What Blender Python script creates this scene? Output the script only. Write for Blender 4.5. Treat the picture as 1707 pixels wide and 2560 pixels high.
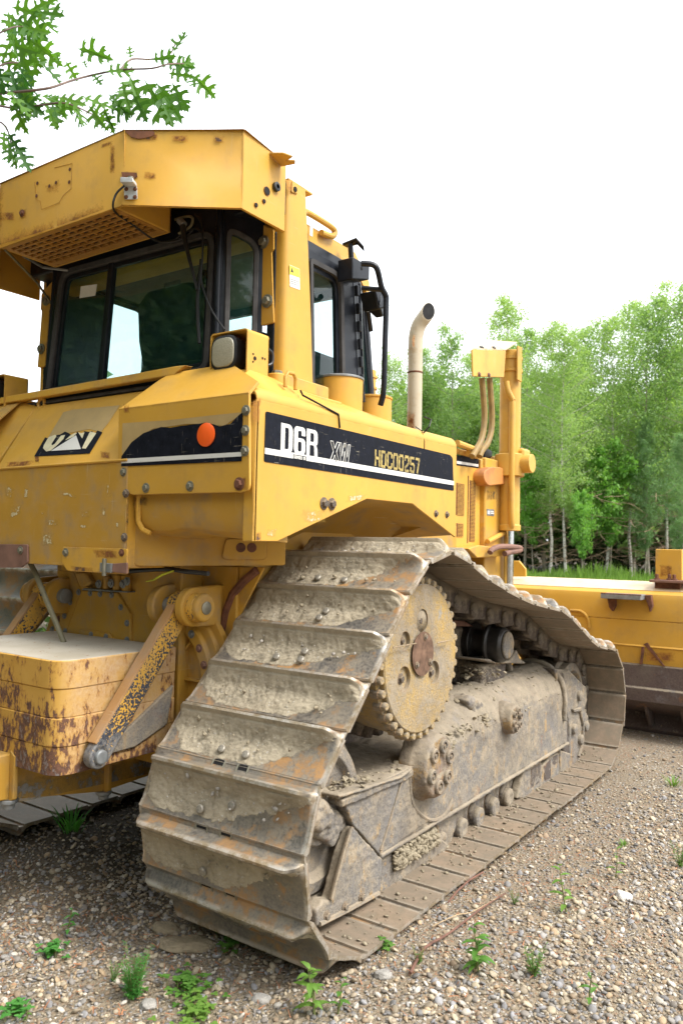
import bpy, bmesh, math, random
import numpy as np
from mathutils import Vector, Matrix, noise as mnoise
R = math.radians
scene = bpy.context.scene
for o in list(bpy.data.objects): bpy.data.objects.remove(o, do_unlink=True)
COL = scene.collection

# ---------------------------------------------------------------- camera
CAM = np.array([2.86, 0.0, 1.52])
YAW, PITCH, ROLL = R(34.5), R(2.44), R(1.10)
def _rot(yaw, pitch, roll):
    f = np.array([-math.sin(yaw)*math.cos(pitch), math.cos(yaw)*math.cos(pitch), math.sin(pitch)])
    r = np.array([math.cos(yaw), math.sin(yaw), 0.0]); u = np.cross(r, f)
    return np.array([r*math.cos(roll)+u*math.sin(roll), -r*math.sin(roll)+u*math.cos(roll), f])
CR = _rot(YAW, PITCH, ROLL)                     # rows: right, up, forward
cd = bpy.data.cameras.new('camera'); cam = bpy.data.objects.new('camera', cd); COL.objects.link(cam)
M = Matrix.Identity(4)
for i in range(3):
    M[i][0] = CR[0][i]; M[i][1] = CR[1][i]; M[i][2] = -CR[2][i]; M[i][3] = CAM[i]
cam.matrix_world = M
cd.sensor_fit = 'VERTICAL'; cd.sensor_height = 23.5; cd.sensor_width = 15.67
cd.lens = 23.5*1770/2352; cd.clip_start = 0.05; cd.clip_end = 900
cd.dof.use_dof = True; cd.dof.focus_distance = 3.6; cd.dof.aperture_fstop = 2.8
scene.camera = cam

# ---------------------------------------------------------------- light
SUN_EL, SUN_AZ = R(52), R(84)                   # azimuth from +Y towards +X
w = bpy.data.worlds.new('World'); scene.world = w; w.use_nodes = True
nt = w.node_tree; nt.nodes.clear()
sky = nt.nodes.new('ShaderNodeTexSky'); sky.sky_type = 'NISHITA'; sky.sun_disc = False
sky.sun_elevation = SUN_EL; sky.sun_rotation = SUN_AZ; sky.air_density = 1.0; sky.dust_density = 6.0; sky.ozone_density = 1.0
hs = nt.nodes.new('ShaderNodeHueSaturation'); hs.inputs['Saturation'].default_value = 0.18
mixw = nt.nodes.new('ShaderNodeMix'); mixw.data_type = 'RGBA'; mixw.inputs[0].default_value = 0.6   # veil of bright overcast cloud
mixw.inputs[7].default_value = (9.6, 10.0, 10.4, 1)
bg = nt.nodes.new('ShaderNodeBackground'); bg.inputs['Strength'].default_value = 0.15
out = nt.nodes.new('ShaderNodeOutputWorld')
nt.links.new(sky.outputs[0], hs.inputs['Color']); nt.links.new(hs.outputs[0], mixw.inputs[6])
nt.links.new(mixw.outputs[2], bg.inputs[0]); nt.links.new(bg.outputs[0], out.inputs[0])
sd = bpy.data.lights.new('sun', 'SUN'); sd.energy = 2.2; sd.angle = R(18); sd.color = (1.0, 0.96, 0.9)
sun = bpy.data.objects.new('sun', sd); COL.objects.link(sun)
sdir = Vector((math.sin(SUN_AZ)*math.cos(SUN_EL), math.cos(SUN_AZ)*math.cos(SUN_EL), math.sin(SUN_EL)))
sun.rotation_euler = sdir.to_track_quat('Z', 'Y').to_euler()
vs = scene.view_settings; vs.view_transform = 'Standard'; vs.look = 'None'; vs.exposure = 0.85; vs.gamma = 1
scene.render.engine = 'CYCLES'

# ---------------------------------------------------------------- measuring: a photo point on a known plane
FN = 1770*1.0885
def _ray(p):
    return CR[0]*((p[0]-853.5)/FN) - CR[1]*((p[1]-1280)/FN) + CR[2]
def onX(p, X): r = _ray(p); return Vector(CAM + r*((X-CAM[0])/r[0]))
def onY(p, Y): r = _ray(p); return Vector(CAM + r*((Y-CAM[1])/r[1]))
def onZ(p, Z): r = _ray(p); return Vector(CAM + r*((Z-CAM[2])/r[2]))
def dist(p, d): r = _ray(p); return Vector(CAM + r*d)
def zr(x0, y0, x1):
    s = (x1-x0)/1568
    return lambda *p: [(x0+a*s, y0+b*s) for a, b in p]
ZA=zr(0,0,860);ZB=zr(0,600,860);ZC=zr(0,1250,860);ZD=zr(600,850,1300);ZE=zr(1100,700,1707);ZF=zr(600,1300,1300);ZG=zr(1000,1350,1707)
ZH=zr(0,1950,860);ZI=zr(600,400,1100);ZJ=zr(750,1950,1707);ZK=zr(0,950,400);ZL=zr(280,1380,760);ZM=zr(700,1400,1150);ZO=zr(280,1300,700)
ZQ=zr(760,1780,1260);ZR=zr(1080,1540,1600);ZS=zr(1280,1300,1707);ZT=zr(0,1350,420);ZU=zr(0,450,480);ZV=zr(80,480,680)
def D(*p): return [(a*1.08865, b*1.08844) for a, b in p]
def PX(l, X): return [onX(p, X) for p in l]
def PY(l, Y): return [onY(p, Y) for p in l]

# ---------------------------------------------------------------- objects
def tag(o, label=None, cat=None, group=None, kind=None):
    if label: o['label'] = label
    if cat: o['category'] = cat
    if group: o['group'] = group
    if kind: o['kind'] = kind
    return o
def empty(name, loc=(0,0,0), rz=0):
    o = bpy.data.objects.new(name, None); COL.objects.link(o); o.location = loc; o.rotation_euler[2] = rz; o.empty_display_size = .2
    return o
V = Vector
class MB:
    def __init__(s): s.v = []; s.f = []
    def add(s, vs, fs):
        n = len(s.v); s.v += [tuple(p) for p in vs]; s.f += [[i+n for i in f] for f in fs]; return s
    def prism(s, pts, vec):
        n = len(pts); vec = V(vec); a = [V(p) for p in pts]
        return s.add(a+[p+vec for p in a], [list(range(n)), list(range(2*n-1, n-1, -1))]+[[i, (i+1) % n, n+(i+1) % n, n+i] for i in range(n)])
    def box(s, x0, x1, y0, y1, z0, z1):
        return s.prism([(x0,y0,z0),(x1,y0,z0),(x1,y1,z0),(x0,y1,z0)], (0,0,z1-z0))
    def obox(s, c, ux, uy, uz):            # centre and three half vectors
        c, ux, uy, uz = V(c), V(ux), V(uy), V(uz)
        return s.prism([c-ux-uy-uz, c+ux-uy-uz, c+ux+uy-uz, c-ux+uy-uz], uz*2)
    def loft(s, rings, cap=True, close=True):
        n = len(rings[0]); vs = [p for r in rings for p in r]; fs = []
        for k in range(len(rings)-1):
            for i in range(n if close else n-1):
                j = (i+1) % n; fs.append([k*n+i, k*n+j, (k+1)*n+j, (k+1)*n+i])
        if cap and close: fs += [list(range(n-1, -1, -1)), [(len(rings)-1)*n+i for i in range(n)]]
        return s.add(vs, fs)
    def tube(s, pts, r, n=10, cap=True):
        pts = [V(p) for p in pts]; m = len(pts); rs = r if isinstance(r, (list, tuple)) else [r]*m
        rings = []; side = None
        for i in range(m):
            t = (pts[min(i+1, m-1)]-pts[max(i-1, 0)]).normalized()
            if side is None: side = t.orthogonal().normalized()
            side = (side-t*side.dot(t)).normalized(); b = t.cross(side)
            rings.append([pts[i]+(side*math.cos(a)+b*math.sin(a))*rs[i] for a in (2*math.pi*k/n for k in range(n))])
        return s.loft(rings, cap)
    def cyl(s, p0, p1, r0, r1=None, n=28): return s.tube([p0, p1], [r0, r0 if r1 is None else r1], n)
    def lathe(s, o, ax, prof, n=48, a0=0, cap=True):   # prof: (along axis, radius)
        o, ax = V(o), V(ax).normalized(); u = ax.orthogonal().normalized(); w_ = ax.cross(u)
        return s.loft([[o+ax*t+(u*math.cos(a)+w_*math.sin(a))*r for a in (a0+2*math.pi*k/n for k in range(n))] for t, r in prof], cap)
    def build(s, name, mat, parent=None, bev=.004, seg=2, ang=35, weld=False):
        me = bpy.data.meshes.new(name); bm = bmesh.new()
        vs = [bm.verts.new(p) for p in s.v]
        for f in s.f:
            try: bm.faces.new([vs[i] for i in f])
            except ValueError: pass
        if weld: bmesh.ops.remove_doubles(bm, verts=bm.verts, dist=.0008)
        bmesh.ops.recalc_face_normals(bm, faces=bm.faces)
        for f in bm.faces: f.smooth = True
        la = math.cos(R(ang))
        for e in bm.edges:
            if len(e.link_faces) == 2 and e.link_faces[0].normal.dot(e.link_faces[1].normal) < la: e.smooth = bev > 0
        bm.to_mesh(me); bm.free()
        o = bpy.data.objects.new(name, me); COL.objects.link(o)
        me.materials.append(mat)
        if bev > 0:
            b = o.modifiers.new('bevel', 'BEVEL'); b.width = bev; b.segments = seg; b.limit_method = 'ANGLE'; b.angle_limit = R(ang); b.harden_normals = True
            wn = o.modifiers.new('wn', 'WEIGHTED_NORMAL'); wn.keep_sharp = True
        if parent: o.parent = parent
        return o
def mesh_np(name, verts, faces, mat, parent=None, smooth=True, col=None):
    """big meshes of equal-size faces straight from numpy"""
    me = bpy.data.meshes.new(name); nv, nf, k = len(verts), len(faces), faces.shape[1]
    me.vertices.add(nv); me.vertices.foreach_set('co', verts.astype(np.float32).ravel())
    me.loops.add(nf*k); me.loops.foreach_set('vertex_index', faces.astype(np.int32).ravel())
    me.polygons.add(nf); me.polygons.foreach_set('loop_start', np.arange(0, nf*k, k, dtype=np.int32))
    me.polygons.foreach_set('use_smooth', np.full(nf, smooth, dtype=bool))
    me.update(calc_edges=True)
    if col is not None:
        at = me.attributes.new('tint', 'FLOAT_COLOR', 'POINT'); at.data.foreach_set('color', col.astype(np.float32).ravel())
    o = bpy.data.objects.new(name, me); COL.objects.link(o)
    if mat: me.materials.append(mat)
    if parent: o.parent = parent
    return o
# ---------------------------------------------------------------- materials
class NT:
    def __init__(s, name):
        s.m = bpy.data.materials.new(name); s.m.use_nodes = True; s.t = s.m.node_tree; s.t.nodes.clear()
        s.o = s.n('OutputMaterial'); s.tc = s.n('TexCoord')
    def n(s, typ, **k):
        nd = s.t.nodes.new('ShaderNode'+typ)
        for a, b in k.items(): setattr(nd, a, b)
        return nd
    def l(s, a, b): s.t.links.new(a, b)
    def set(s, sock, v):
        if hasattr(v, 'is_output'): s.l(v, sock)
        else: sock.default_value = v
    def map(s, scale=(1,1,1), rot=(0,0,0), co='Object'):
        m = s.n('Mapping'); s.l(s.tc.outputs[co], m.inputs[0]); m.inputs['Scale'].default_value = scale; m.inputs['Rotation'].default_value = rot
        return m.outputs[0]
    def noise(s, vec, scale, detail=4, rough=.55, dist=0.0):
        x = s.n('TexNoise'); s.l(vec, x.inputs['Vector']); x.inputs['Scale'].default_value = scale; x.inputs['Detail'].default_value = detail
        x.inputs['Roughness'].default_value = rough; x.inputs['Distortion'].default_value = dist
        return x.outputs['Fac']
    def ramp(s, v, lo, hi, a=0.0, b=1.0):
        x = s.n('MapRange'); x.clamp = True; s.l(v, x.inputs[0]); s.set(x.inputs[1], lo); s.set(x.inputs[2], hi); s.set(x.inputs[3], a); s.set(x.inputs[4], b)
        return x.outputs[0]
    def math(s, op, a, b=0.0, c=None):
        x = s.n('Math', operation=op); s.set(x.inputs[0], a); s.set(x.inputs[1], b)
        if c is not None: s.set(x.inputs[2], c)
        return x.outputs[0]
    def mix(s, f, a, b, mode='MIX'):
        x = s.n('Mix', data_type='RGBA', blend_type=mode); s.set(x.inputs[0], f)
        s.set(x.inputs[6], a if hasattr(a, 'is_output') else (*a, 1)); s.set(x.inputs[7], b if hasattr(b, 'is_output') else (*b, 1))
        return x.outputs[2]
    def bump(s, h, strength=.3, d=.01, nrm=None):
        x = s.n('Bump'); x.inputs['Strength'].default_value = strength; x.inputs['Distance'].default_value = d; s.l(h, x.inputs['Height'])
        if nrm is not None: s.l(nrm, x.inputs['Normal'])
        return x.outputs[0]
    def bsdf(s, col, rough=.5, metal=0.0, nrm=None, spec=.5, **k):
        p = s.n('BsdfPrincipled')
        s.set(p.inputs['Base Color'], col if hasattr(col, 'is_output') else (*col, 1)); s.set(p.inputs['Roughness'], rough); s.set(p.inputs['Metallic'], metal)
        s.set(p.inputs['Specular IOR Level'], spec)
        if nrm is not None: s.l(nrm, p.inputs['Normal'])
        for a, b in k.items(): s.set(p.inputs[a], b)
        s.l(p.outputs[0], s.o.inputs[0]); return s.m
    def edge(s, radius=.008):              # worn outer edges
        b = s.n('Bevel', samples=4); b.inputs['Radius'].default_value = radius
        g = s.n('NewGeometry'); d = s.n('VectorMath', operation='DOT_PRODUCT'); s.l(b.outputs[0], d.inputs[0]); s.l(g.outputs['Normal'], d.inputs[1])
        return s.math('SUBTRACT', 1.0, d.outputs['Value'])
    def up(s):
        g = s.n('NewGeometry'); x = s.n('SeparateXYZ'); s.l(g.outputs['Normal'], x.inputs[0]); return x.outputs[2]

YEL = (0.60, 0.33, 0.042)
RUST1, RUST2 = (0.085, 0.032, 0.015), (0.27, 0.105, 0.032)
MUD = (0.345, 0.29, 0.205)
def paint(name, base=YEL, rust=.25, dirt=.25, edge=.6, scratch=.3, dust=(0.34, 0.265, 0.17), rough=.42, flake=0.0, seed=0.0, pale=.15):
    k = NT(name); co = k.map((1,1,1)); 
    if seed: 
        mp = co.node; mp.inputs['Location'].default_value = (seed, seed*.7, -seed)
    big = k.noise(co, 1.7, 3); mid = k.noise(co, 7, 6, .62); fine = k.noise(co, 42, 6, .65)
    col = k.mix(k.ramp(big, .3, .7), tuple(c*.86 for c in base), tuple(min(1, c*1.08) for c in base))
    col = k.mix(k.ramp(k.noise(co, 13, 7, .7), .52, .8, 0, pale), col, (0.70, 0.44, 0.14))                    # sun-faded patches
    st = k.noise(k.map((22, 22, 1.6)), 1, 5, .6)                                                        # vertical run marks
    col = k.mix(k.ramp(k.math('MULTIPLY', st, k.ramp(mid, .35, .7)), .26, .5, 0, dirt*1.3), col, (0.30, 0.17, 0.045))
    col = k.mix(k.ramp(mid, .45, .75, 0, dirt), col, dust)
    if scratch:
        for rt, sc in (((.2, .9, .35), (3, 110, 6)), ((1.1, .3, -.6), (120, 4, 5)), ((.5, -.4, 1.2), (5, 6, 130))):
            s1 = k.noise(k.map(sc, rt), 1, 2, .5); s1 = k.math('MULTIPLY', k.ramp(s1, .70, .74), k.ramp(k.noise(co, 2.3, 2), .48, .62))
            col = k.mix(k.math('MULTIPLY', s1, scratch), col, (0.55, 0.47, 0.30))
    rn = k.math('ADD', k.math('MULTIPLY', mid, .6), k.math('MULTIPLY', fine, .4))
    ru = k.ramp(rn, .74-.2*rust, .78-.2*rust)
    if edge:
        em = k.ramp(k.math('MULTIPLY', k.edge(), k.ramp(k.noise(co, 16, 5, .7), .38, .62)), .035, .10, 0, edge)
        ru = k.math('MAXIMUM', ru, em)
    halo = k.ramp(rn, .66-.2*rust, .76-.2*rust, 0, .55)
    col = k.mix(halo, col, (0.42, 0.19, 0.035))
    col = k.mix(ru, col, k.mix(k.ramp(fine, .35, .65), RUST1, RUST2))
    if flake:
        sz = k.n('SeparateXYZ'); k.l(k.tc.outputs['Object'], sz.inputs[0]); low = k.ramp(sz.outputs[2], 1.15, .78, 0, .12)
        fm = k.math('ADD', k.math('ADD', k.math('MULTIPLY', k.noise(co, 105, 3, .6), .70), k.math('MULTIPLY', k.noise(co, 9, 3), .30)), low)
        col = k.mix(k.ramp(fm, .615-.12*flake, .63-.12*flake), col, (0.035, 0.04, 0.055)); col = k.mix(k.ramp(k.math('MULTIPLY', k.ramp(sz.outputs[2], .95, .74), k.noise(co, 60, 5, .7)), .33, .5, 0, .8), col, (0.20, 0.19, 0.175))
    nrm = k.bump(k.math('ADD', k.math('MULTIPLY', ru, -.5), k.math('ADD', k.math('MULTIPLY', fine, .25), k.math('MULTIPLY', big, 1.2))), .25, .006)
    return k.bsdf(col, k.math('ADD', k.math('MULTIPLY', ru, .4), k.ramp(mid, .3, .7, rough, rough+.2)), 0, nrm, .45)

def earth(name, base=MUD, rough=.95, dark=.55, bump=.6, bits=.25, sc=1.0):
    k = NT(name); co = k.map((sc,)*3)
    a = k.noise(co, 9, 8, .68); b = k.noise(co, 60, 6, .7); c = k.noise(co, 2.2, 3)
    col = k.mix(k.ramp(b, .32, .68), tuple(x*dark for x in base), base)
    col = k.mix(k.ramp(a, .35, .7), col, tuple(min(1, x*1.22) for x in base))
    col = k.mix(k.ramp(c, .45, .7, 0, .5), col, tuple(x*.75*y for x, y in zip(base, (1.05, 1, .95))))
    vo = k.n('TexVoronoi'); k.l(co, vo.inputs['Vector']); vo.inputs['Scale'].default_value = 70
    st = k.math('MULTIPLY', k.ramp(vo.outputs['Distance'], .28, .2), k.ramp(k.noise(co, 25, 2), .55, .6))
    col = k.mix(k.math('MULTIPLY', st, bits*2), col, (0.42, 0.40, 0.37))
    h = k.math('ADD', k.math('MULTIPLY', a, 1.0), k.math('ADD', k.math('MULTIPLY', b, .55), k.math('MULTIPLY', st, .3)))
    return k.bsdf(col, rough, 0, k.bump(h, bump, .02), .2)

def grimy(name, yellow=.25, mud=.6, dark=(0.15, 0.125, 0.115), rust=.3, ycol=(0.42, 0.235, 0.05)):
    """undercarriage steel: dark metal, leftovers of paint, rust and a coat of dried mud"""
    k = NT(name); co = k.map((1,1,1))
    a = k.noise(co, 3.1, 6, .65); b = k.noise(co, 11, 8, .7); c = k.noise(co, 75, 5, .7); st = k.noise(k.map((26, 26, 2.2)), 1, 5, .6)
    col = k.mix(k.ramp(c, .35, .65), dark, tuple(x*1.5 for x in dark))
    col = k.mix(k.ramp(k.math('ADD', k.math('MULTIPLY', b, .6), k.math('MULTIPLY', st, .4)), .60-.2*yellow, .66-.2*yellow), col, ycol)
    col = k.mix(k.ramp(k.noise(co, 6, 7, .7), .66-.2*rust, .76-.2*rust, 0, .85), col, (0.25, 0.115, 0.05))
    ms = k.math('ADD', k.math('MULTIPLY', a, .35), k.math('ADD', k.math('MULTIPLY', b, .3), k.math('MULTIPLY', c, .25)))
    ms = k.math('ADD', ms, k.math('MULTIPLY', k.math('MAXIMUM', k.up(), 0.0), .22))
    mk = k.ramp(ms, .62-.32*mud, .70-.26*mud, 0, .96)
    col = k.mix(mk, col, k.mix(k.ramp(b, .3, .7), tuple(x*.68 for x in MUD), tuple(x*1.02*y for x, y in zip(MUD, (1, .99, 1.04)))))
    col = k.mix(k.ramp(k.noise(co, 2.3, 5, .7), .48, .66, 0, .55), col, (0.165, 0.135, 0.105)); col = k.mix(k.ramp(k.noise(k.map((1.3,1.3,1.3),(.5,.2,.9)), 4.7, 6, .7), .56, .70, 0, .6), col, (0.20, 0.19, 0.19))
    col = k.mix(k.ramp(k.noise(co, 130, 3, .6), .60, .66, 0, .5), col, (0.09, 0.075, 0.06))
    em = k.ramp(k.math('MULTIPLY', k.edge(.006), k.ramp(b, .4, .6)), .04, .12, 0, .75)
    col = k.mix(em, col, (0.33, 0.19, 0.09))
    h = k.math('ADD', k.math('MULTIPLY', mk, .4), k.math('ADD', k.math('MULTIPLY', b, .6), k.math('MULTIPLY', c, .35)))
    return k.bsdf(col, .85, 0, k.bump(h, .55, .012), .25)

def shoe_mat():
    k = NT('track_steel'); co = k.map((1,1,1)); info = k.n('ObjectInfo')
    ad = k.n('VectorMath', operation='MULTIPLY_ADD'); k.l(k.tc.outputs['Object'], ad.inputs[0]); ad.inputs[1].default_value = (1,1,1)
    cx = k.n('CombineXYZ'); r9 = k.math('MULTIPLY', info.outputs['Random'], 37.0); k.l(r9, cx.inputs[0]); k.l(r9, cx.inputs[1]); k.l(cx.outputs[0], ad.inputs[2]); co = ad.outputs[0]
    sx = k.n('SeparateXYZ'); k.l(k.tc.outputs['Object'], sx.inputs[0])
    a = k.noise(co, 4.5, 6, .62); b = k.noise(co, 15, 7, .7); c = k.noise(co, 90, 5, .7)
    col = k.mix(k.ramp(c, .3, .7), (0.115, 0.11, 0.105), (0.235, 0.22, 0.195))
    film = k.ramp(k.math('ADD', k.math('MULTIPLY', a, .6), k.math('MULTIPLY', c, .4)), .42, .56, 0, .85)
    col = k.mix(film, col, (0.27, 0.225, 0.16))
    ru = k.ramp(k.math('ADD', k.math('MULTIPLY', a, .55), k.math('MULTIPLY', b, .45)), .50, .565, 0, .92)
    col = k.mix(ru, col, k.mix(k.ramp(b, .35, .65), (0.24, 0.12, 0.04), (0.38, 0.205, 0.075)))
    inner = k.ramp(sx.outputs[2], .004, -.004)                                                     # ground-in dirt on the inner face
    col = k.mix(k.math('MULTIPLY', inner, k.ramp(b, .2, .5, .55, .95)), col, k.mix(k.ramp(b, .4, .65), (0.20, 0.155, 0.105), (0.275, 0.205, 0.145)))
    rim = k.math('MULTIPLY', k.math('MULTIPLY', inner, k.ramp(k.math('ABSOLUTE', sx.outputs[1]), .072, .088)), k.ramp(b, .35, .55, .1, .75)); col = k.mix(rim, col, (0.40, 0.35, 0.28))
    col = k.mix(k.math('MULTIPLY', k.ramp(info.outputs['Random'], 0, 1), .35), col, (0.15, 0.125, 0.095))
    tip = k.math('MAXIMUM', k.ramp(sx.outputs[2], .046, .062), k.ramp(k.math('ABSOLUTE', sx.outputs[0]), .362, .376))
    lowe = k.ramp(sx.outputs[1], -.088, -.102)
    wear = k.math('MULTIPLY', k.math('MAXIMUM', tip, lowe), k.math('SUBTRACT', 1.0, inner))
    wear = k.math('MULTIPLY', wear, k.ramp(b, .30, .58, .25, 1.0))
    col = k.mix(k.math('MULTIPLY', wear, .8), col, k.mix(k.ramp(b, .42, .56), (0.38, 0.27, 0.13), (0.64, 0.60, 0.53)))
    bare = k.math('MULTIPLY', k.math('SUBTRACT', 1.0, k.math('MAXIMUM', film, ru)), k.math('SUBTRACT', 1.0, inner))
    met = k.math('MAXIMUM', k.math('MULTIPLY', wear, .75), k.math('MULTIPLY', bare, .55))
    rough = k.math('SUBTRACT', k.ramp(c, .3, .7, .5, .72), k.math('MULTIPLY', k.math('MAXIMUM', wear, bare), .22))
    return k.bsdf(col, rough, met, k.bump(k.math('ADD', b, k.math('MULTIPLY', c, .5)), .3, .006), .4)

def plain(name, col, rough=.5, metal=0.0, var=.25, spec=.5, bump=.1, scale=20):
    k = NT(name); co = k.map((1,1,1)); a = k.noise(co, scale, 5, .6)
    c = k.mix(k.ramp(a, .3, .7), tuple(x*(1-var) for x in col), tuple(min(1, x*(1+var)) for x in col))
    return k.bsdf(c, k.ramp(a, .3, .7, max(.03, rough-.08), rough+.1), metal, k.bump(a, bump, .004), spec)
def worn_black(name, base=(0.007, 0.008, 0.012)):
    k = NT(name); co = k.map((1,1,1)); b = k.noise(co, 30, 6, .7)
    col = k.mix(k.ramp(b, .35, .7), base, tuple(x*2.2 for x in base)); s = None
    for rt, sc in (((.2, .9, .35), (7, 330, 12)), ((1.1, .3, -.6), (330, 8, 10)), ((.6, 2.2, .3), (8, 10, 340))):
        s1 = k.math('MULTIPLY', k.ramp(k.noise(k.map(sc, rt), 1, 2, .5), .69, .71), k.ramp(k.noise(co, 9.0, 3), .50, .62)); s = s1 if s is None else k.math('MAXIMUM', s, s1)
    s = k.math('MAXIMUM', s, k.math('MULTIPLY', k.ramp(k.noise(co, 120, 5, .7), .70, .73), .9))
    col = k.mix(k.math('MULTIPLY', s, .75), col, (0.42, 0.38, 0.30))
    return k.bsdf(col, k.ramp(b, .3, .7, .45, .65), 0, None, .06)
def decal_white():
    k = NT('decal_white'); co = k.map((1,1,1)); b = k.noise(co, 45, 6, .72)
    return k.bsdf(k.mix(k.ramp(b, .63, .68, 0, .8), (0.66, 0.65, 0.61), (0.05, 0.05, 0.055)), .5)
def glass(name, tint=(0.84, 0.95, 0.93), dirt=.05, film=.05):
    k = NT(name); co = k.map((1,1,1))
    tr = k.n('BsdfTransparent'); tr.inputs[0].default_value = (*tint, 1)
    gl = k.n('BsdfGlossy'); gl.inputs['Roughness'].default_value = .03; gl.inputs[0].default_value = (.95, 1, 1, 1)
    fr = k.n('Fresnel'); fr.inputs[0].default_value = 1.5; gq = k.n('NewGeometry')
    m1 = k.n('MixShader'); k.l(k.math('MULTIPLY', fr.outputs[0], k.math('SUBTRACT', 1.0, gq.outputs['Backfacing'])), m1.inputs[0]); k.l(tr.outputs[0], m1.inputs[1]); k.l(gl.outputs[0], m1.inputs[2])
    df = k.n('BsdfDiffuse'); df.inputs[0].default_value = (.05, .17, .155, 1)
    d1 = k.ramp(k.noise(co, 5, 7, .7, .6), .45, .75, 0, dirt)
    sm = k.ramp(k.noise(k.map((30, 30, 5), (.3, .5, .2)), 1, 5, .6), .58, .75, 0, dirt)
    m2 = k.n('MixShader'); k.l(k.math('ADD', k.math('ADD', d1, sm), film), m2.inputs[0]); k.l(m1.outputs[0], m2.inputs[1]); k.l(df.outputs[0], m2.inputs[2])
    k.l(m2.outputs[0], k.o.inputs[0]); return k.m
def leafy(name, a, b, trans=.45, vein=False):
    k = NT(name); info = k.n('NewGeometry'); co = k.map((1,1,1))
    f = info.outputs['Random Per Island']
    col = k.mix(f, a, b)
    col = k.mix(k.ramp(k.noise(co, .55, 3), .35, .65, 0, .45), col, tuple(x*1.25 for x in b))
    df = k.n('BsdfPrincipled'); k.l(col, df.inputs['Base Color']); df.inputs['Roughness'].default_value = .55; df.inputs['Specular IOR Level'].default_value = .3
    tl = k.n('BsdfTranslucent'); k.l(k.mix(1.0, col, (1.25, 1.3, .55), 'MULTIPLY'), tl.inputs[0])
    mx = k.n('MixShader'); mx.inputs[0].default_value = trans; k.l(df.outputs[0], mx.inputs[1]); k.l(tl.outputs[0], mx.inputs[2]); k.l(mx.outputs[0], k.o.inputs[0])
    return k.m
def birch_bark():
    k = NT('birch_bark'); co = k.map((1,1,1)); a = k.noise(k.map((3, 3, 14)), 1.5, 5, .65); b = k.noise(co, 2, 3)
    col = k.mix(k.ramp(a, .52, .62), (0.50, 0.47, 0.42), (0.12, 0.105, 0.09)); col = k.mix(k.ramp(b, .45, .75, 0, .5), col, (0.30, 0.26, 0.21))
    return k.bsdf(col, .8)
M_YEL = paint('yellow_paint', rust=.10, dirt=.14, edge=.55, scratch=.22)
M_YELR = paint('rusty_yellow_paint', rust=.42, dirt=.35, edge=.95, scratch=.25, seed=3.1)
M_YELD = paint('dirty_yellow_paint', base=(0.47, 0.255, 0.032), rust=.22, dirt=.5, edge=.6, scratch=.35, seed=7.7, rough=.55)
M_YELW = paint('weathered_counterweight_paint', base=(0.55, 0.27, 0.035), rust=.78, dirt=.6, edge=.9, scratch=.2, dust=(0.42, 0.31, 0.19), seed=11.3, rough=.6)
def scarred():
    k = NT('scarred_counterweight_paint'); co = k.map((1,1,1)); st = k.noise(k.map((19, 19, 9)), 1, 6, .68); st2 = k.noise(k.map((55, 55, 24), (.1, 0, 0)), 1, 5, .65); big = k.noise(co, 4, 4); fine = k.noise(co, 70, 5, .7)
    sx = k.n('SeparateXYZ'); k.l(k.tc.outputs['Object'], sx.inputs[0])
    low = k.ramp(sx.outputs[2], 1.0, .68, 0, .10); front = k.ramp(sx.outputs[1], 1.95, 1.75, 0, .03)
    col = k.mix(k.ramp(big, .35, .65), (0.50, 0.27, 0.045), (0.57, 0.34, 0.08))
    side = k.ramp(sx.outputs[0], .40, .43)
    col = k.mix(k.math('MULTIPLY', side, k.ramp(k.noise(co, 9, 6, .7), .35, .6, .35, .95)), col, k.mix(k.ramp(fine, .35, .65), (0.42, 0.25, 0.11), (0.49, 0.35, 0.21)))
    m = k.math('ADD', k.math('ADD', k.math('MULTIPLY', st, .55), k.math('MULTIPLY', st2, .35)), k.math('ADD', k.math('MULTIPLY', fine, .1), k.math('ADD', low, front)))
    col = k.mix(k.ramp(m, .545, .60, 0, .8), col, (0.33, 0.15, 0.035))
    ru = k.ramp(m, .592, .612); col = k.mix(ru, col, k.mix(k.ramp(fine, .35, .65), (0.075, 0.04, 0.028), (0.18, 0.085, 0.05)))
    gr = k.math('MULTIPLY', k.ramp(m, .67, .69), .7); col = k.mix(gr, col, (0.22, 0.20, 0.19))
    return k.bsdf(col, .65, 0, k.bump(k.math('ADD', k.math('MULTIPLY', ru, -.5), k.math('MULTIPLY', fine, .3)), .35, .004), .35)
M_CWT = scarred(); M_CWT2 = paint('dusty_orange_edge', base=(0.40, 0.22, 0.085), rust=.35, dirt=.7, edge=.6, dust=(0.30, 0.25, 0.20), seed=8.2, rough=.6)
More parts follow.
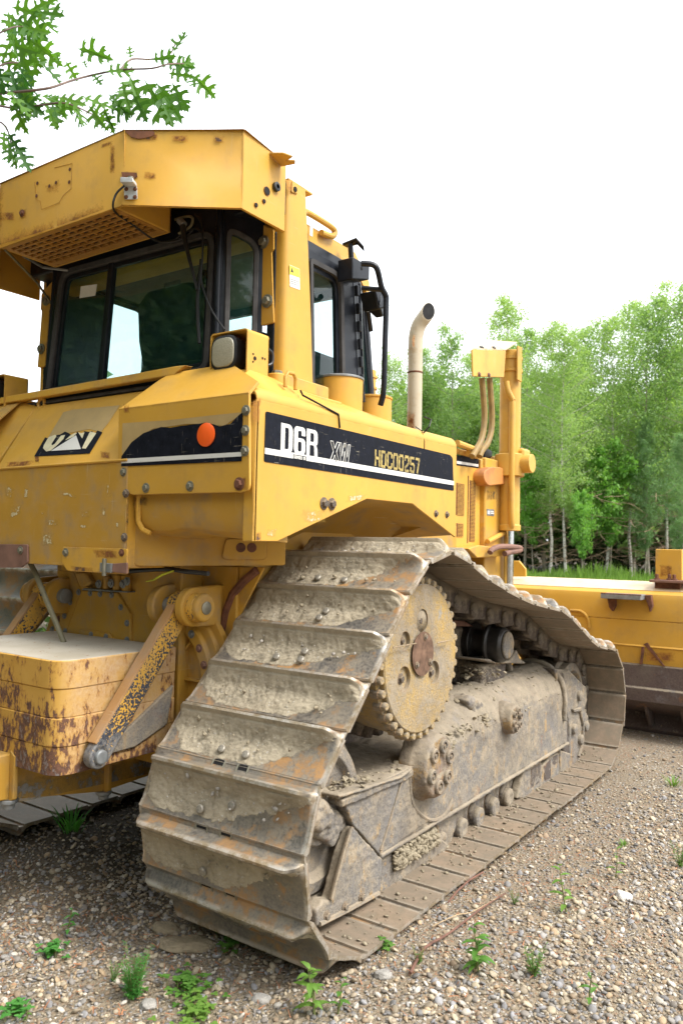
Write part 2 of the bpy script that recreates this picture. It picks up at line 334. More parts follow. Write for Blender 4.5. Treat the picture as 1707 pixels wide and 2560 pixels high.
def stain_mat(name, c1, c2, halo, soft=.5, sc=26):
    k = NT(name); co = k.map((1,1,1)); at = k.n('Attribute', attribute_name='tint'); sx = k.n('SeparateXYZ'); k.l(at.outputs['Vector'], sx.inputs[0])
    n1 = k.noise(co, sc, 7, .72); n2 = k.noise(co, sc*3.5, 4, .65); m = k.math('ADD', k.math('MULTIPLY', sx.outputs[0], .55), k.math('SUBTRACT', k.math('ADD', k.math('MULTIPLY', n1, .75), k.math('MULTIPLY', n2, .25)), .5))
    core = k.ramp(m, .53, .60); al = k.math('MAXIMUM', core, k.ramp(m, .33, .60, 0, soft))
    col = k.mix(core, halo, k.mix(k.ramp(n2, .35, .65), c1, c2))
    p = k.n('BsdfPrincipled'); k.l(col, p.inputs['Base Color']); p.inputs['Roughness'].default_value = .75; p.inputs['Specular IOR Level'].default_value = .25
    tr = k.n('BsdfTransparent'); mx = k.n('MixShader'); k.l(al, mx.inputs[0]); k.l(tr.outputs[0], mx.inputs[1]); k.l(p.outputs[0], mx.inputs[2]); k.l(mx.outputs[0], k.o.inputs[0]); return k.m
S_RUST = stain_mat('rust_stain', (0.10, 0.04, 0.02), (0.24, 0.095, 0.03), (0.42, 0.18, 0.035), .65)
S_BARE = stain_mat('bare_metal_stain', (0.075, 0.045, 0.035), (0.13, 0.075, 0.05), (0.36, 0.16, 0.04), .5, 18)
S_PALE = stain_mat('pale_scuff', (0.55, 0.47, 0.27), (0.62, 0.55, 0.36), (0.55, 0.37, 0.10), .25, 34)
S_DIRT = stain_mat('greasy_dirt', (0.05, 0.035, 0.02), (0.12, 0.08, 0.035), (0.26, 0.15, 0.04), .6, 30)
M_ARM = paint('flaked_arm_paint', rust=.2, dirt=.3, edge=.8, flake=.55, seed=5.5)
M_SUN = paint('faded_yellow_paint', base=(0.64, 0.36, 0.06), rust=.14, dirt=.2, edge=.7, seed=9.1, pale=.4)
M_PALE = paint('faded_sky_sheen_yellow', base=(0.66, 0.50, 0.30), rust=.12, dirt=.25, edge=.4, seed=1.9, dust=(0.55, 0.42, 0.36), pale=.3, rough=.3)  # faded paint with the sky's reflection painted in as a pale tone
M_BLK = plain('black_paint', (0.009, 0.011, 0.016), .35, var=.4, spec=.3)
M_RUB = plain('rubber_seal', (0.052, 0.050, 0.050), .7, var=.35, spec=.3)
M_DARK = plain('dark_interior', (0.012, 0.013, 0.014), .8, spec=.2)
M_LINER = plain('grey_liner', (0.10, 0.105, 0.10), .8)
M_STEEL = plain('zinc_bolt', (0.24, 0.225, 0.17), .45, .6)
M_CHROME = plain('chrome_rod', (0.62, 0.62, 0.60), .16, 1.0, var=.1)
M_GREY = plain('bare_grey_steel', (0.24, 0.25, 0.25), .55, .5)
M_ALU = plain('white_bracket', (0.55, 0.56, 0.57), .5, .2)
M_RUST = plain('rusted_steel', (0.14, 0.055, 0.028), .85, var=.55, bump=.4)
M_RUSTP = plain('dull_rust_plate', (0.20, 0.105, 0.075), .75, var=.35, scale=9)
M_HOSE = plain('hose', (0.16, 0.14, 0.08), .6); M_HOSE2 = plain('yellow_hose', (0.26, 0.165, 0.05), .6)
M_CABLE = plain('black_cable', (0.012, 0.012, 0.013), .45)
M_MUD = earth('dried_mud', base=(0.35, 0.30, 0.218), bump=.42)
M_MUDB = earth('clod_mud', base=(0.36, 0.305, 0.215), bump=.9, sc=1.3)
M_SHOE = shoe_mat()
M_FRAME = grimy('muddy_frame', yellow=.30, mud=.755, dark=(0.155, 0.145, 0.135))
M_FRAMED = grimy('muddy_dark_steel', yellow=.05, mud=.6, dark=(0.075, 0.062, 0.055))
M_HUB = grimy('muddy_yellow_hub', yellow=1.05, mud=.80, dark=(0.27, 0.25, 0.215), rust=-.2, ycol=(0.50, 0.32, 0.085)); M_FLG = grimy('muddy_flange', yellow=.62, mud=.70, dark=(0.20, 0.155, 0.125), rust=.75)
M_RED = plain('oxide_red', (0.15, 0.09, 0.06), .85, var=.5, scale=22, spec=.2)
M_DEC = worn_black('black_decal')
M_DECW = decal_white()
M_CREAM = plain('cream_decal', (0.66, 0.60, 0.40), .5, var=.12, scale=40)
M_TAPE = plain('peeled_adhesive', (0.40, 0.28, 0.115), .6, var=.12, scale=10)
M_STEN = plain('stencil_yellow', (0.34, 0.255, 0.075), .6, var=.75, scale=55)
M_ORG = plain('orange_reflector', (0.90, 0.12, 0.012), .35, var=.06)
M_GLASS = glass('tinted_glass'); M_GLASSC = glass('side_glass', (0.90, 0.96, 0.97), .02, .02)
M_LENS = plain('lamp_lens', (0.34, 0.32, 0.24), .15, 0, var=.10, scale=160, bump=.5)
M_EXH = paint('exhaust_paint', base=(0.50, 0.43, 0.31), rust=.42, dirt=.45, edge=.2, scratch=.1, seed=2.2, dust=(0.36, 0.28, 0.18))
M_SOOT_HOLE = plain('soot_and_hole_shade', (0.004, 0.004, 0.004), .9)  # pipe soot, and the shade of holes and gaps painted as flat black
M_CUT = grimy('worn_blade_steel', yellow=-.3, mud=.22, dark=(0.085, 0.062, 0.055), rust=.25)
M_PINK = paint('red_worn_yellow', base=(0.55, 0.24, 0.06), rust=.30, dirt=.5, edge=.6, seed=6.6, dust=(0.36, 0.10, 0.075))
M_LBL = plain('paper_label', (0.72, 0.72, 0.70), .6, var=.05)
M_LBY = plain('yellow_label', (0.75, 0.62, 0.05), .5, var=.08)
M_GRID = paint('rusty_grille', base=(0.42, 0.20, 0.03), rust=.65, dirt=.35, edge=.8, seed=4.4)
M_CORE = plain('condenser_core', (0.03, 0.034, 0.037), .6, .2, var=.6, scale=140)
M_LEAD = plain('green_wire', (0.5, 0.55, 0.03), .5)
_bolt = {}
def bolt(parent, p, axis=(0,-1,0), r=.012, mat=None, name='bolt', h=None):
    mat = mat or M_STEEL
    key = mat.name
    if key not in _bolt:
        b = MB(); b.lathe((0,0,0), (0,0,1), [(0,1.5),(.22,1.5),(.26,1.35)], 20); b.lathe((0,0,.2), (0,0,1), [(0,1.0),(.62,1.0),(.75,.82)], 6)
        o = b.build('bolt', mat, None, 0); _bolt[key] = o.data; bpy.data.objects.remove(o)
    o = bpy.data.objects.new(name, _bolt[key]); COL.objects.link(o)
    o.rotation_euler = V(axis).to_track_quat('Z', 'Y').to_euler(); o.location = p; o.scale = (r, r, h or r)
    o.parent = parent; return o
# ---------------------------------------------------------------- bulldozer
def fillet(poly, r, n=5):
    out = []; m = len(poly); poly = [V(p) for p in poly]
    for i in range(m):
        p, a, b = poly[i], poly[i-1], poly[(i+1) % m]
        ri = r[i] if isinstance(r, (list, tuple)) else r
        ra = min(ri, (a-p).length*.49); rb = min(ri, (b-p).length*.49)
        A = p+(a-p).normalized()*ra; B = p+(b-p).normalized()*rb
        for k in range(n+1):
            t = k/n; out.append(A*(1-t)**2+p*(2*t*(1-t))+B*t*t)
    return out
def ring_plate(mb, outer, inner, vec):
    vec = V(vec); n = len(outer); a = [V(p) for p in outer]; b = [V(p) for p in inner]
    vs = a+b+[p+vec for p in a]+[p+vec for p in b]; fs = []
    for i in range(n):
        j = (i+1) % n
        fs += [[i, j, n+j, n+i], [2*n+i, 3*n+i, 3*n+j, 2*n+j], [i, 2*n+i, 2*n+j, j], [n+i, n+j, 3*n+j, 3*n+i]]
    return mb.add(vs, fs)
def inset(poly, d, c=None):
    poly = [V(p) for p in poly]; c = sum(poly, V((0,0,0)))/len(poly); m = len(poly); out = []
    nrm = sum(((poly[i]-c).cross(poly[(i+1) % m]-c) for i in range(m)), V((0,0,0))).normalized()
    for i in range(m):
        e1 = (poly[i]-poly[i-1]).normalized(); e2 = (poly[(i+1) % m]-poly[i]).normalized()
        n1 = nrm.cross(e1); n2 = nrm.cross(e2); bis = (n1+n2); k = max(.35, (1+n1.dot(n2)))
        out.append(poly[i]+bis*(d/k))
    return out
def cut(o, mb):
    c = mb.build('cutter', M_DARK, None, 0); m = o.modifiers.new('cut', 'BOOLEAN'); m.object = c; m.operation = 'DIFFERENCE'; m.solver = 'EXACT'
    while o.modifiers[0].name != 'cut': o.modifiers.move(len(o.modifiers)-1, 0)
    keep = [(x.type, x.name) for x in o.modifiers]
    for x in o.modifiers: x.show_viewport = (x.name == 'cut')
    dg = bpy.context.evaluated_depsgraph_get(); dg.update()
    me = bpy.data.meshes.new_from_object(o.evaluated_get(dg)); o.modifiers.remove(o.modifiers['cut'])
    for x in o.modifiers: x.show_viewport = True
    o.data = me; bpy.data.objects.remove(c); return o
def text(name, s, mat, parent, origin, ux, uy, size, bold=0.0, sx=1.0, shear=0.0, depth=.0012, spacing=1.0, outline=0.0):
    cu = bpy.data.curves.new(name, 'FONT'); cu.body = s; cu.size = size; cu.offset = bold; cu.extrude = depth; cu.space_character = spacing; cu.shear = shear
    if outline: cu.fill_mode = 'NONE'; cu.extrude = 0; cu.bevel_depth = outline; cu.bevel_resolution = 0
    t = bpy.data.objects.new(name, cu); COL.objects.link(t); dg = bpy.context.evaluated_depsgraph_get(); dg.update()
    me = bpy.data.meshes.new_from_object(t.evaluated_get(dg)); bpy.data.objects.remove(t)
    o = bpy.data.objects.new(name, me); COL.objects.link(o); me.materials.clear(); me.materials.append(mat)
    ux, uy = V(ux).normalized(), V(uy).normalized(); uz = ux.cross(uy)
    m = Matrix((( ux.x*sx, uy.x, uz.x, origin[0]), (ux.y*sx, uy.y, uz.y, origin[1]), (ux.z*sx, uy.z, uz.z, origin[2]), (0,0,0,1)))
    me.transform(m); o.parent = parent; return o

dz = empty('bulldozer', (0, 3.6, 0))
tag(dz, 'large yellow crawler bulldozer with mud-caked tracks parked on gravel, seen from its right rear', 'bulldozer')
dzp = dz; 
# parts are modelled in world metres, so the root carries its own offset
ROOT = dz
_old_build = MB.build
def _adopt(o):
    o.parent = dz; o.matrix_parent_inverse = Matrix.Translation((0, -3.6, 0)); return o
class Part:                                  # parent token: parts of the machine
    pass
def part(mb, name, mat, bev=.004, seg=2, ang=35, weld=False, parent=None):
    o = mb.build(name, mat, None, bev, seg, ang, weld)
    if parent is None: _adopt(o)
    else: o.parent = parent
    return o
def dbolt(p, axis=(0,-1,0), r=.012, mat=None, parent=None, h=None):
    o = bolt(None, p, axis, r, mat, h=h)
    if parent is None: _adopt(o)
    else: o.parent = parent
    return o

# ===== right and left hood side panels
XS = 1.06
pan = [tuple(onX(p, XS)[1:]) for p in ZD((105,1128),(210,1128),(710,890),(965,917),(1000,945),(1205,1105))]
yF = 3.68; yR = 2.075
out2 = [(yR, pan[0][1]), pan[1], pan[2], pan[3], pan[4], (yF, pan[5][1]), (yF, 2.045), (yR, 2.035)]
def side_panel(s):
    mb = MB(); mb.prism([(s*XS, y, z) for y, z in out2], (-s*.012, 0, 0))
    def prof(y):
        z0 = 2.035+(y-yR)/(yF-yR)*.01; t = (y-yR)/(yF-yR); pts = []
        rr = .055
        for k in range(7):
            a = math.pi/2*k/6*.86; pts.append((s*(XS-rr+rr*math.cos(a)), y, z0+rr*math.sin(a)))
        pts.append((s*(.90), y, z0+.052+.085*(1-t)+.02)); pts.append((s*.62, y, z0+.12*(1-t)+.075)); cap = 2.072+(y-yR)*.98
        return [(a, b, min(c, cap-.002*i)) for i, (a, b, c) in enumerate(pts)]
    ys = [yR, 2.10, 2.13, 2.17, 2.21, 2.25, 2.4, 2.8, 3.2, yF]
    rings = []
    for y in ys:
        a = prof(y); rings.append(a+[(p[0]-s*.004, p[1], p[2]-.012) for p in reversed(a)])
    mb.loft(rings)
    # rolled rear return
    mb.prism([(s*XS, yR, pan[0][1]), (s*XS, yR, 2.03), (s*(XS-.008), yR-.02, 2.02), (s*(XS-.05), yR-.022, 2.0), (s*(XS-.05), yR-.022, pan[0][1]+.33), (s*(XS-.012), yR-.015, pan[0][1]+.32)], (0, .012, 0))
    return part(mb, 'side_panel', M_YEL if s > 0 else M_YELD, .003)
sp = side_panel(1); side_panel(-1)
part(MB().prism([(XS-.002, yR-.004, pan[0][1]), (XS-.002, yR-.004, pan[0][1]+.30), (XS-.05, yR-.004, pan[0][1]+.30), (XS-.05, yR-.004, pan[0][1])], (0, .01, 0)), 'panel_flange', M_YELR, .002)
for p in ZD((468,915),(512,918),(1095,972),(1156,978)): dbolt(onX(p, XS), (1,0,0), .017 if p[0] < 900 else .012, M_FRAMED)
# decal on the side panel
dt, db, d0, d1 = 2.012, 1.832, 2.125, 3.62
d0 = onX(ZD((145,405))[0], XS).y; d1 = onX(ZD((1185,645))[0], XS).y
tl, bl, br, tr = [onX(q, XS+.0025) for q in ZD((145,404),(136,684),(1196,842),(1184,642))]
z_t, z_b = (tl.z+tr.z)/2, (bl.z+br.z)/2
mb = MB(); mb.prism(fillet([(XS+.0025, tl.y, z_t), (XS+.0025, bl.y, z_b), (XS+.0025, br.y, z_b), (XS+.0025, tr.y+.012, z_t-.012), (XS+.0025, tr.y-.02, z_t)], .008, 2), (-.0021, 0, 0))
dec = part(mb, 'decal', M_DEC, 0, parent=sp)
def onpan(y, z, d=.004): return (XS+d, y, z)
H = z_t-z_b
zs0, zs1 = z_b+.155*H, z_b+.275*H
ye = onX(ZD((292,680))[0], XS).y; yg = onX(ZD((366,690))[0], XS).y
mb = MB()
mb.prism([onpan(bl.y+.001, zs0), onpan(ye, zs0), onpan(ye, zs1), onpan(bl.y+.001, zs1)], (-.0012, 0, 0))
mb.prism([onpan(ye, zs1), onpan(yg, zs1), onpan(yg, zs1-.006), onpan(ye, zs1-.006)], (-.0012, 0, 0))
mb.prism([onpan(yg, zs0), onpan(br.y-.002, zs0), onpan(br.y-.002, zs1), onpan(yg, zs1)], (-.0012, 0, 0))
part(mb, 'decal_stripe', M_DECW, 0, parent=sp)
y6a, y6b = onX(ZD((225,560))[0], XS).y, onX(ZD((430,590))[0], XS).y
t2 = text('lettering', 'SERIES III', M_DECW, sp, onpan(ye+.006, zs0-.002, .0035), (0,1,0), (0,0,1), .026, bold=.0006, sx=.95)
yxa = onX(ZD((500,620))[0], XS).y
yha = onX(ZD((752,650))[0], XS).y
yh0_ = lambda i: yha+(onX(ZD((1008,690))[0], XS).y-yha)/8*i+.004
def fit(o, y0, y1):
    ys = [v.co.y for v in o.data.vertices]; a, b = min(ys), max(ys)
    for v in o.data.vertices: v.co.y = y0+(v.co.y-a)*(y1-y0)/(b-a)
def fitz(o, z0, z1):
    ys = [v.co.z for v in o.data.vertices]; a, b = min(ys), max(ys)
    for v in o.data.vertices: v.co.z = z0+(v.co.z-a)*(z1-z0)/(b-a)
fit(t2, ye+.004, yg-.006)
fitz(t2, zs0+.001, zs1-.009)
def glyph_map(y0, y1, z0, z1, d): return lambda a, b, e=0: (XS+d+e, y0+(y1-y0)*a, z0+(z1-z0)*b)
def gpoly(mb, g, pts, e=0): mb.prism([g(a, b, e) for a, b in pts], (-.0012, 0, 0))
def gring(mb, g, o, i, ro, ri, n=6, e=0): ring_plate(mb, fillet([g(a, b, e) for a, b in o], ro, n), fillet([g(a, b, e) for a, b in i], ri, n), (-.0012, 0, 0))
z6a, z6b = onX(ZD((240,630))[0], XS).z, onX(ZD((240,466))[0], XS).z; wl = (y6b-y6a)
for nm, a0, a1 in (('D', 0, .31), ('6', .345, .655), ('R', .69, 1.0)):
    g = glyph_map(y6a+wl*a0, y6a+wl*a1, z6a, z6b, .0035); mb = MB(); q = wl*.31
    if nm == 'D': gring(mb, g, [(0,0),(1,0),(1,1),(0,1)], [(.33,.13),(.66,.13),(.66,.87),(.33,.87)], [.001,q*.42,q*.42,.001], [.001,q*.14,q*.14,.001])
    if nm == '6':
        gring(mb, g, [(0,0),(1,0),(1,.60),(0,.60)], [(.34,.13),(.66,.13),(.66,.48),(.34,.48)], [q*.4,q*.4,q*.3,.001], q*.13)
        gpoly(mb, g, [(0,.3),(.34,.3),(.34,.80),(.38,.86),(.62,.86),(.66,.80),(.66,.70),(1,.70),(1,.86),(.92,.96),(.78,1),(.22,1),(.08,.96),(0,.86)], -.0003)
    if nm == 'R':
        gring(mb, g, [(0,.44),(1,.44),(1,1),(0,1)], [(.33,.56),(.66,.55),(.66,.87),(.33,.87)], [.001,q*.25,q*.35,.001], [.001,q*.12,q*.12,.001])
        gpoly(mb, g, [(0,0),(.29,0),(.29,1),(0,1)], -.0003); gpoly(mb, g, [(.74,0),(1.04,0),(1.0,.30),(.88,.48),(.62,.5),(.70,.36)], -.0003)
    part(mb, 'lettering', M_DECW, 0, parent=sp)
yx1 = onX(ZD((612,630))[0], XS).y; zx0, zx1 = onX(ZD((510,680))[0], XS).z, onX(ZD((510,566))[0], XS).z
for o_, a0, a1 in (([(0,1),(.28,1),(.5,.66),(.72,1),(1,1),(.66,.5),(1,0),(.72,0),(.5,.34),(.28,0),(0,0),(.34,.5)], 0, .46), ([(0,1),(.17,1),(.27,.34),(.41,1),(.59,1),(.73,.34),(.83,1),(1,1),(.82,0),(.63,0),(.5,.62),(.37,0),(.18,0)], .44, 1.0)):
    g = glyph_map(yxa+(yx1-yxa)*a0, yxa+(yx1-yxa)*a1, zx0, zx1, .0035); pts = [g(a, b) for a, b in o_]; mb = MB()
    for a, b in zip(pts, pts[1:]+pts[:1]): mb.tube([a, b], .0017, 5)
    part(mb, 'lettering', M_DECW, 0, parent=sp)
yh1 = onX(ZD((1008,690))[0], XS).y; zh0, zh1 = onX(ZD((765,703))[0], XS).z, onX(ZD((765,620))[0], XS).z
SEG = {'H': [((0,0),(0,1)),((1,0),(1,.44)),((1,.56),(1,1)),((0,.5),(1,.5))], 'D': [((0,0),(0,1)),((.1,1),(.8,1)),((.1,0),(.8,0)),((1,.15),(1,.85))], 'C': [((0,.1),(0,.44)),((0,.56),(0,.9)),((.1,1),(.9,1)),((.1,0),(.9,0)),((1,.72),(1,.92)),((1,.08),(1,.28))],
 '0': [((0,.1),(0,.9)),((1,.1),(1,.9)),((.1,1),(.4,1)),((.6,1),(.9,1)),((.1,0),(.4,0)),((.6,0),(.9,0))], '2': [((0,.75),(0,.9)),((.1,1),(.9,1)),((1,.58),(1,.92)),((.95,.55),(.05,.2)),((0,0),(1,0))], '5': [((0,1),(1,1)),((0,.55),(0,.95)),((.05,.56),(.85,.56)),((1,.12),(1,.5)),((.1,0),(.9,0)),((0,.05),(0,.25))], '7': [((0,1),(1,1)),((1,.95),(.45,0))]}
for i, ch in enumerate('HDC00257'):
    g = glyph_map(yh0_(i), yh0_(i)+(yh1-yha)/8*.62, zh0, zh1, .0034); mb = MB()
    for n_, (a, b) in enumerate(SEG[ch]):
        A, B = V(g(*a)), V(g(*b)); d = (B-A).normalized(); pz = V((0, -d.z, d.y))*.0062; A, B = A-d*.004, B+d*.004
        mb.prism([A+pz+V((.0002*n_,0,0)), A-pz+V((.0002*n_,0,0)), B-pz+V((.0002*n_,0,0)), B+pz+V((.0002*n_,0,0))], (-.0008,0,0))
    part(mb, 'stencil_number', M_STEN, 0, parent=sp)
# seam of the two hood sheets, pull loop
part(MB().tube([(1.0, onX(ZD((340,262))[0], 1.0).y, 2.128), (1.045, 2.36, 2.098), (1.062, onX(ZD((550,365))[0], XS).y, 2.055), (1.0635, onX(ZD((556,420))[0], XS).y, 2.0)], .004, 6), 'panel_seam', M_DARK, 0)
c = V((.985, 2.36, 2.13))
part(MB().tube([c+V((0, -.035, 0)), c+V((0, -.035, .04)), c+V((0, -.02, .06)), c+V((0, .015, .062)), c+V((0, .03, .045)), c+V((0, .03, 0))], .008, 8), 'lift_eye', M_YELR, 0)
y1 = onX(ZD((1030,600))[0], XS).y
part(MB().tube([(XS+.001, y1, 1.99), (XS+.001, y1, 2.035), (XS-.012, y1, 2.085), (XS-.05, y1, 2.11)], .0025, 6), 'panel_seam', M_DARK, 0)
part(MB().tube([(XS-.02, y1+.02, 2.075), (XS+.01, y1+.03, 2.11), (XS+.005, y1+.06, 2.15), (XS-.03, y1+.05, 2.165)], .004, 6), 'wire_stub', M_CABLE, 0)
# dark fender liner under the arch
mb = MB(); tq = (2.66-pan[1][0])/(pan[2][0]-pan[1][0]); ay = [(2.66, pan[1][1]+(pan[2][1]-pan[1][1])*tq)]+[(p[0], p[1]) for p in (pan[2], pan[3], pan[4], (yF, pan[5][1]))]
rings = [[(XS-.013, y, z+.012), (.78, y+.10, z-.02 if 0 < i < 4 else z), (.60, y+.14, z-.16)] for i, (y, z) in enumerate(ay)]
mb.loft([r+[(q[0]-.004, q[1], q[2]+.012) for q in reversed(r)] for r in rings])
part(mb, 'fender_liner', M_YELD, 0)
part(MB().prism([(1.03, 3.60, 1.66), (1.03, 3.60, 2.09), (.5, 3.60, 2.14), (.5, 3.60, 1.5)], (0, .01, 0)), 'fender_liner', M_YELD, .002)

# ===== rear of the machine
YRR = 2.045
# hinged centre door: vertical lower half, leaning upper half
mb = MB(); xl, xr = -.52, .42
lo, fo, up_ = (2.04, 1.41), (2.04, 1.84), (2.235, 2.168)
mb.prism([(xl, *lo), (xr, *lo), (xr, *fo), (xl, *fo)], (0, .012, 0))
part(mb, 'rear_door', M_YELD, .003)
mb = MB(); nrm = V((0, .86, -.51))*.012
mb.prism([(xl+.02, *fo), (xr, *fo), (xr, *up_), (xl+.02, *up_)], nrm)
mb.tube([(xl+.02, 2.037, 1.842), (xr, 2.037, 1.842)], .006, 8)
rp = part(mb, 'rear_hood', M_YEL, .002)
part(MB().prism([(-1.06, 2.04, 1.84), (-.53, 2.04, 1.84), (-.50, 2.235, 2.168), (-.55, 2.245, 2.2), (-1.0, 2.24, 2.19), (-1.06, 2.1, 2.05)], (0, .03, -.02)), 'rear_hood', M_YEL, .003)
part(MB().prism([(-1.06, 2.045, 1.70), (-.53, 2.045, 1.70), (-.53, 2.045, 1.838), (-1.06, 2.045, 1.838)], (0, .02, 0)), 'rear_plate', M_YELD, .003)
def lean(x, t, d=.0):   # point on the leaning hood: x and fraction up
    return V((x, fo[0]+(up_[0]-fo[0])*t-d*.86, fo[1]+(up_[1]-fo[1])*t+d*.51))
def leanpx(p, d):       # photo point on that leaning plane
    n = V((0, -.86, .51)); o = lean(0, 0, d); r = V(_ray(p)); c = V(CAM); return c+r*((o-c).dot(n)/r.dot(n))
pk = lambda l, d=.003: [leanpx(q, d) for q in ZK(*l)]
part(MB().prism(pk([(475,560),(625,315),(720,290),(1175,248),(1060,425),(990,510),(880,480)], .0015), nrm*.08), 'adhesive_patch', M_TAPE, 0, parent=rp)
part(MB().prism(pk([(338,748),(880,718),(1005,512),(958,494),(930,530),(905,500),(870,508),(830,500),(800,540),(760,505),(725,560),(676,520),(640,505),(590,535),(520,545),(470,570),(445,562)], .0025), nrm*.08), 'decal', M_DEC, 0, parent=rp)
mb = MB()
mb.prism(pk([(425,668),(432,640),(478,562),(545,535),(556,548),(505,628),(515,640),(540,625),(600,545),(640,538),(625,575),(560,640),(500,690),(455,700)], .004), nrm*.06)
mb.prism(pk([(805,668),(842,672),(945,520),(915,512),(885,505)], .004), nrm*.06)
mb.prism(pk([(768,512),(808,572),(830,512),(800,522)], .004), nrm*.06)
mb.prism(pk([(640,590),(690,545),(742,515),(755,522),(720,555)], .004), nrm*.06)
part(mb, 'logo_letters', M_CREAM, 0, parent=rp)
part(MB().prism(pk([(502,694),(795,676),(748,540)], .0048), nrm*.06), 'logo_triangle', M_DECW, 0, parent=rp)
# dark slot and lip above it
part(MB().prism([(-.5, 2.27, 2.13), (.5, 2.27, 2.13), (.5, 2.27, 2.26), (-.5, 2.27, 2.26)], (0, .01, 0)), 'slot_back', M_DARK, 0)
part(MB().box(-.62, .42, 2.235, 2.26, 2.175, 2.19), 'slot_seal', M_RUB, .003)
mb = MB()
zl = lambda x: 2.214+.008*(x+.75)
mb.prism([(-1.0, 2.20, zl(-1)-.018), (.50, 2.20, zl(.5)-.018), (.56, 2.20, zl(.5)+.016), (.50, 2.205, zl(.5)+.02), (-1.0, 2.205, zl(-1)+.016)], (0, .05, .004))
part(mb, 'rear_lip', M_YELR, .004)
c = onY(ZK((412,235))[0], 2.235)
part(MB().tube([c+V((.025*math.cos(a), 0, .028*math.sin(a))) for a in [k*math.pi*2/10 for k in range(11)]], .009, 8), 'lift_eye', M_YELR, 0)
# bolted right-hand plate with torn decal
YP = 2.055
low = PY(ZB((553,775),(548,1065),(600,1163),(1130,1150),(1147,1130),(1152,712),(1150,700),(560,768)), YP)
zf = 2.052
lowp = [(low[0].x, YP-.012, zf), (low[1].x, YP-.012, low[1].z), (low[2].x, YP-.012, low[2].z), (low[3].x, YP-.012, low[3].z), (low[4].x, YP-.012, low[4].z), (1.048, YP-.012, zf)]
mb = MB(); mb.prism(fillet(lowp, [.004,.01,.03,.03,.02,.004], 3), (0, .012, 0))
ln = lambda x, t: (x, YP-.012+.172*t, zf+.170*t)
top = [ln(low[0].x, 0), ln(1.048, 0), ln(1.046, .30), ln(.80, 1.0), ln(.47, 1.0), ln(.43, .82)]
mb.prism(top, (0, .008, -.008))
mb.tube([(low[0].x, YP-.0085, zf), (1.048, YP-.0085, zf)], .0045, 8)
plate = part(mb, 'rear_plate', M_YEL, .003)
fp = lambda l, d=0: [onY(q, YP-.0145-d) for q in ZB(*l)]
part(MB().prism(fp([(556,960),(560,985),(620,905),(700,860),(850,838),(930,838),(1020,848),(1085,805),(1105,785),(960,800),(760,822),(560,835)]), (0, .002, 0)), 'adhesive_patch', M_TAPE, 0, parent=plate)
part(MB().prism(fp([(553,1032),(555,985),(600,922),(655,880),(735,852),(775,856),(830,846),(905,838),(935,832),(975,840),(1000,850),(1050,838),(1085,802),(1106,784),(1100,1008)], .001), (0, .002, 0)), 'decal', M_DEC, 0, parent=plate)
part(MB().prism(fp([(553,1018),(553,998),(1101,966),(1100,986)], .002), (0, .0015, 0)), 'decal_stripe', M_DECW, 0, parent=plate)
c = onY(ZB((941,888))[0], YP-.018)
part(MB().lathe(c, (0,-1,0), [(0,.044),(.004,.044),(.006,.040)], 32), 'reflector', M_ORG, 0, parent=plate)
for p in ZB((1122,777),(1119,868),(1117,962),(566,1058),(667,1130),(867,1122)): dbolt(onY(p, YP-.012), (0,-1,0), .013, parent=plate)
dbolt(onY(ZB((1092,1112))[0], YP-.011), (0,-1,0), .016, M_RUST, parent=plate)
for p in ZB((576,1155),(569,1355)): dbolt(onY(p, 2.04), (0,-1,0), .012, M_FRAMED)
# lower tank face with rolled bottom, and the beam below it
mb = MB(); prof = [(2.30,1.535),(2.22,1.54),(2.15,1.55),(2.11,1.565),(2.088,1.60),(2.08,1.66),(2.08,1.74),(2.30,1.74)]
mb.loft([[(x, y, z+dz_) for y, z in prof] for x, dz_ in ((.42,-.004),(.60,-.004),(.66,.008),(.74,.006),(.9,-.008),(1.035,-.012))])
part(mb, 'fuel_tank', M_YELD, .003)
part(MB().tube([(.452, 2.076, 1.74), (.452, 2.076, 1.60), (.47, 2.085, 1.565), (.50, 2.10, 1.55)], .011, 8), 'tank_rib', M_YELR, 0)
part(MB().box(.395, .415, 2.05, 2.3, 1.41, 1.74), 'tank_end', M_YELR, .004)
bA, bB = V((.41, 2.09, 0)), V((.845, 2.525, 0)); bN = V((.7071, -.7071, 0))
def onB(p, d=0.0):
    o = bA+bN*d; r = V(_ray(p)); c = V(CAM); return c+r*((o-c).dot(bN)/r.dot(bN))
mb = MB(); mb.prism(fillet([V((bA.x, bA.y, 1.418)), V((bB.x, bB.y, 1.43)), V((bB.x, bB.y, 1.64)), V((bA.x, bA.y, 1.60))], [.03,.01,.01,.01], 4), bN*-.12)
mb.prism(fillet([onB(q, .010) for q in ZC((1012,260),(1030,178),(1205,178),(1215,195),(1215,262),(1200,272),(1030,272))], .012, 3), bN*-.02)
bm_ = part(mb, 'tank_beam', M_YELD, .004)
for p in ZC((1098,217),(1148,217)):
    c = onB(p, .0105); part(MB().lathe(c, bN, [(0,.020),(.001,.020),(.002,.015),(-.008,.014)], 20), 'bolt_recess', M_RUST, 0, parent=bm_)
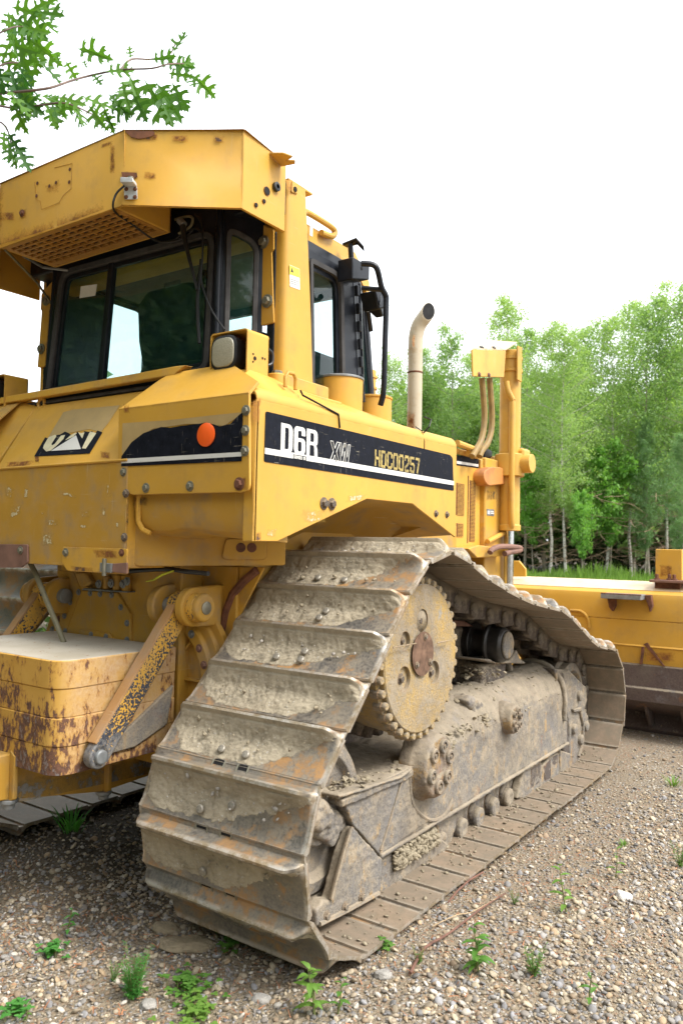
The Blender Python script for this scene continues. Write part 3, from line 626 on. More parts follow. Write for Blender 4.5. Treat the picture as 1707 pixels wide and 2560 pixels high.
# brackets on the bottom of the door
br1 = part(MB().prism(fillet(PY(ZK((612,1635),(1245,1655),(1245,1905),(660,1870),(612,1790)), 2.028), .008, 3), (0, .01, 0)), 'latch_bracket', M_YELR, .002)
part(MB().prism(fillet(PY(ZK((1090,1800),(1245,1790),(1245,1900),(1085,1880)), 2.02), .004, 2), (0, .008, 0)), 'latch_strap', M_RUSTP, .002, parent=br1)
part(MB().prism(PY(ZK((978,1790),(1092,1800),(1085,1890),(978,1880)), 2.012), (0, .016, 0)), 'latch_clip', M_GREY, .002, parent=br1)
c0, c1 = onY(ZK((1026,1750))[0], 2.008), onY(ZK((1022,1920))[0], 2.008)
part(MB().cyl(c0, c1, .009, n=14), 'latch_pin', M_STEEL, .001, parent=br1)
dbolt(onY(ZK((648,1690))[0], 2.027), (0,-1,0), .012, parent=br1); dbolt(onY(ZK((1195,1692))[0], 2.027), (0,-1,0), .010, M_RUST, parent=br1)
l = PY(ZK((-620,1600),(268,1612),(270,1790),(205,1838),(-620,1850)), 2.028)
br2 = part(MB().prism(fillet(l, .008, 3), (0, .01, 0)), 'latch_bracket', M_RUSTP, .002); tag(br2, 'bracket covered in dull red rust')
dbolt(onY(ZK((205,1668))[0], 2.027), (0,-1,0), .012, parent=br2)
# box body behind these sheets
part(MB().box(-.60, .60, 2.30, 3.62, 1.63, 2.06), 'hood_core', M_DARK, .004)
part(MB().box(-.42, .42, 2.35, 5.3, .55, 1.62), 'main_case', M_YELD, .01)
part(MB().box(.42, .62, 2.52, 4.6, 1.22, 1.66), 'main_frame_rail', M_YELD, .01)
part(MB().box(-.62, -.42, 2.52, 4.6, 1.22, 1.66), 'main_frame_rail', M_YELD, .01)
# gear case cover plate with its bolts
yc = 2.335
cov = part(MB().prism(PY(ZT((760,470),(1090,490),(1215,690),(1228,1100),(640,1100),(620,870)), yc), (0, .02, 0)), 'case_cover', M_YELD, .005)
for p in ZT((845,497),(938,503),(1045,513),(1130,628),(1188,775),(1188,932)): dbolt(onY(p, yc-.001), (0,-1,0), .010, M_GREY, parent=cov)
part(MB().prism(PY(ZT((540,280),(690,300),(760,470),(620,870),(575,900)), yc+.012), (0, .02, 0)), 'case_wing', M_YELD, .004)
for p in ZT((737,487),(658,580),(605,707),(612,850)): dbolt(onY(p, yc+.01), (0,-1,0), .010, M_GREY)
part(MB().prism([onY(q, yc-.03) for q in ZT((780,450),(1190,480),(1190,492),(760,468))], (0, .10, .0)), 'case_shelf', M_GREY, .002)
part(MB().prism(PY(ZT((690,300),(790,300),(850,400),(790,445),(740,430)), yc-.02), (0, .06, 0)), 'case_boss', M_YELD, .01)
for a, b, r in (((1000,340),(1000,460),.02),((1100,330),(1100,470),.022),((1180,330),(1185,480),.022)):
    part(MB().cyl(onY(ZT(a)[0], yc), onY(ZT(b)[0], yc), r, n=16), 'case_boss', M_YELD, .002)
for p in ZT((925,410),(1040,405),(1150,410),(1190,385)): dbolt(onY(p, yc-.03), (0,-1,0), .013, M_GREY)
part(MB().prism(PY(ZT((740,835),(1020,870),(1045,900),(1045,980),(730,960)), yc-.012), (0, .02, 0)), 'case_lug', M_YELD, .004)
for p in ZT((853,880),(992,900)): dbolt(onY(p, yc-.013), (0,-1,0), .009, M_GREY)
part(MB().tube([onY(q, 2.10) for q in ZT((285,215),(330,300),(420,520),(520,760),(600,960))], .012, 8), 'hose', M_HOSE, 0)
part(MB().tube([onY(q, 2.26) for q in ZO((140,480),(260,470),(420,460),(560,460),(680,480),(900,500))], .010, 8), 'hose', M_CABLE, 0)
part(MB().tube([onY(q, 2.24) for q in ZO((320,575),(390,560),(470,510),(575,475))], [.002,.004,.005,.004], 6), 'loose_wire', M_LEAD, 0)
# lugs and arms that carry the counterweight
for s in (1, -1):
    mb = MB(); cy, cz = 2.31, 1.25
    def lug(x0, x1, r):
        prof = [(cy+r*math.cos(a), cz+r*math.sin(a)) for a in [math.pi*.5+math.pi*k/10 for k in range(11)]]
        prof += [(2.62, cz-r*1.1), (2.62, cz+r*1.15)]
        mb.prism([(s*x0, y, z) for y, z in prof], (s*(x1-x0), 0, 0))
    lug(.34, .385, .085); lug(.505, .55, .082)
    part(mb, 'arm_lug', M_YELD, .008)
    mb = MB(); mb.cyl((s*.31, cy, cz), (s*.60, cy, cz), .035, n=20); part(mb, 'arm_pin', M_GREY, .003)
    e = V((s*.47, 1.895, .715)); t0 = V((s*.47, cy, cz)); d = (e-t0); L = d.length; d.normalize(); pr = V((0, -d.z, d.y))
    if pr.y > 0: pr = -pr
    mb = MB(); hw = .046
    mb.obox(t0+d*(L*.5), (s*.022, 0, 0), d*(L*.5), pr*hw)
    mb.cyl((s*.435, cy, cz), (s*.585, cy, cz), .060, n=32); mb.cyl((s*.448, e.y, e.z), (s*.492, e.y, e.z), hw, n=24)
    arm = part(mb, 'counterweight_arm', M_ARM, .006)
    part(MB().lathe((s*.585, cy, cz), (s,0,0), [(0,.060),(.018,.058),(.024,.050),(.024,.0)], 32), 'arm_boss', M_YELD, .003, parent=arm)
    part(MB().lathe((s*.609, cy, cz), (s,0,0), [(0,.027),(.004,.027),(.006,.023)], 28), 'pin_cap', M_STEEL, 0, parent=arm)
    part(MB().obox(t0+d*(L*.5)+pr*(hw+.004)-V((s*.0, 0, 0)), (s*.024, 0, 0), d*(L*.46), pr*.005), 'arm_edge', M_CWT2, .002, parent=arm)
    part(MB().lathe((s*.492, e.y, e.z), (s,0,0), [(0,.028),(.012,.026),(.016,.018)], 20), 'arm_bolt', M_GREY, .002, parent=arm)
    part(MB().prism([(s*.42, 2.30, .92), (s*.42, 1.92, .70), (s*.42, 2.10, .70), (s*.42, 2.27, .76)], (s*.025, 0, 0)), 'arm_gusset', M_FRAME, .006)
# counterweight: stacked rounded slabs
mb = MB(); cz0, cz1 = .655, 1.075
def cwring(z, g=0, x=.43):
    pts = [(-x-g, 2.32, 0), (-x-g, 1.80, 0), (-x+.045-g, 1.752-g, 0), (x-.045+g, 1.752-g, 0), (x+g, 1.80, 0), (x+g, 2.32, 0)]
    return [(p.x, p.y, z) for p in fillet(pts, [.01,.04,.04,.04,.04,.01], 6)]
n4 = 4; rings = []
for k in range(n4):
    a = cz0+(cz1-cz0)*k/n4; b = cz0+(cz1-cz0)*(k+1)/n4; sh = .003*(k % 2)
    rings += [cwring(a+.0008, sh-.0035), cwring(a+.0035, sh), cwring(b-.0035, sh), cwring(b-.0008, sh-.0035)]
mb.loft(rings); part(mb, 'counterweight', M_CWT, 0)
k_ = NT('pale_chipped_top'); co_ = k_.map(); f_ = k_.noise(co_, 45, 4, .6)
k_.bsdf(k_.mix(k_.ramp(f_, .655, .68), k_.mix(k_.ramp(k_.noise(co_, 5, 5), .35, .7), (0.34, 0.30, 0.23), (0.43, 0.39, 0.32)), (0.24, 0.11, 0.05)), .65, 0, k_.bump(f_, .15, .003))
part(MB().prism(cwring(cz1-.003, -.006), (0, 0, .004)), 'counterweight_top', k_.m, .002)
# drawbar box below the counterweight
GX_ = .15
gl = [tuple(onX(q, GX_)[1:]) for q in D((-6,1842),(20,1838),(240,1818),(352,1779))]
gl = gl+[(2.62, gl[3][1]+.03), (2.62, .70), (gl[0][0], .70)]
bgd = part(MB().prism([(GX_, y, z) for y, z in gl], (-GX_*2, 0, 0)), 'belly_guard', M_YELD, .006)
for q in D((25,1838),(242,1818)):
    y, z0 = onX(q, GX_)[1:]
    part(MB().prism([(GX_, y-.01, z0-.005), (GX_+.03, y-.01, z0+.01), (GX_+.03, y-.01, z0+.17), (GX_, y-.01, z0+.19)], (0, .02, 0)), 'guard_rib', M_YELD, .003, parent=bgd)
    part(MB().lathe((GX_-.01, y, z0+.004), (0,0,-1), [(0,.034),(.014,.034),(.02,.024),(.036,.022),(.040,.013)], 16), 'guard_bolt', M_GREY, .002, parent=bgd)
part(MB().prism([(.42, 2.44, .52), (.64, 2.44, .52), (.64, 2.44, .84), (.42, 2.44, .84)], (0, .05, 0)), 'case_bottom', M_YELD, .006)
part(MB().box(-.9, .62, 2.42, 5.2, .50, .56), 'belly_plate', M_FRAMED, .005)
# ribbed round cover on the case behind the arm
for s in (1, -1):
    cx_ = s*.29; mb = MB(); mb.lathe((cx_, 2.455, .93), (0,-1,0), [(0,.36),(.03,.36),(.034,.325),(.05,.32),(.055,.285),(.075,.28),(.08,.235),(.065,.23),(.05,.215),(.05,.0)], 80)
    ax = part(mb, 'case_end_cover', M_YELD, .003)
    for k in range(22):
        a = 2*math.pi*k/22; dbolt((cx_+.258*math.cos(a), 2.379, .93+.258*math.sin(a)), (0,-1,0), .012, M_RUSTP if k % 3 else M_GREY, parent=ax)
    for k in range(8):
        a = 2*math.pi*k/8; ca, sa = math.cos(a), math.sin(a)
        part(MB().obox((cx_+.14*ca, 2.395, .93+.14*sa), (.085*ca, 0, .085*sa), (0, .014, 0), (-.006*sa, 0, .006*ca)), 'housing_rib', M_YELD, .003, parent=ax)
    part(MB().box(*sorted((s*.30, s*.625)), 2.475, 2.56, .50, 1.42), 'frame_end_plate', M_YELD, .006)
part(MB().prism(PY(ZO((870,440),(1420,440),(1010,1250),(985,1250),(985,1060),(920,1060),(920,560),(870,540)), 2.49), (0, .012, 0)), 'guard_sheet', M_YELR, .003)
mb = MB(); ctr = onX(ZO((1500,1100))[0], .63)
part(MB().tube([onY(q, 2.478) for q in ZO((1350,470),(1230,570),(1130,690),(1070,850),(1040,1000),(1025,1150),(1010,1250))], .019, 8), 'guard_rim', M_RUST, 0)
dbolt(onY(ZO((836,1012))[0], 2.48), (0,-1,0), .012, M_DARK)

# ===== stains, scuffs and rust blooms on the paint
def stain(quad, mat, parent=None, n=18, soft=.3, name='paint_stain', sides=None):
    a, b, c, d = [V(p) for p in quad]; vs = []; cs = []
    for j in range(n+1):
        for i in range(n+1):
            u, v = i/n, j/n; vs.append(tuple((a*(1-u)+b*u)*(1-v)+(d*(1-u)+c*u)*v)); l_, r_, t_, b_ = sides or (soft,)*4; e = min((d_/f_ if f_ else 1) for d_, f_ in ((u, l_), (1-u, r_), (v, t_), (1-v, b_))); cs.append((min(1, e), 0, 0, 1))
    fs = [(j*(n+1)+i, j*(n+1)+i+1, (j+1)*(n+1)+i+1, (j+1)*(n+1)+i) for j in range(n) for i in range(n)]
    o = mesh_np(name, np.array(vs), np.array(fs), mat, None, True, np.array(cs))
    if parent is None: _adopt(o)
    else: o.parent = parent
    return o
def grow(l, k=.35):
    c = [sum(q[i] for q in l)/4 for i in (0, 1)]; return [(q[0]+(q[0]-c[0])*k, q[1]+(q[1]-c[1])*k) for q in l]
for l in (((85,1215),(230,1210),(225,1320),(85,1390)),((230,1035),(300,1035),(270,1180),(230,1180)),((1035,1000),(1075,1000),(1072,1150),(1045,1150)),((1045,1095),(1110,1095),(1095,1155),(1045,1160)),((400,1285),(445,1285),(440,1325),(400,1325)),((780,1270),(900,1270),(890,1360),(790,1360)),((1000,1235),(1042,1235),(1042,1350),(1000,1345)),((430,1345),(600,1360),(590,1440),(440,1440)),((560,1075),(800,1130),(795,1175),(570,1125)),((760,1415),(880,1415),(870,1455),(770,1455)),((380,1480),(560,1480),(540,1640),(400,1640)),((1130,1385),(1170,1385),(1165,1460),(1140,1460)),((60,1000),(170,1060),(120,1170),(30,1170))):
    stain([onY(q, 2.0385) for q in ZK(*grow(l, .25))], S_PALE)
for l in (((-20,790),(410,765),(405,860),(-20,880)),((960,670),(1110,690),(1105,800),(960,780)),((330,720),(400,720),(400,830),(330,830)),((1195,230),(1270,230),(1265,310),(1195,310))): stain([leanpx(q, .0012) for q in ZK(*l)], S_RUST, rp)
for l in (((1060,1065),(1140,1060),(1148,1155),(1070,1155)),((555,735),(600,735),(600,800),(555,800))): stain([onY(q, YP-.0135) for q in ZB(*l)], S_RUST, plate)
stain([onY(q, 2.073) for q in ZB((590,1158),(690,1158),(690,1225),(590,1225))], S_DIRT)
stain([onY(q, 2.0385) for q in ZK((1225,1110),(1275,1110),(1270,1500),(1225,1500))], S_DIRT)
for l in (((1140,690),(1200,690),(1190,880),(1145,880)),): stain([onX(q, XS+.001) for q in ZB(*l)], S_RUST, sp)
for l in (((300,930),(520,930),(520,1040),(300,1050)),((560,860),(760,850),(700,900),(560,930)),((130,1040),(230,1040),(220,1120),(130,1120))): stain([onX(q, XS+.001) for q in ZD(*l)], S_PALE, sp)
for l in (((80,1060),(130,1060),(130,1140),(80,1140)),): stain([onX(q, XS+.001) for q in ZD(*l)], S_BARE, sp)
for l in (((950,430),(1020,430),(1010,560),(955,560)),): stain([onY(q, 2.488) for q in ZO(*l)], S_DIRT)
for l in (((860,560),(960,560),(960,800),(860,800)),): stain([onY(q, 2.488) for q in ZO(*l)], S_RUST)
stain([onY(q, 2.027) for q in ZK((800,1640),(1245,1640),(1245,1780),(900,1760))], S_RUST, br1); stain([onY(q, 2.027) for q in ZK((620,1800),(1000,1830),(1000,1900),(660,1890))], S_BARE, br1)
S_WORN = stain_mat('scraped_steel', (0.16, 0.155, 0.15), (0.24, 0.23, 0.21), (0.35, 0.24, 0.08), .6, 12)
stain([(GX_+.0015, gl[0][0], gl[0][1]+.10), (GX_+.0015, 2.6, gl[3][1]+.12), (GX_+.0015, 2.6, gl[3][1]), (GX_+.0015, gl[0][0], gl[0][1]-.02)], S_WORN, bgd, sides=(.05,.1,.5,0))
# ===== rollover canopy
zb, zt = 2.83, 3.135
plan = [(-.86, 2.47), (-.86, 2.215), (-.43, 1.965), (.43, 1.965), (.86, 2.19), (.86, 2.455)]
def ztop(x, y): return 3.15-.022*max(0, (abs(x)-.43)/.43)-.06*max(0, y-2.2)
def zbot(x, y): return 2.845-.03*max(0, (abs(x)-.43)/.43)
mb = MB()
outer = [(x, y) for x, y in plan]
cx0 = V((0, 2.45, 0))
for a, b in zip(plan[:-1], plan[1:]):
    A, B = V((a[0], a[1], 0)), V((b[0], b[1], 0)); n = (B-A).cross(V((0,0,1))).normalized(); 
    if n.dot(cx0-(A+B)/2) < 0: n = -n
    pts = [(a[0], a[1], zbot(*a)), (b[0], b[1], zbot(*b)), (b[0], b[1], ztop(*b)), (a[0], a[1], ztop(*a))]
    mb.prism(pts, n*.012)
mb.add([(x, y, ztop(x, y)-.002) for x, y in plan], [[0,1,2,3,4,5]]); mb.add([(x*.99, y+.005, ztop(x, y)-.016) for x, y in plan], [[0,1,2,3,4,5]])
can = part(mb, 'canopy', M_YEL, .006, 3, 20, weld=True)
# rust where paint has gone
def patch(name, pts, mat, axis, parent, d):
    part(MB().prism(pts, V(axis)*d), name, mat, 0, parent=parent)
# heavy cross beam and posts
mb = MB(); mb.box(-.83, .83, 2.50, 2.64, 2.86, 3.055); part(mb, 'canopy_beam', M_YEL, .02, 3)
part(MB().box(-.835, .845, 2.49, 2.66, 3.056, 3.066), 'beam_cap', M_YELR, .002)
for s in (1, -1):
    mb = MB()
    def pr(z, dy): 
        p = [(s*.77, 2.475, z), (s*.852, 2.475, z), (s*.852, 2.625+dy, z), (s*.77, 2.625+dy, z)]
        return fillet(p, [.004,.04,.03,.004], 5)
    mb.loft([pr(2.20, .075), pr(2.5, .05), pr(2.8, .02), pr(3.056, -.01)])
    post = part(mb, 'canopy_post', M_YEL, 0)
    base = part(MB().prism([(p.x, p.y, 2.15) for p in fillet([(s*.66, 2.36, 0), (s*.92, 2.36, 0), (s*.92, 2.73, 0), (s*.66, 2.73, 0)], .04, 4)], (0, 0, .055)), 'post_base', M_YELR, .006)
    part(MB().prism([(p.x, p.y, 2.05) for p in fillet([(s*.64, 2.34, 0), (s*.94, 2.34, 0), (s*.94, 2.80, 0), (s*.64, 2.80, 0)], .03, 4)], (0, 0, .10)), 'post_base', M_YELR, .006)
    dbolt((s*.865, 2.42, 2.205), (0,0,1), .022, parent=base)
    # mounting strap with two bolts
    mb = MB()
    if s > 0: l = PY(ZI((60,450),(262,545),(262,700),(245,715),(262,1275),(165,1300),(150,760),(95,600)), 2.462)
    else: l = [V((-p.x-.035, p.y, p.z)) for p in PY(ZI((60,450),(262,545),(262,700),(245,715),(262,1275),(165,1300),(150,760),(95,600)), 2.462)]
    mb.prism(fillet(l, .008, 2), (0, .012, 0))
    st = part(mb, 'post_strap', M_YELR, .002)
    for q in ZI((185,645),(215,1107)):
        p = onY(q, 2.46); p = p if s > 0 else V((-p.x-.035, p.y, p.z))
        dbolt(p, (0,-1,0), .019, parent=st)
    p = onY(ZI((215,1107))[0], 2.46); p = p if s > 0 else V((-p.x-.035, p.y, p.z))
    part(MB().cyl(p+V((s*.012, .035, 0)), p+V((s*.055, .035, -.002)), .020, n=18), 'strap_boss', M_YELR, .003, parent=st)
# canopy fittings: hook, holes, grommet, label
XC = .861
hk = onX(ZI((285,30))[0], XC)
mb = MB(); mb.prism([(XC, hk.y-.045, hk.z+.022), (XC+.06, hk.y-.03, hk.z+.012), (XC+.085, hk.y+.0, hk.z+.004), (XC+.05, hk.y+.005, hk.z), (XC+.082, hk.y+.02, hk.z-.004), (XC+.07, hk.y+.035, hk.z-.006), (XC, hk.y+.03, hk.z)], (0,0,.008))
part(mb, 'canopy_hook', M_YELR, .002)
for q, r_, m_ in zip(ZI((213,243),(128,352),(190,323)), (.0155,.008,.008), (M_SOOT_HOLE,)*3):
    c = onX(q, XC); part(MB().lathe(c-V((.002,0,0)), (1,0,0), [(0,r_*1.15),(.003,r_*1.15)], 20), 'bolt_hole', M_RUST, 0, parent=can)
    part(MB().lathe(c-V((.001,0,0)), (1,0,0), [(0,r_),(.003,r_)], 20), 'bolt_hole', m_, 0, parent=can)
c = onX(ZI((278,213))[0], XC)
part(MB().lathe(c, (1,0,0), [(0,.019),(.012,.019),(.014,.015),(.014,.009),(.0,.009)], 20), 'grommet', M_CABLE, 0, parent=can)
mb = MB(); l = [onX(q, .856) for q in ZI((340,120),(415,160),(415,180),(395,175),(395,260),(450,280),(450,170),(520,225),(520,250),(340,140))]
lg = part(MB().prism([onX(q, .858) for q in ZI((412,165),(450,190),(450,268),(405,250))], (-.01,0,0)), 'beam_lug', M_YELR, .002)
c = onX(ZI((432,230))[0], .859); part(MB().lathe(c, (1,0,0), [(0,.011),(.003,.011)], 16), 'bolt_hole', M_SOOT_HOLE, 0, parent=lg)
lb = part(MB().prism([onX(q, .8535) for q in ZI((388,820),(466,855),(470,1018),(392,990))], (-.0012,0,0)), 'warning_label', M_LBL, 0)
part(MB().prism([onX(q, .8545) for q in ZI((388,822),(465,857),(467,922),(390,895))], (-.0008,0,0)), 'label_field', M_LBY, 0, parent=lb)
for q in (((398,876),(408,842),(420,884)),): part(MB().prism([onX(a, .855) for a in ZI(*q)], (-.0006,0,0)), 'label_mark', M_CABLE, 0, parent=lb)
for y_ in (930, 945, 960): part(MB().prism([onX(a, .8548) for a in ZI((398,y_),(460,y_+22),(460,y_+25),(398,y_+4))], (-.0006,0,0)), 'label_mark', M_GREY, 0, parent=lb)
# aerial bracket on the chamfer with four rusty screws and its wire
cd0, cd1 = V((.43, 1.965, 0)), V((.86, 2.19, 0)); cn = (cd1-cd0).cross(V((0,0,1))).normalized(); cn = cn if cn.y < 0 else -cn
def onC(p, d=0.0):
    o = cd0+cn*d; r = V(_ray(p)); c = V(CAM); return c+r*((o-c).dot(cn)/r.dot(cn))
part(MB().prism([onC(q, .001) for q in ZA((555,785),(625,788),(628,805),(612,815),(590,800),(560,812))], cn*.002), 'rust_patch', M_RUST, 0, parent=can)
part(MB().prism([onC(q, .001) for q in ZA((570,594),(700,598),(708,607),(695,622),(640,634),(600,626),(578,606))], cn*.002), 'rust_patch', M_RUST, 0, parent=can)
ab = part(MB().prism(fillet([onC(q, .004) for q in ZA((567,850),(627,850),(629,910),(569,910))], .006, 3), cn*.004), 'aerial_bracket', M_ALU, .001)
part(MB().prism(fillet([onC(q, .008) for q in ZA((567,828),(622,830),(627,852),(567,852))], .004, 2), cn*.04), 'bracket_shelf', M_ALU, .002, parent=ab)
c = onC(ZA((597,824))[0], .02); part(MB().cyl(c, c+V((0,0,.014)), .012, n=20), 'aerial_mount', M_STEEL, .001, parent=ab)
for q in ZA((577,862),(617,862),(576,898),(616,898)): dbolt(onC(q, .008), cn, .0055, M_RUST, parent=ab)
pts = [onC(ZA((568,846))[0], .02), onC(ZA((530,885))[0], .02), onC(ZA((516,940))[0], .012), onY(ZA((535,975))[0], 2.02), onY(ZA((600,1020))[0], 2.12), onY(ZA((690,1085))[0], 2.22), onY(ZA((750,1105))[0], 2.28), onY(ZA((830,1090))[0], 2.31), onY(ZA((880,1050))[0], 2.32)]
def smooth(pts, n=6):
    out = []; pts = [V(p) for p in pts]
    for i in range(len(pts)-1):
        p0, p1, p2, p3 = pts[max(i-1,0)], pts[i], pts[i+1], pts[min(i+2, len(pts)-1)]
        for k in range(n):
            t = k/n; out.append(.5*((2*p1)+(p2-p0)*t+(2*p0-5*p1+4*p2-p3)*t*t+(-p0+3*p1-3*p2+p3)*t**3))
    return out+[pts[-1]]
part(MB().tube(smooth(pts), .0045, 8), 'aerial_cable', M_CABLE, 0)
part(MB().tube(smooth([onY(q, 2.31) for q in ZV((935,180),(1010,160),(1050,170),(1040,220),(1000,250),(960,270))]), .006, 8), 'cable', M_HOSE, 0)
part(MB().tube(smooth([onY(q, 2.30) for q in ZV((1065,145),(1100,190),(1115,260),(1115,420),(1105,560),(1135,680),(1190,800),(1260,900))]), .0042, 8), 'cable', M_CABLE, 0)
part(MB().tube(smooth([onY(q, 2.315) for q in ZV((860,325),(930,310),(1000,265),(1070,240),(1110,270))]), .0042, 8), 'cable', M_CABLE, 0)
wp = part(MB().tube([onY(q, 2.29) for q in ZV((985,220),(1000,310),(1018,395),(1050,520),(1080,640))], [.013,.011,.009,.007,.006], 8), 'wiper_arm', M_CABLE, 0)
part(MB().tube([onY(q, 2.295) for q in ZV((965,185),(995,215))], .016, 10), 'wiper_spindle', M_GREY, .002, parent=wp)
part(MB().tube([onY(q, 2.315) for q in ZV((1108,440),(1095,560),(1082,700),(1086,870),(1095,990))], .008, 8), 'wiper_blade', M_CABLE, 0, parent=wp)
# air-conditioner housing with bar grille underneath
gy0, gy1, gz = 1.985, 2.275, 2.862
gx0, gx1 = -.44, .375
mb = MB(); mb.box(gx1-.012, gx1, gy0, gy1, gz-.006, 3.0); mb.box(gx0, gx0+.012, gy0, gy1, gz-.006, 3.0); mb.box(gx0, gx1, gy1-.012, gy1, gz-.006, 3.0)
ac = part(mb, 'condenser_housing', M_YEL, .003)
mb = MB()
mb.box(gx0+.012, gx1-.012, gy0, gy0+.025, gz-.006, gz+.004); mb.box(gx0+.012, gx1-.012, gy1-.05, gy1-.012, gz-.006, gz+.004)
mb.box(gx0+.012, gx0+.04, gy0+.025, gy1-.05, gz-.006, gz+.004); mb.box(gx1-.04, gx1-.012, gy0+.025, gy1-.05, gz-.006, gz+.004)
nb = 14
for k in range(1, nb): x = gx0+.02+(gx1-gx0-.04)*k/nb; mb.box(x-.006, x+.006, gy0+.02, gy1-.045, gz-.005, gz+.003)
for k in range(1, 7): y = gy0+.015+(gy1-gy0-.065)*k/7; mb.box(gx0+.03, gx1-.03, y-.0055, y+.0055, gz-.0075, gz+.001)
part(mb, 'condenser_grille', M_GRID, 0, parent=ac)
part(MB().box(gx0+.012, gx1-.012, gy0, gy1-.012, gz+.03, gz+.05), 'condenser_core', M_CORE, 0, parent=ac)
part(MB().tube([(gx0+.01, 2.0, 2.855), (-.62, 2.30, 2.82), (-.66, 2.44, 2.72)], .006, 8), 'drain_hose', M_HOSE, 0)
part(MB().tube([(gx0, 2.1, 2.86), (-.52, 2.26, 2.87), (-.4, 2.32, 2.85)], .007, 8), 'drain_hose', M_GREY, 0)
# mark of a removed plate and stray bolts on the rear face
YB = 1.964
for q in ZA((172,835),(227,848),(257,832),(320,772),(317,830),(168,893)):
    part(MB().lathe(onY(q, YB), (0,-1,0), [(0,.0075),(.0015,.0075)], 14), 'bolt_hole', M_RUST, 0, parent=can)
dbolt(onY(ZA((103,972))[0], YB), (0,-1,0), .011, M_RUST, parent=can)
part(MB().tube([onY(q, YB) for q in ZA((160,830),(165,910),(185,915),(190,955),(270,925),(290,890),(325,860),(330,745),(250,765))], .0012, 4), 'plate_outline', M_YELD, 0, parent=can)

# ===== cab
YW = 2.335
tlx, trx, blx, brx = -.475, .585, -.575, .565
# rear wall
wo = fillet([(-.62, YW, 2.12), (.615, YW, 2.12), (.625, YW, 2.97), (-.50, YW, 2.97)], .02, 6)
wi = fillet([(blx+.01, YW, 2.215), (brx, YW, 2.235), (trx, YW, 2.85), (tlx, YW, 2.868)], [.07,.07,.085,.085], 6)
mb = MB(); ring_plate(mb, wo, wi, (0, .03, 0)); cab = part(mb, 'cab_wall', M_BLK, .003)
w2 = inset(wi, .030); mb = MB(); ring_plate(mb, [p+V((0,-.012,0)) for p in wi], [p+V((0,-.010,0)) for p in w2], (0, .04, 0)); rw = part(mb, 'rear_window', M_RUB, .005)
w3 = inset(wi, .052); mb = MB(); ring_plate(mb, [p+V((0,.004,0)) for p in w2], [p+V((0,.004,0)) for p in w3], (0, .02, 0)); part(mb, 'window_frame', M_BLK, .003, parent=rw)
mb = MB(); mb.prism([p+V((0,.014,0)) for p in w2], (0, .004, 0)); part(mb, 'window_glass', M_GLASS, 0, parent=rw)
a, b = onY(ZV((520,480))[0], YW), onY(ZV((440,1215))[0], YW)
part(MB().prism([(a.x-.017, YW-.004, 2.86), (a.x+.017, YW-.004, 2.86), (b.x+.019, YW-.004, 2.2), (b.x-.019, YW-.004, 2.2)], (0, .03, 0)), 'window_mullion', M_BLK, .004, parent=rw)
part(MB().prism([onY(q, YW+.012) for q in ZV((322,617),(427,602),(416,677),(313,694))], (0, -.001, 0)), 'paper_sticker', M_LBL, 0, parent=rw)
# angled corner with its narrow window
ca, cb = V((.615, YW, 0)), V((.735, 2.46, 0)); cdn = (cb-ca).cross(V((0,0,1))).normalized(); cdn = cdn if cdn.y < 0 else -cdn
for s in (1, -1):
    f = lambda t, z, d=0: V(((ca.x+(cb.x-ca.x)*t+cdn.x*d), ca.y+(cb.y-ca.y)*t+cdn.y*d, z)) if s > 0 else V((-(ca.x+(cb.x-ca.x)*t+cdn.x*d)*(.97 if z < 2.5 else .88), ca.y+(cb.y-ca.y)*t+cdn.y*d, z))
    n_ = V((cdn.x*s, cdn.y, 0))
    wo = fillet([f(0, 2.12), f(1.05, 2.12), f(1.05, 2.97), f(0, 2.97)], .01, 6); wi = fillet([f(.12, 2.22), f(.92, 2.22), f(.92, 2.80), f(.12, 2.86)], .055, 6)
    mb = MB(); ring_plate(mb, wo, wi, -n_*.02); part(mb, 'cab_wall', M_BLK, .003)
    if s < 0: part(MB().prism([p-n_*.004 for p in wi], -n_*.008), 'cab_wall', M_BLK, 0); continue
    w2 = inset(wi, .022); mb = MB(); ring_plate(mb, [p+n_*.010 for p in wi], [p+n_*.008 for p in w2], -n_*.03); cw = part(mb, 'corner_window', M_RUB, .004)
    mb = MB(); mb.prism([p-n_*.004 for p in w2], -n_*.004); part(mb, 'window_glass', M_GLASS, 0, parent=cw)
part(MB().cyl((.613, YW-.012, 2.15), (.613, YW-.012, 2.95), .014, n=12), 'corner_seam', M_BLK, 0)
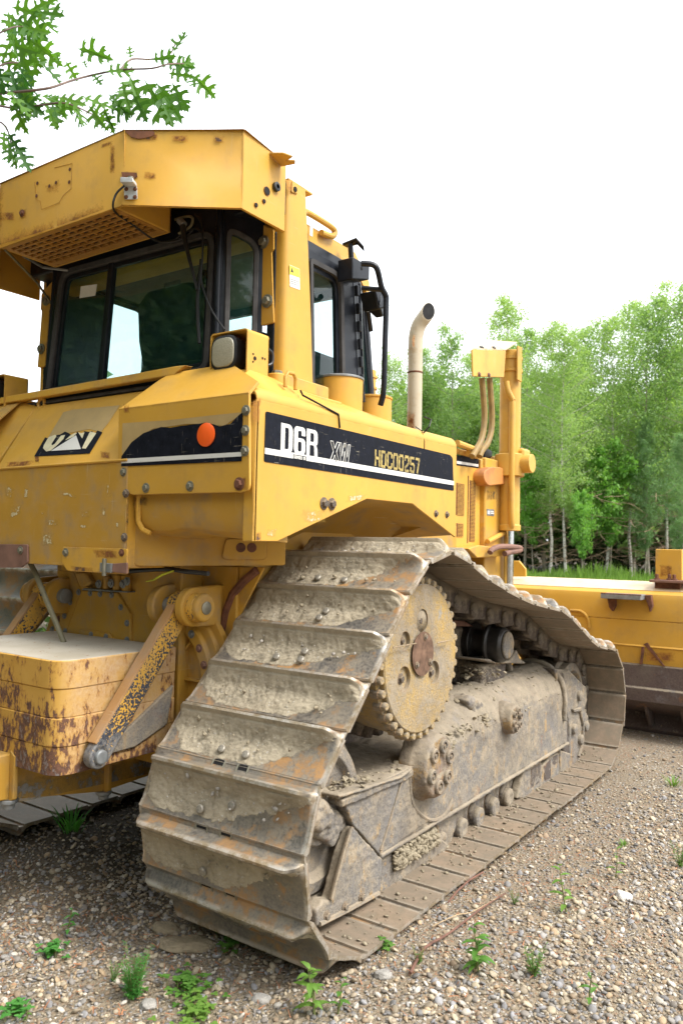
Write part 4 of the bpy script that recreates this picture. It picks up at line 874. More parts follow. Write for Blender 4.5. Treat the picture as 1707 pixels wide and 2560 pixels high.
# side walls with door windows
for s in (1, -1):
    xs = .80
    wo = fillet([(s*xs, 2.47, 2.10), (s*xs, 3.17, 2.10), (s*xs, 3.10, 2.84), (s*xs, 2.47, 2.84)], .01, 6)
    if s > 0: wi = [(2.735, 2.17), (3.0, 2.17), (2.962, 2.80), (2.70, 2.80)]
    else: wo = fillet([(s*xs, 2.47, 2.10), (s*xs, 3.24, 2.10), (s*xs, 3.22, 2.955), (s*xs, 2.47, 2.955)], .01, 6); wi = [(2.835, 2.16), (3.16, 2.16), (3.16, 2.925), (2.835, 2.925)]
    wi = fillet([(s*xs, y, z) for y, z in wi], [.03,.03,.09,.03], 6)
    mb = MB(); ring_plate(mb, wo, wi, (-s*.04, 0, 0)); part(mb, 'cab_wall', M_BLK, .004)
    fw_ = .022 if s > 0 else .012
    w2 = inset(wi, fw_); mb = MB(); ring_plate(mb, [p+V((s*.012,0,0)) for p in wi], [p+V((s*.010,0,0)) for p in w2], (-s*.04,0,0)); sw = part(mb, 'door_window', M_RUB, .004)
    w3 = inset(wi, .045 if s > 0 else .02); mb = MB(); ring_plate(mb, [p-V((s*.006,0,0)) for p in w2], [p-V((s*.006,0,0)) for p in w3], (-s*.02,0,0)); part(mb, 'window_frame', M_BLK, .004, parent=sw)
    mb = MB(); mb.prism([p-V((s*.016,0,0)) for p in w2], (-s*.004,0,0)); part(mb, 'window_glass', M_GLASSC, 0, parent=sw)
    # front pillar, angled front corner pane, windscreen side
    if s < 0: continue
    mb = MB(); mb.prism([(s*.805, 3.05, 2.84), (s*.79, 3.10, 2.84), (s*.79, 3.20, 2.10), (s*.805, 3.14, 2.10)], (-s*.05, 0, 0)); pl = part(mb, 'cab_pillar', M_BLK, .006)
    for k in range(7):
        z = 2.22+.085*k; y = 3.165-.10*(z-2.1)/.74
        part(MB().cyl((s*.812, y, z), (s*.812, y-.006, z+.05), .011, n=10), 'door_hinge', M_BLK, .002, parent=pl)
    fr = [V((s*.77, 3.17, 2.84)), V((s*.60, 3.46, 2.84)), V((s*.60, 3.60, 2.12)), V((s*.77, 3.24, 2.12))]
    n_ = (fr[1]-fr[0]).cross(fr[3]-fr[0]).normalized(); n_ = n_ if n_.x*s > 0 else -n_
    wo = fillet(fr, .02, 6); wi = fillet(inset(fr, .035), .08, 6); mb = MB(); ring_plate(mb, wo, wi, -n_*.025); fw = part(mb, 'front_corner_frame', M_BLK, .004)
    mb = MB(); mb.prism([p-n_*.01 for p in wi], -n_*.004); part(mb, 'window_glass', M_GLASSC, 0, parent=fw)
fr = [V((-.76, 3.46, 2.95)), V((.60, 3.46, 2.95)), V((.60, 3.60, 2.12)), V((-.76, 3.60, 2.12))]
mb = MB(); ring_plate(mb, fillet(fr, .02, 6), fillet(inset(fr, .05), .08, 6), (0, .03, 0)); ws = part(mb, 'windscreen', M_BLK, .004)
mb = MB(); mb.prism([p+V((0, .01, 0)) for p in fillet(inset(fr, .05), .08, 6)], (0, .004, 0)); part(mb, 'window_glass', M_GLASSC, 0, parent=ws)
mb = MB(); mb.prism([(-.79, 2.40, 2.945), (.76, 2.40, 2.945), (.76, 3.08, 2.945), (.62, 3.48, 2.945), (-.62, 3.48, 2.945), (-.79, 3.08, 2.945)], (0, 0, .008)); part(mb, 'cab_roof_liner', M_LINER, 0)
rr = lambda g, z: [(p.x, p.y, z) for p in fillet([(-.78+g, 2.60, 0), (.78-g, 2.60, 0), (.78-g, 3.10-g, 0), (.60-g, 3.50-g, 0), (-.60+g, 3.50-g, 0), (-.78+g, 3.10-g, 0)], .06, 4)]
part(MB().loft([rr(0, 2.955), rr(.0, 2.96), rr(.02, 2.968), rr(.06, 2.978)]), 'cab_roof', M_YEL, 0)
part(MB().prism([(.784, 2.64, 2.875), (.784, 3.10, 2.875), (.61, 3.50, 2.875), (.61, 3.50, 2.957), (.780, 3.10, 2.957), (.780, 2.64, 2.957)], (-.02, 0, 0)), 'roof_fascia', M_YEL, 0)
part(MB().prism([(.80, 2.68, 2.80), (.80, 3.10, 2.80), (.79, 3.10, 2.882), (.79, 2.68, 2.885)], (-.03, 0, 0)), 'door_header', M_BLK, .004)
part(MB().box(.801, .805, 2.70, 2.72, 2.90, 2.945), 'paper_label', M_LBL, 0)
# inside: floor, seat, console, mirror lamp
part(MB().box(-.74, .74, 2.38, 3.5, 2.05, 2.10), 'cab_floor', M_DARK, 0)
mb = MB(); mb.loft([[(p.x, p.y, z) for p in fillet([(-.27+g, y0, 0), (.27-g, y0, 0), (.27-g, y0+d, 0), (-.27+g, y0+d, 0)], .06, 4)] for z, y0, d, g in ((2.32,2.68,.16,.02),(2.55,2.64,.16,.0),(2.72,2.60,.14,.03),(2.78,2.60,.10,.10))])
part(mb, 'driver_seat', M_DARK, .01)
part(MB().prism(fillet([(-.27, 2.66, 2.30), (.27, 2.66, 2.30), (.27, 3.12, 2.34), (-.27, 3.12, 2.34)], .05, 4), (0, 0, .12)), 'driver_seat', M_DARK, .02)
part(MB().box(.30, .62, 2.6, 3.2, 2.1, 2.48), 'cab_console', M_DARK, .03)
part(MB().box(-.10, .55, 3.25, 3.45, 2.1, 2.40), 'dashboard', M_DARK, .03)
part(MB().obox((.32, 2.62, 2.775), (.055,0,0), (0,.03,0), (0,.01,.03)), 'cab_lamp', M_LINER, .012)
part(MB().obox((.24, 2.62, 2.79), (.03,0,0), (0,.03,0), (0,.01,.03)), 'cab_lamp', M_DARK, .012)
part(MB().box(-.02, .09, 2.6, 2.61, 2.77, 2.80), 'cab_lamp', M_LINER, .004)
# beacon box, mirror rail and front lamp on the right
bx = part(MB().prism([(.90, 2.905, 2.745), (.90, 3.05, 2.785), (.90, 3.05, 2.852), (.90, 2.905, 2.85)], (-.085, 0, 0)), 'lamp_box', M_BLK, .005)
part(MB().lathe((.9005, 2.98, 2.818), (1,0,0), [(0,.008),(.001,.008)], 16), 'bolt_hole', M_SOOT_HOLE, 0, parent=bx)
part(MB().tube([(.86, 2.955, 2.845), (.86, 2.94, 2.93)], .013, 8), 'lamp_stalk', M_BLK, 0, parent=bx)
part(MB().prism([(.81, 2.945, 2.935), (.90, 2.93, 2.938), (.92, 2.965, 2.905), (.91, 2.985, 2.895), (.88, 2.97, 2.93), (.82, 2.975, 2.93)], (0, .0, .012)), 'lamp_head', M_BLK, .003, parent=bx)
mb = MB(); mb.tube(smooth([(.93, 2.93, 2.82), (.97, 2.965, 2.818), (.985, 2.985, 2.795), (.98, 3.03, 2.73), (.98, 3.07, 2.70), (.98, 3.075, 2.66), (.98, 3.07, 2.45), (.98, 3.065, 2.25), (.96, 3.07, 2.18)], 4), .0135, 10)
mb.tube([(.90, 2.98, 2.725), (.98, 3.04, 2.72)], .012, 8); part(mb, 'grab_rail', M_BLK, 0)
fl = part(MB().obox((.90, 3.10, 2.70), (.045,0,0), (0,.05,.02), (0,-.02,.04)), 'work_lamp', M_BLK, .008)
part(MB().prism([(.86, 3.06, 2.665), (.95, 3.06, 2.665), (.93, 3.13, 2.62), (.89, 3.13, 2.62)], (0, .02, .05)), 'lamp_shroud', M_BLK, .006, parent=fl)
part(MB().tube([(.85, 3.12, 2.66), (.83, 3.18, 2.58)], .012, 8), 'lamp_arm', M_BLK, 0, parent=fl)
# roof guard rail
part(MB().tube(smooth([(.80, 2.66, 2.985), (.80, 2.68, 2.998), (.80, 2.80, 3.0), (.80, 2.885, 2.995), (.80, 2.895, 2.975), (.80, 2.87, 2.955), (.80, 2.79, 2.945)], 5), .014, 10), 'roof_rail', M_YELR, 0)

# ===== rear work lamps
for s in (1, -1):
    x0, x1 = s*.705, s*.90
    mb = MB(); 
    l = fillet([(x0, 2.195, 2.165), (x1, 2.195, 2.165), (x1, 2.195, 2.345), (x0, 2.195, 2.345)], .018, 5); ring_plate(mb, l, inset(l, .006), (0, .13, 0)); mb.prism([p+V((0,.124,0)) for p in l], (0,.006,0))
    lamp = part(mb, 'work_lamp', M_YEL, .001)
    c = V(((x0+x1)/2-.022, 2.21, 2.262))
    def sq(r, y): 
        return [(p.x, y, p.z) for p in fillet([c+V((-r,0,-r)), c+V((r,0,-r)), c+V((r,0,r)), c+V((-r,0,r))], r*.75, 6)]
    part(MB().loft([sq(.063, 2.189), sq(.068, 2.192), sq(.070, 2.215), sq(.062, 2.262), sq(.045, 2.28)]), 'lamp_housing', M_CABLE, 0, parent=lamp)
    part(MB().loft([sq(.045, 2.183), sq(.055, 2.185), sq(.059, 2.191)]), 'lamp_lens', M_LENS, 0, parent=lamp)
    for dy, dz_, r_ in ((.035,-.095,.004),(.045,-.11,.008),(.035,-.125,.004),(.09,-.10,.005),(.105,-.10,.004)):
        part(MB().lathe((s*.9008, 2.195+dy, 2.345+dz_), (s,0,0), [(0,r_),(.001,r_)], 14), 'bolt_hole', M_SOOT_HOLE, 0, parent=lamp)
part(MB().tube(smooth([(.895, 2.325, 2.29), (.90, 2.345, 2.275), (.90, 2.345, 2.24), (.895, 2.325, 2.225)]), .006, 8), 'lamp_wire', M_CABLE, 0)

# ===== hood top: pre-cleaners and exhaust
for x, y, r_, z0, z1, rim in ((.80, 2.965, .108, 2.08, 2.305, M_GREY), (.77, 3.30, .098, 2.05, 2.272, M_YEL)):
    c = part(MB().lathe((x, y, 0), (0,0,1), [(z0,r_),(z1-.012,r_),(z1-.01,r_*.99),(z1+.0,r_*.9),(z1+.004,r_*.5),(z1+.004,0)], 40), 'air_cleaner', M_YEL, .002)
    part(MB().lathe((x, y, z1-.012), (0,0,1), [(0,r_*1.01),(.002,r_*1.045),(.011,r_*1.045),(.013,r_)], 40), 'cleaner_rim', rim, .001, parent=c)
ex = onX(ZD((975,480))[0], .50); ey = ex.y
ep = [(.50, ey, 1.9), (.50, ey, 2.2), (.50, ey, 2.6), (.50, ey, 2.85), (.50, ey+.01, 2.92), (.51, ey+.045, 2.985), (.52, ey+.10, 3.03), (.525, ey+.145, 3.052)]
E_R = .046
ep = [(.50, ey, 1.9), (.50, ey, 2.2), (.50, ey, 2.6), (.50, ey, 2.79), (.505, ey, 2.86), (.522, ey+.003, 2.915), (.552, ey+.006, 2.955)]
dct = V((.88, -.42, .20)).normalized(); rings_ = []; sp_ = smooth(ep, 4); sd_ = V((0, 1, 0))
for i_, p_ in enumerate(sp_):
    tg = (sp_[min(i_+1, len(sp_)-1)]-sp_[max(i_-1, 0)]).normalized(); a_ = (sd_-tg*sd_.dot(tg)).normalized(); b_ = tg.cross(a_)
    rings_.append([p_+(a_*math.cos(q)+b_*math.sin(q))*E_R for q in (2*math.pi*j/28 for j in range(28))])
tg = (sp_[-1]-sp_[-2]).normalized(); mc = sp_[-1]+tg*.05; last = []
for v_ in rings_[-1]:                                    # slanted cut of the mouth
    last.append(v_+tg*((mc-v_).dot(dct)/tg.dot(dct)))
mb = MB(); mb.loft(rings_+[last]); exh = part(mb, 'exhaust_pipe', M_EXH, 0, ang=50)
mouth = [mc+(v_-mc)*.93+dct*.0015 for v_ in last]
part(MB().prism(mouth, dct*.001), 'pipe_mouth', M_SOOT_HOLE, 0, parent=exh)
part(MB().lathe((.50, ey, onX(ZD((975,182))[0], .5).z), (0,0,1), [(-.006,E_R),(-.003,E_R+.003),(.003,E_R+.003),(.006,E_R)], 28, cap=False), 'pipe_joint', M_RUST, 0, parent=exh)

# ===== engine bay, radiator guard
XE = .55
ed = [onX(q, XE) for q in ZE((105,990),(110,1610),(380,1720),(380,1340),(250,1160),(110,1130))]
y0, y1, y2 = onX(ZE((105,1200))[0], XE).y, onX(ZE((258,1400))[0], XE).y, onX(ZE((380,1500))[0], XE).y
zt_ = onX(ZE((250,1170))[0], XE).z
part(MB().box(-XE+.01, XE-.01, 3.62, y2, 1.45, zt_-.02), 'engine_hood', M_YELD, .02)
for s in (1, -1):
    d = part(MB().box(*sorted((s*XE, s*(XE-.015))), y0-.6, y1, 1.52, zt_), 'engine_door', M_YEL, .004)
    if s < 0: continue
    for (a, b, n_) in (((103,1308),(152,1522),26),((190,1293),(222,1690),44),((103,1570),(147,1660),10)):
        p, q = onX(ZE(a)[0], XE), onX(ZE(b)[0], XE)
        pe = part(MB().box(XE-.001, XE+.002, p.y, q.y, q.z, p.z), 'louvre_panel', M_RUST, .001, parent=d)
        mb = MB()
        for k in range(n_):
            z = q.z+(p.z-q.z)*(k+.5)/n_; mb.box(XE+.0015, XE+.006, p.y+.008, q.y-.008, z-.0021, z+.0021)
        part(mb, 'louvre_slats', M_YEL, 0, parent=d)
    ysm = onX(ZE((178,1400))[0], XE).y; part(MB().box(XE-.001, XE+.004, ysm-.004, ysm+.004, 1.55, zt_-.12), 'door_seam', M_RUST, 0, parent=d)
    l = [onX(q, XE+.003) for q in ZE((107,1130),(248,1158),(246,1215),(107,1196))]
    part(MB().prism(l, (-.002,0,0)), 'decal', M_DEC, 0, parent=d)
    l = [onX(q, XE+.0045) for q in ZE((107,1168),(246,1190),(246,1206),(107,1186))]
    part(MB().prism(l, (-.002,0,0)), 'decal_stripe', M_DECW, 0, parent=d)
rg = part(MB().box(-XE-.04, XE+.04, y1, y2+.12, 1.05, zt_+.03), 'radiator_guard', M_YELR, .012)
l = [onX(q, XE+.0425) for q in ZE((300,1478),(348,1482),(348,1525),(302,1520))]
nb_ = part(MB().prism(l, (-.002,0,0)), 'plate_label', M_GREY, 0, parent=rg)
for a_ in (((305,1490),(320,1492),(320,1512),(305,1510)),((327,1492),(345,1494),(345,1500),(327,1498)),((327,1503),(345,1505),(345,1511),(327,1509))):
    part(MB().prism([onX(q, XE+.0435) for q in ZE(*a_)], (-.001,0,0)), 'label_mark', M_LBL, 0, parent=rg)
# curved bracket that carries the lift cylinder, worn to primer
part(MB().prism(fillet([onX(q, XE+.085) for q in ZE((285,1235),(330,1205),(400,1210),(428,1245),(428,1318),(380,1322),(310,1330),(282,1290))], .04, 4), (-.14,0,0)), 'cylinder_bracket', M_PINK, .045, 4)
part(MB().prism([onX(q, XE+.02) for q in ZE((262,1155),(300,1160),(440,1235),(440,1335),(290,1345),(265,1300))], (-.09,0,0)), 'cylinder_bracket', M_YELR, .01)
# lift cylinders
XL = .64; yl = onX(ZE((450,900))[0], XL).y; zl_ = lambda p: onX(ZE(p)[0], XL).z
for s in (1, -1):
    x = s*XL; cyr = .077
    c = part(MB().lathe((x, yl, 0), (0,0,1), [(zl_((450,1620)),.084),(zl_((450,1585)),.086),(zl_((450,1580)),cyr),(zl_((450,690)),cyr),(zl_((450,462)),.080),(zl_((450,458)),.06)], 32), 'lift_cylinder', M_SUN, .003)
    part(MB().cyl((x, yl, 1.0), (x, yl, zl_((450,1600))), .037, n=24), 'cylinder_rod', M_CHROME, 0, parent=c)
    for zz in (510, 590): part(MB().lathe((x, yl, zl_((450,zz))), (0,0,1), [(-.012,.086),(-.01,.089),(.01,.089),(.012,.086)], 32), 'cylinder_band', M_SUN, 0, parent=c)
    part(MB().lathe((x, yl, zl_((450,1200))), (0,0,1), [(-.085,.10),(-.08,.108),(.08,.108),(.085,.10)], 32), 'cylinder_collar', M_SUN, .003, parent=c)
    part(MB().cyl((x-s*.17, yl+.02, zl_((450,1190))), (x+s*.17, yl+.02, zl_((450,1190))), .07, n=24), 'cylinder_trunnion', M_SUN, .004, parent=c)
    part(MB().obox((x+s*.02, yl+.05, zl_((500,1170))), (.10,0,0), (0,.07,0), (0,0,.075)), 'trunnion_cap', M_SUN, .02, parent=c)
    for dy in (-.0, .1): dbolt((x+s*.08, yl+dy+.02, zl_((500,1120))+.01), (0,0,1), .016, parent=c)
    part(MB().tube(smooth([(x+s*.02, yl-.13, zl_((330,620))), (x+s*.03, yl-.12, zl_((345,690))), (x+s*.05, yl-.085, zl_((400,770))), (x+s*.05, yl-.082, zl_((408,820))), (x+s*.05, yl-.08, 2.0), (x+s*.05, yl-.07, zl_((430,1560))), (x+s*.03, yl-.03, zl_((440,1605)))], 4), .023, 12), 'oil_pipe', M_SUN, 0, parent=c)
    # hose guard box on top
    l = [(x+s*.06, yl-.36, zl_((210,630))), (x+s*.06, yl-.09, zl_((400,632))), (x+s*.06, yl-.09, zl_((415,462))), (x+s*.06, yl-.36, zl_((210,445)))]
    zb_, zt2 = zl_((330,628)), zl_((330,452))
    if s > 0:
        pa, pb, pc_, pd = [onX(q, XL+.04) for q in ZE((207,447),(425,455),(412,630),(213,622))]
        g = part(MB().prism([pa, pb, pc_, pd], (-.012, .0, 0)), 'hose_guard', M_SUN, .004)
        part(MB().prism([pa, pb, onY(ZE((495,407))[0], yl+.12), onY(ZE((335,395))[0], yl+.12)], (0,0,.008)), 'guard_lid', M_PALE, .002, parent=g)  # pale lid colour paints in the sky's reflection
        part(MB().prism([pb+V((.05,.10,.05)), pb+V((.06,.16,.05)), pb+V((.06,.16,-.21)), pb+V((.05,.10,-.2))], (-.012,0,0)), 'guard_tab', M_YELR, .003, parent=g)
        for q in ZE((250,610),(312,614)): dbolt(onX(q, XL+.041), (1,0,0), .012, M_RUSTP, parent=g)
        for q in ((.25,.3),(.6,.25),(.8,.5)): dbolt(pa+(pb-pa)*q[0]+V((-.05*q[1], .1*q[1], .02)), (0,0,1), .014, M_GREY, parent=g)
        for o1, o2 in ((0, 0), (48, 12)):
            part(MB().tube(smooth([onX(q, XL-.01) for q in ZE((268+o1,632),(276+o1,720),(285+o1,860+o2),(280+o1,960+o2),(262+o1*.9,1040+o2),(235+o1*.7,1090+o2),(205+o1,1140))]), .022, 10), 'hydraulic_hose', M_HOSE2, 0, parent=c)
# pipes on the hood, step rail by the guard
part(MB().tube([onX(q, XE+.05) for q in ZE((108,1052),(250,1105),(180,1118))], .022, 10), 'hood_pipe', M_SUN, 0)
part(MB().tube([onX(q, XE+.0) for q in ZE((108,1105),(240,1140))], .02, 10), 'hood_pipe', M_SUN, 0)
part(MB().prism([onX(q, XE-.05) for q in ZE((290,1080),(335,1105),(335,1160),(288,1150))], (-.2,0,0)), 'hood_plate', M_BLK, .004)
part(MB().tube([onX(q, XE+.06) for q in ZE((305,1690),(445,1615))], .018, 10), 'push_bar', M_SUN, 0)
part(MB().prism([onX(q, XE+.12) for q in ZE((180,1735),(250,1712),(420,1735),(428,1770),(420,1782),(240,1795))], (-.35,0,0)), 'step_plate', M_YELR, .006)
part(MB().tube(smooth([onX(q, XE+.16) for q in ZE((320,1760),(335,1740),(390,1722),(505,1728),(512,1745),(440,1760),(415,1768))], 4), .02, 10), 'step_rail', M_RUSTP, 0)
part(MB().box(-.5, .5, 5.2, 5.9, .75, 1.3), 'front_cross_member', M_YELD, .02)
for s in (1, -1):
    part(MB().prism([(s*.42, 4.4, .55), (s*.42, 6.5, .45), (s*.42, 6.5, .75), (s*.42, 5.8, 1.05), (s*.42, 4.4, .9)], (s*.12, 0, 0)), 'push_frame', M_YELD, .01)

# ===== blade (seen from behind)
YBL = 6.6; BW = 2.06
zS = lambda p: onY(ZS(p)[0], YBL).z; xS = lambda p: onY(ZS(p)[0], YBL).x
zA1 = zS((700,640)); zB1 = zS((1000,910)); zC1 = zS((1250,1165)); zD1 = zS((1100,1315)); zE1 = zS((1250,1550)); zF1 = zS((1250,1700))
prof = [(YBL+.42, zA1+.03), (YBL+.40, zA1+.065), (YBL+.36, zA1+.075), (YBL+.05, zA1+.01), (YBL+.015, zA1-.015), (YBL, zA1-.06), (YBL, zB1+.004), (YBL+.006, zB1), (YBL, zB1-.004), (YBL, zC1+.012), (YBL-.012, zC1), (YBL, zC1-.012), (YBL+.02, zD1), (YBL+.08, zD1-.02), (YBL+.40, zD1-.02)]
mb = MB(); mb.loft([[(x, y, z) for y, z in prof] for x in (-BW, -.5, .5, BW)]); bl = part(mb, 'blade', M_YEL, 0)
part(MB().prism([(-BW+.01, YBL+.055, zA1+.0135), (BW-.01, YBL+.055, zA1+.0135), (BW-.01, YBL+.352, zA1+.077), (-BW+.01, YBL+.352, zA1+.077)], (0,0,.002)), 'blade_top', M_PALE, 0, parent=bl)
prof = [(YBL+.02, zD1), (YBL-.005, zD1-.01), (YBL-.01, zE1+.012), (YBL-.035, zE1), (YBL-.03, zF1+.03), (YBL+.02, zF1-.01), (YBL+.30, zF1-.12), (YBL+.42, zF1-.14), (YBL+.45, zD1)]
mb = MB(); mb.loft([[(x, y, z) for y, z in prof] for x in (-BW, BW)]); part(mb, 'blade_back', M_CUT, .004, parent=bl)
prof = [(YBL+.40, zA1+.06), (YBL+.52, zA1-.1), (YBL+.56, .7), (YBL+.50, .3), (YBL+.36, .0), (YBL+.33, -.02), (YBL+.30, .02), (YBL+.42, .35), (YBL+.46, .7), (YBL+.40, 1.0), (YBL+.36, zA1)]
mb = MB(); mb.loft([[(x, y, z) for y, z in prof] for x in (-BW, BW)]); part(mb, 'mouldboard', M_CUT, 0, parent=bl)
for q in ((1205,1770),(1540,1760)):
    x = xS(q); part(MB().prism([(x-.012, YBL+.02, zF1), (x-.012, YBL+.30, zF1-.1), (x-.012, YBL+.33, .03), (x-.012, YBL+.22, .06)], (.024,0,0)), 'blade_rib', M_CUT, .003, parent=bl)
mb = MB(); mb.prism([(xS((1190,1200)), YBL-.02, zC1), (xS((1215,1195)), YBL-.02, zC1), (xS((1190,1300)), YBL-.02, zD1), (xS((1170,1300)), YBL-.02, zD1)], (0,.03,0))
mb.prism([(xS((1205,1140)), YBL-.012, zC1+.02), (xS((1240,1122)), YBL-.012, zC1+.035), (xS((1400,1310)), YBL-.012, zD1), (xS((1385,1315)), YBL-.012, zD1)], (0,.02,0)); part(mb, 'blade_weld', M_RUST, .002, parent=bl)
st = part(MB().obox(((xS((865,700))+xS((1225,700)))/2, YBL-.09, zS((1050,697))), ((xS((1225,700))-xS((865,700)))/2, 0, 0), (0,.09,0), (0,0,.02)), 'blade_step', M_GREY, .004)
for a_ in (((862,690),(940,705),(945,790),(915,840),(885,800)),((1205,690),(1270,690),(1285,790),(1260,845),(1245,790))):
    part(MB().prism([onY(q, YBL-.05) for q in ZS(*a_)], (0, .055, 0)), 'step_bracket', M_RUST, .004, parent=st)
mb = MB()
for k in range(26): x = xS((872,690))+(xS((1222,690))-xS((872,690)))*k/25; mb.box(x-.004, x+.004, YBL-.18, YBL-.16, zS((1050,680)), zS((1050,668)))
part(mb, 'step_teeth', M_RUST, 0, parent=st)
YM = YBL+.16; zM = lambda p: onY(ZS(p)[0], YM).z; xM = lambda p: onY(ZS(p)[0], YM).x
ms = part(MB().box(xM((1280,565)), xM((1640,565)), YM-.10, YM+.2, zM((1400,572)), zM((1400,548))), 'mast_base', M_RUSTP, .004)
part(MB().box(xM((1312,600)), xM((1545,600)), YM-.03, YM+.15, zM((1400,640)), zM((1400,570))), 'mast_foot', M_RUST, .004, parent=ms)
part(MB().box(xM((1312,300)), xM((1555,300)), YM-.0, YM+.12, zM((1400,550)), zM((1400,268))), 'mast_post', M_YELR, .006, parent=ms)
for q in ((1340,540),(1455,540),(1498,540)): dbolt((xM(q), YM-.06, zM((1400,548))), (0,0,1), .016, M_RUST, parent=ms, h=.05)
wg = onY(ZS((35,520))[0], YBL+.25); 
part(MB().prism([onY(q, YBL+.2) for q in ZS((-120,370),(60,375),(122,450),(122,520),(-120,520))], (0,.03,0)), 'blade_gusset', M_YEL, .004, parent=bl)
part(MB().tube(smooth([onY(q, YBL-.012) for q in ZS((530,830),(610,832),(660,860),(692,905),(703,960),(703,1000))], 4), .012, 8), 'blade_pipe', M_YELR, 0, parent=bl)

# dark header between canopy and cab; rust blooms
part(MB().box(-.80, .84, 2.37, 2.49, 2.90, 3.06), 'canopy_header', M_BLK, .01)
part(MB().box(-.83, .84, 2.20, 2.49, 3.04, 3.055), 'canopy_ceiling', M_YELR, .002)
for l, sd_ in ((((-40,1040),(250,940),(262,1034),(-40,1128)), (0,.02,1.0,0)), (((240,955),(520,850),(520,938),(250,1036)), (.02,.25,1.0,0)), (((-5,835),(45,815),(40,1060),(-5,1075)), (0,1,.1,.1)), (((490,640),(540,630),(536,820),(488,810)), (.4,.4,.2,.2)), (((440,655),(530,622),(530,668),(450,690)), (.3,.3,.4,.4)), (((80,940),(135,935),(135,1010),(80,1010)), (.35,)*4), (((-20,960),(80,960),(80,1010),(-20,1010)), (.2,)*4), (((150,830),(330,760),(330,900),(160,940)), (.5,)*4)):
    stain([onY(q, 1.9635) for q in ZA(*l)], S_RUST, can, sides=sd_)
for l, m_ in ((((530,765),(650,770),(650,830),(530,830)), S_BARE), (((640,770),(730,775),(730,825),(640,825)), S_RUST), (((760,605),(880,608),(880,655),(760,655)), S_RUST), (((955,606),(1040,612),(1035,660),(960,655)), S_BARE), (((540,590),(750,597),(750,650),(560,650)), S_BARE), (((690,600),(730,600),(725,640),(690,640)), S_RUST)):
    stain([onC(q, .0012) for q in ZA(*l)], m_, can)
for l in (((40,440),(170,470),(150,720),(60,640)),): stain([onY(q, 2.4595) for q in ZI(*l)], S_RUST)
stain([onX(q, XC+.0005) for q in ZI((340,110),(430,140),(420,270),(345,250))], S_RUST)
for l in (((1150,330),(1560,420),(1560,620),(1160,560)),): stain([onY(q, YM-.003) for q in ZS((1312,380),(1500,380),(1500,550),(1312,550))], S_RUST, ms)
for l in (((1120,1180),(1568,1190),(1568,1330),(1150,1320)),): stain([onY(q, YBL-.004) for q in ZS(*l)], S_RUST, bl)
for l in (((1310,1120),(1370,1120),(1370,1420),(1320,1420)),): stain([onX(q, .5+E_R+.002) for q in ZI((1340,1340),(1380,1340),(1375,1500),(1345,1500))], S_RUST, exh)
stain([(.45, ey-E_R-.001, 2.12), (.55, ey-E_R-.001, 2.12), (.55, ey-E_R-.001, 2.42), (.45, ey-E_R-.001, 2.42)], S_RUST, exh)
for l in (((275,1340),(390,1340),(380,1440),(275,1440)),): stain([onX(q, XE+.0415) for q in ZE(*l)], S_DIRT, rg)
# ===== undercarriage
TX = 1.014; HW = .381                       # track centre line and half shoe width
cR, rR = np.array([2.39, .497]), .408
cS, rS = np.array([2.965, 1.045]), .445
cF, rF = np.array([5.36, .455]), .400
def tangent(c1, r1, c2, r2):
    d = c2-c1; L = np.linalg.norm(d); d = d/L; a = (r1-r2)/L; n = d*a+np.array([-d[1], d[0]])*math.sqrt(1-a*a)
    return c1+n*r1, c2+n*r2, math.atan2(n[1], n[0])
def arc(c, r, a0, a1, n=24): return [c+r*np.array([math.cos(a0+(a1-a0)*k/n), math.sin(a0+(a1-a0)*k/n)]) for k in range(n+1)]
t1a, t1b, an1 = tangent(cR, rR, cS, rS)     # up the back
t3a, t3b, an3 = tangent(cF, rF, cR, rR)     # along the ground
sag = [np.array(p) for p in ((3.30,1.385),(3.6,1.305),(3.9,1.235),(4.2,1.19),(4.42,1.16),(4.62,1.085),(4.85,.985),(5.08,.90))]
aS1 = math.radians(70); aF0 = math.radians(97)
path = arc(cR, rR, an3+2*math.pi if an3 < 0 else an3, an1 if an1 > 0 else an1, 30)
path += arc(cS, rS, an1, aS1, 24)+sag+arc(cF, rF, aF0, an3 if an3 < 0 else an3-2*math.pi, 36)+[t3b]
path = np.array(path); seg = np.linalg.norm(np.diff(path, axis=0), axis=1); cum = np.concatenate([[0], np.cumsum(seg)]); LT = cum[-1]
NSH = round(LT/.2035); PITCH = LT/NSH; PHASE = .055
def at_path(s):
    s = s % LT; i = int(np.searchsorted(cum, s, 'right')-1); i = min(i, len(seg)-1); t = (s-cum[i])/seg[i]; return path[i]*(1-t)+path[i+1]*t
def prof_shoe(h):
    k = max(0.0, (h-.014)/.052)
    o = [(-.097,.003),(-.0965,.017),(-.091,.0215),(-.082,.0175),(-.06,.012),(-.02,.0105),(.02,.012),(.045,.012+.010*k),(.062,.012+.024*k),(.071,.012+.040*k),(.0745,.010+.052*k),(.078,.012+.054*k),(.088,.012+.054*k),(.0925,.008+.05*k),(.096,.008+.020*k),(.104,.010+.004*k),(.118,.009),(.128,.006)]
    i = [(.127,.002),(.110,.003),(.0905,.003),(.0895,-.006),(.05,-.006),(-.05,-.006),(-.0885,-.006),(-.0905,-.001)]
    return o, i
def shoe_h(x):
    e = HW-abs(x); return .014+.052*min(1.0, max(0.0, (e-.004)/.042))**.6
xs_ = [-HW,-HW+.003,-HW+.008,-HW+.016,-HW+.026,-HW+.040,-HW+.055,-.2,0,.2,HW-.055,HW-.040,HW-.026,HW-.016,HW-.008,HW-.003,HW]
rings = []
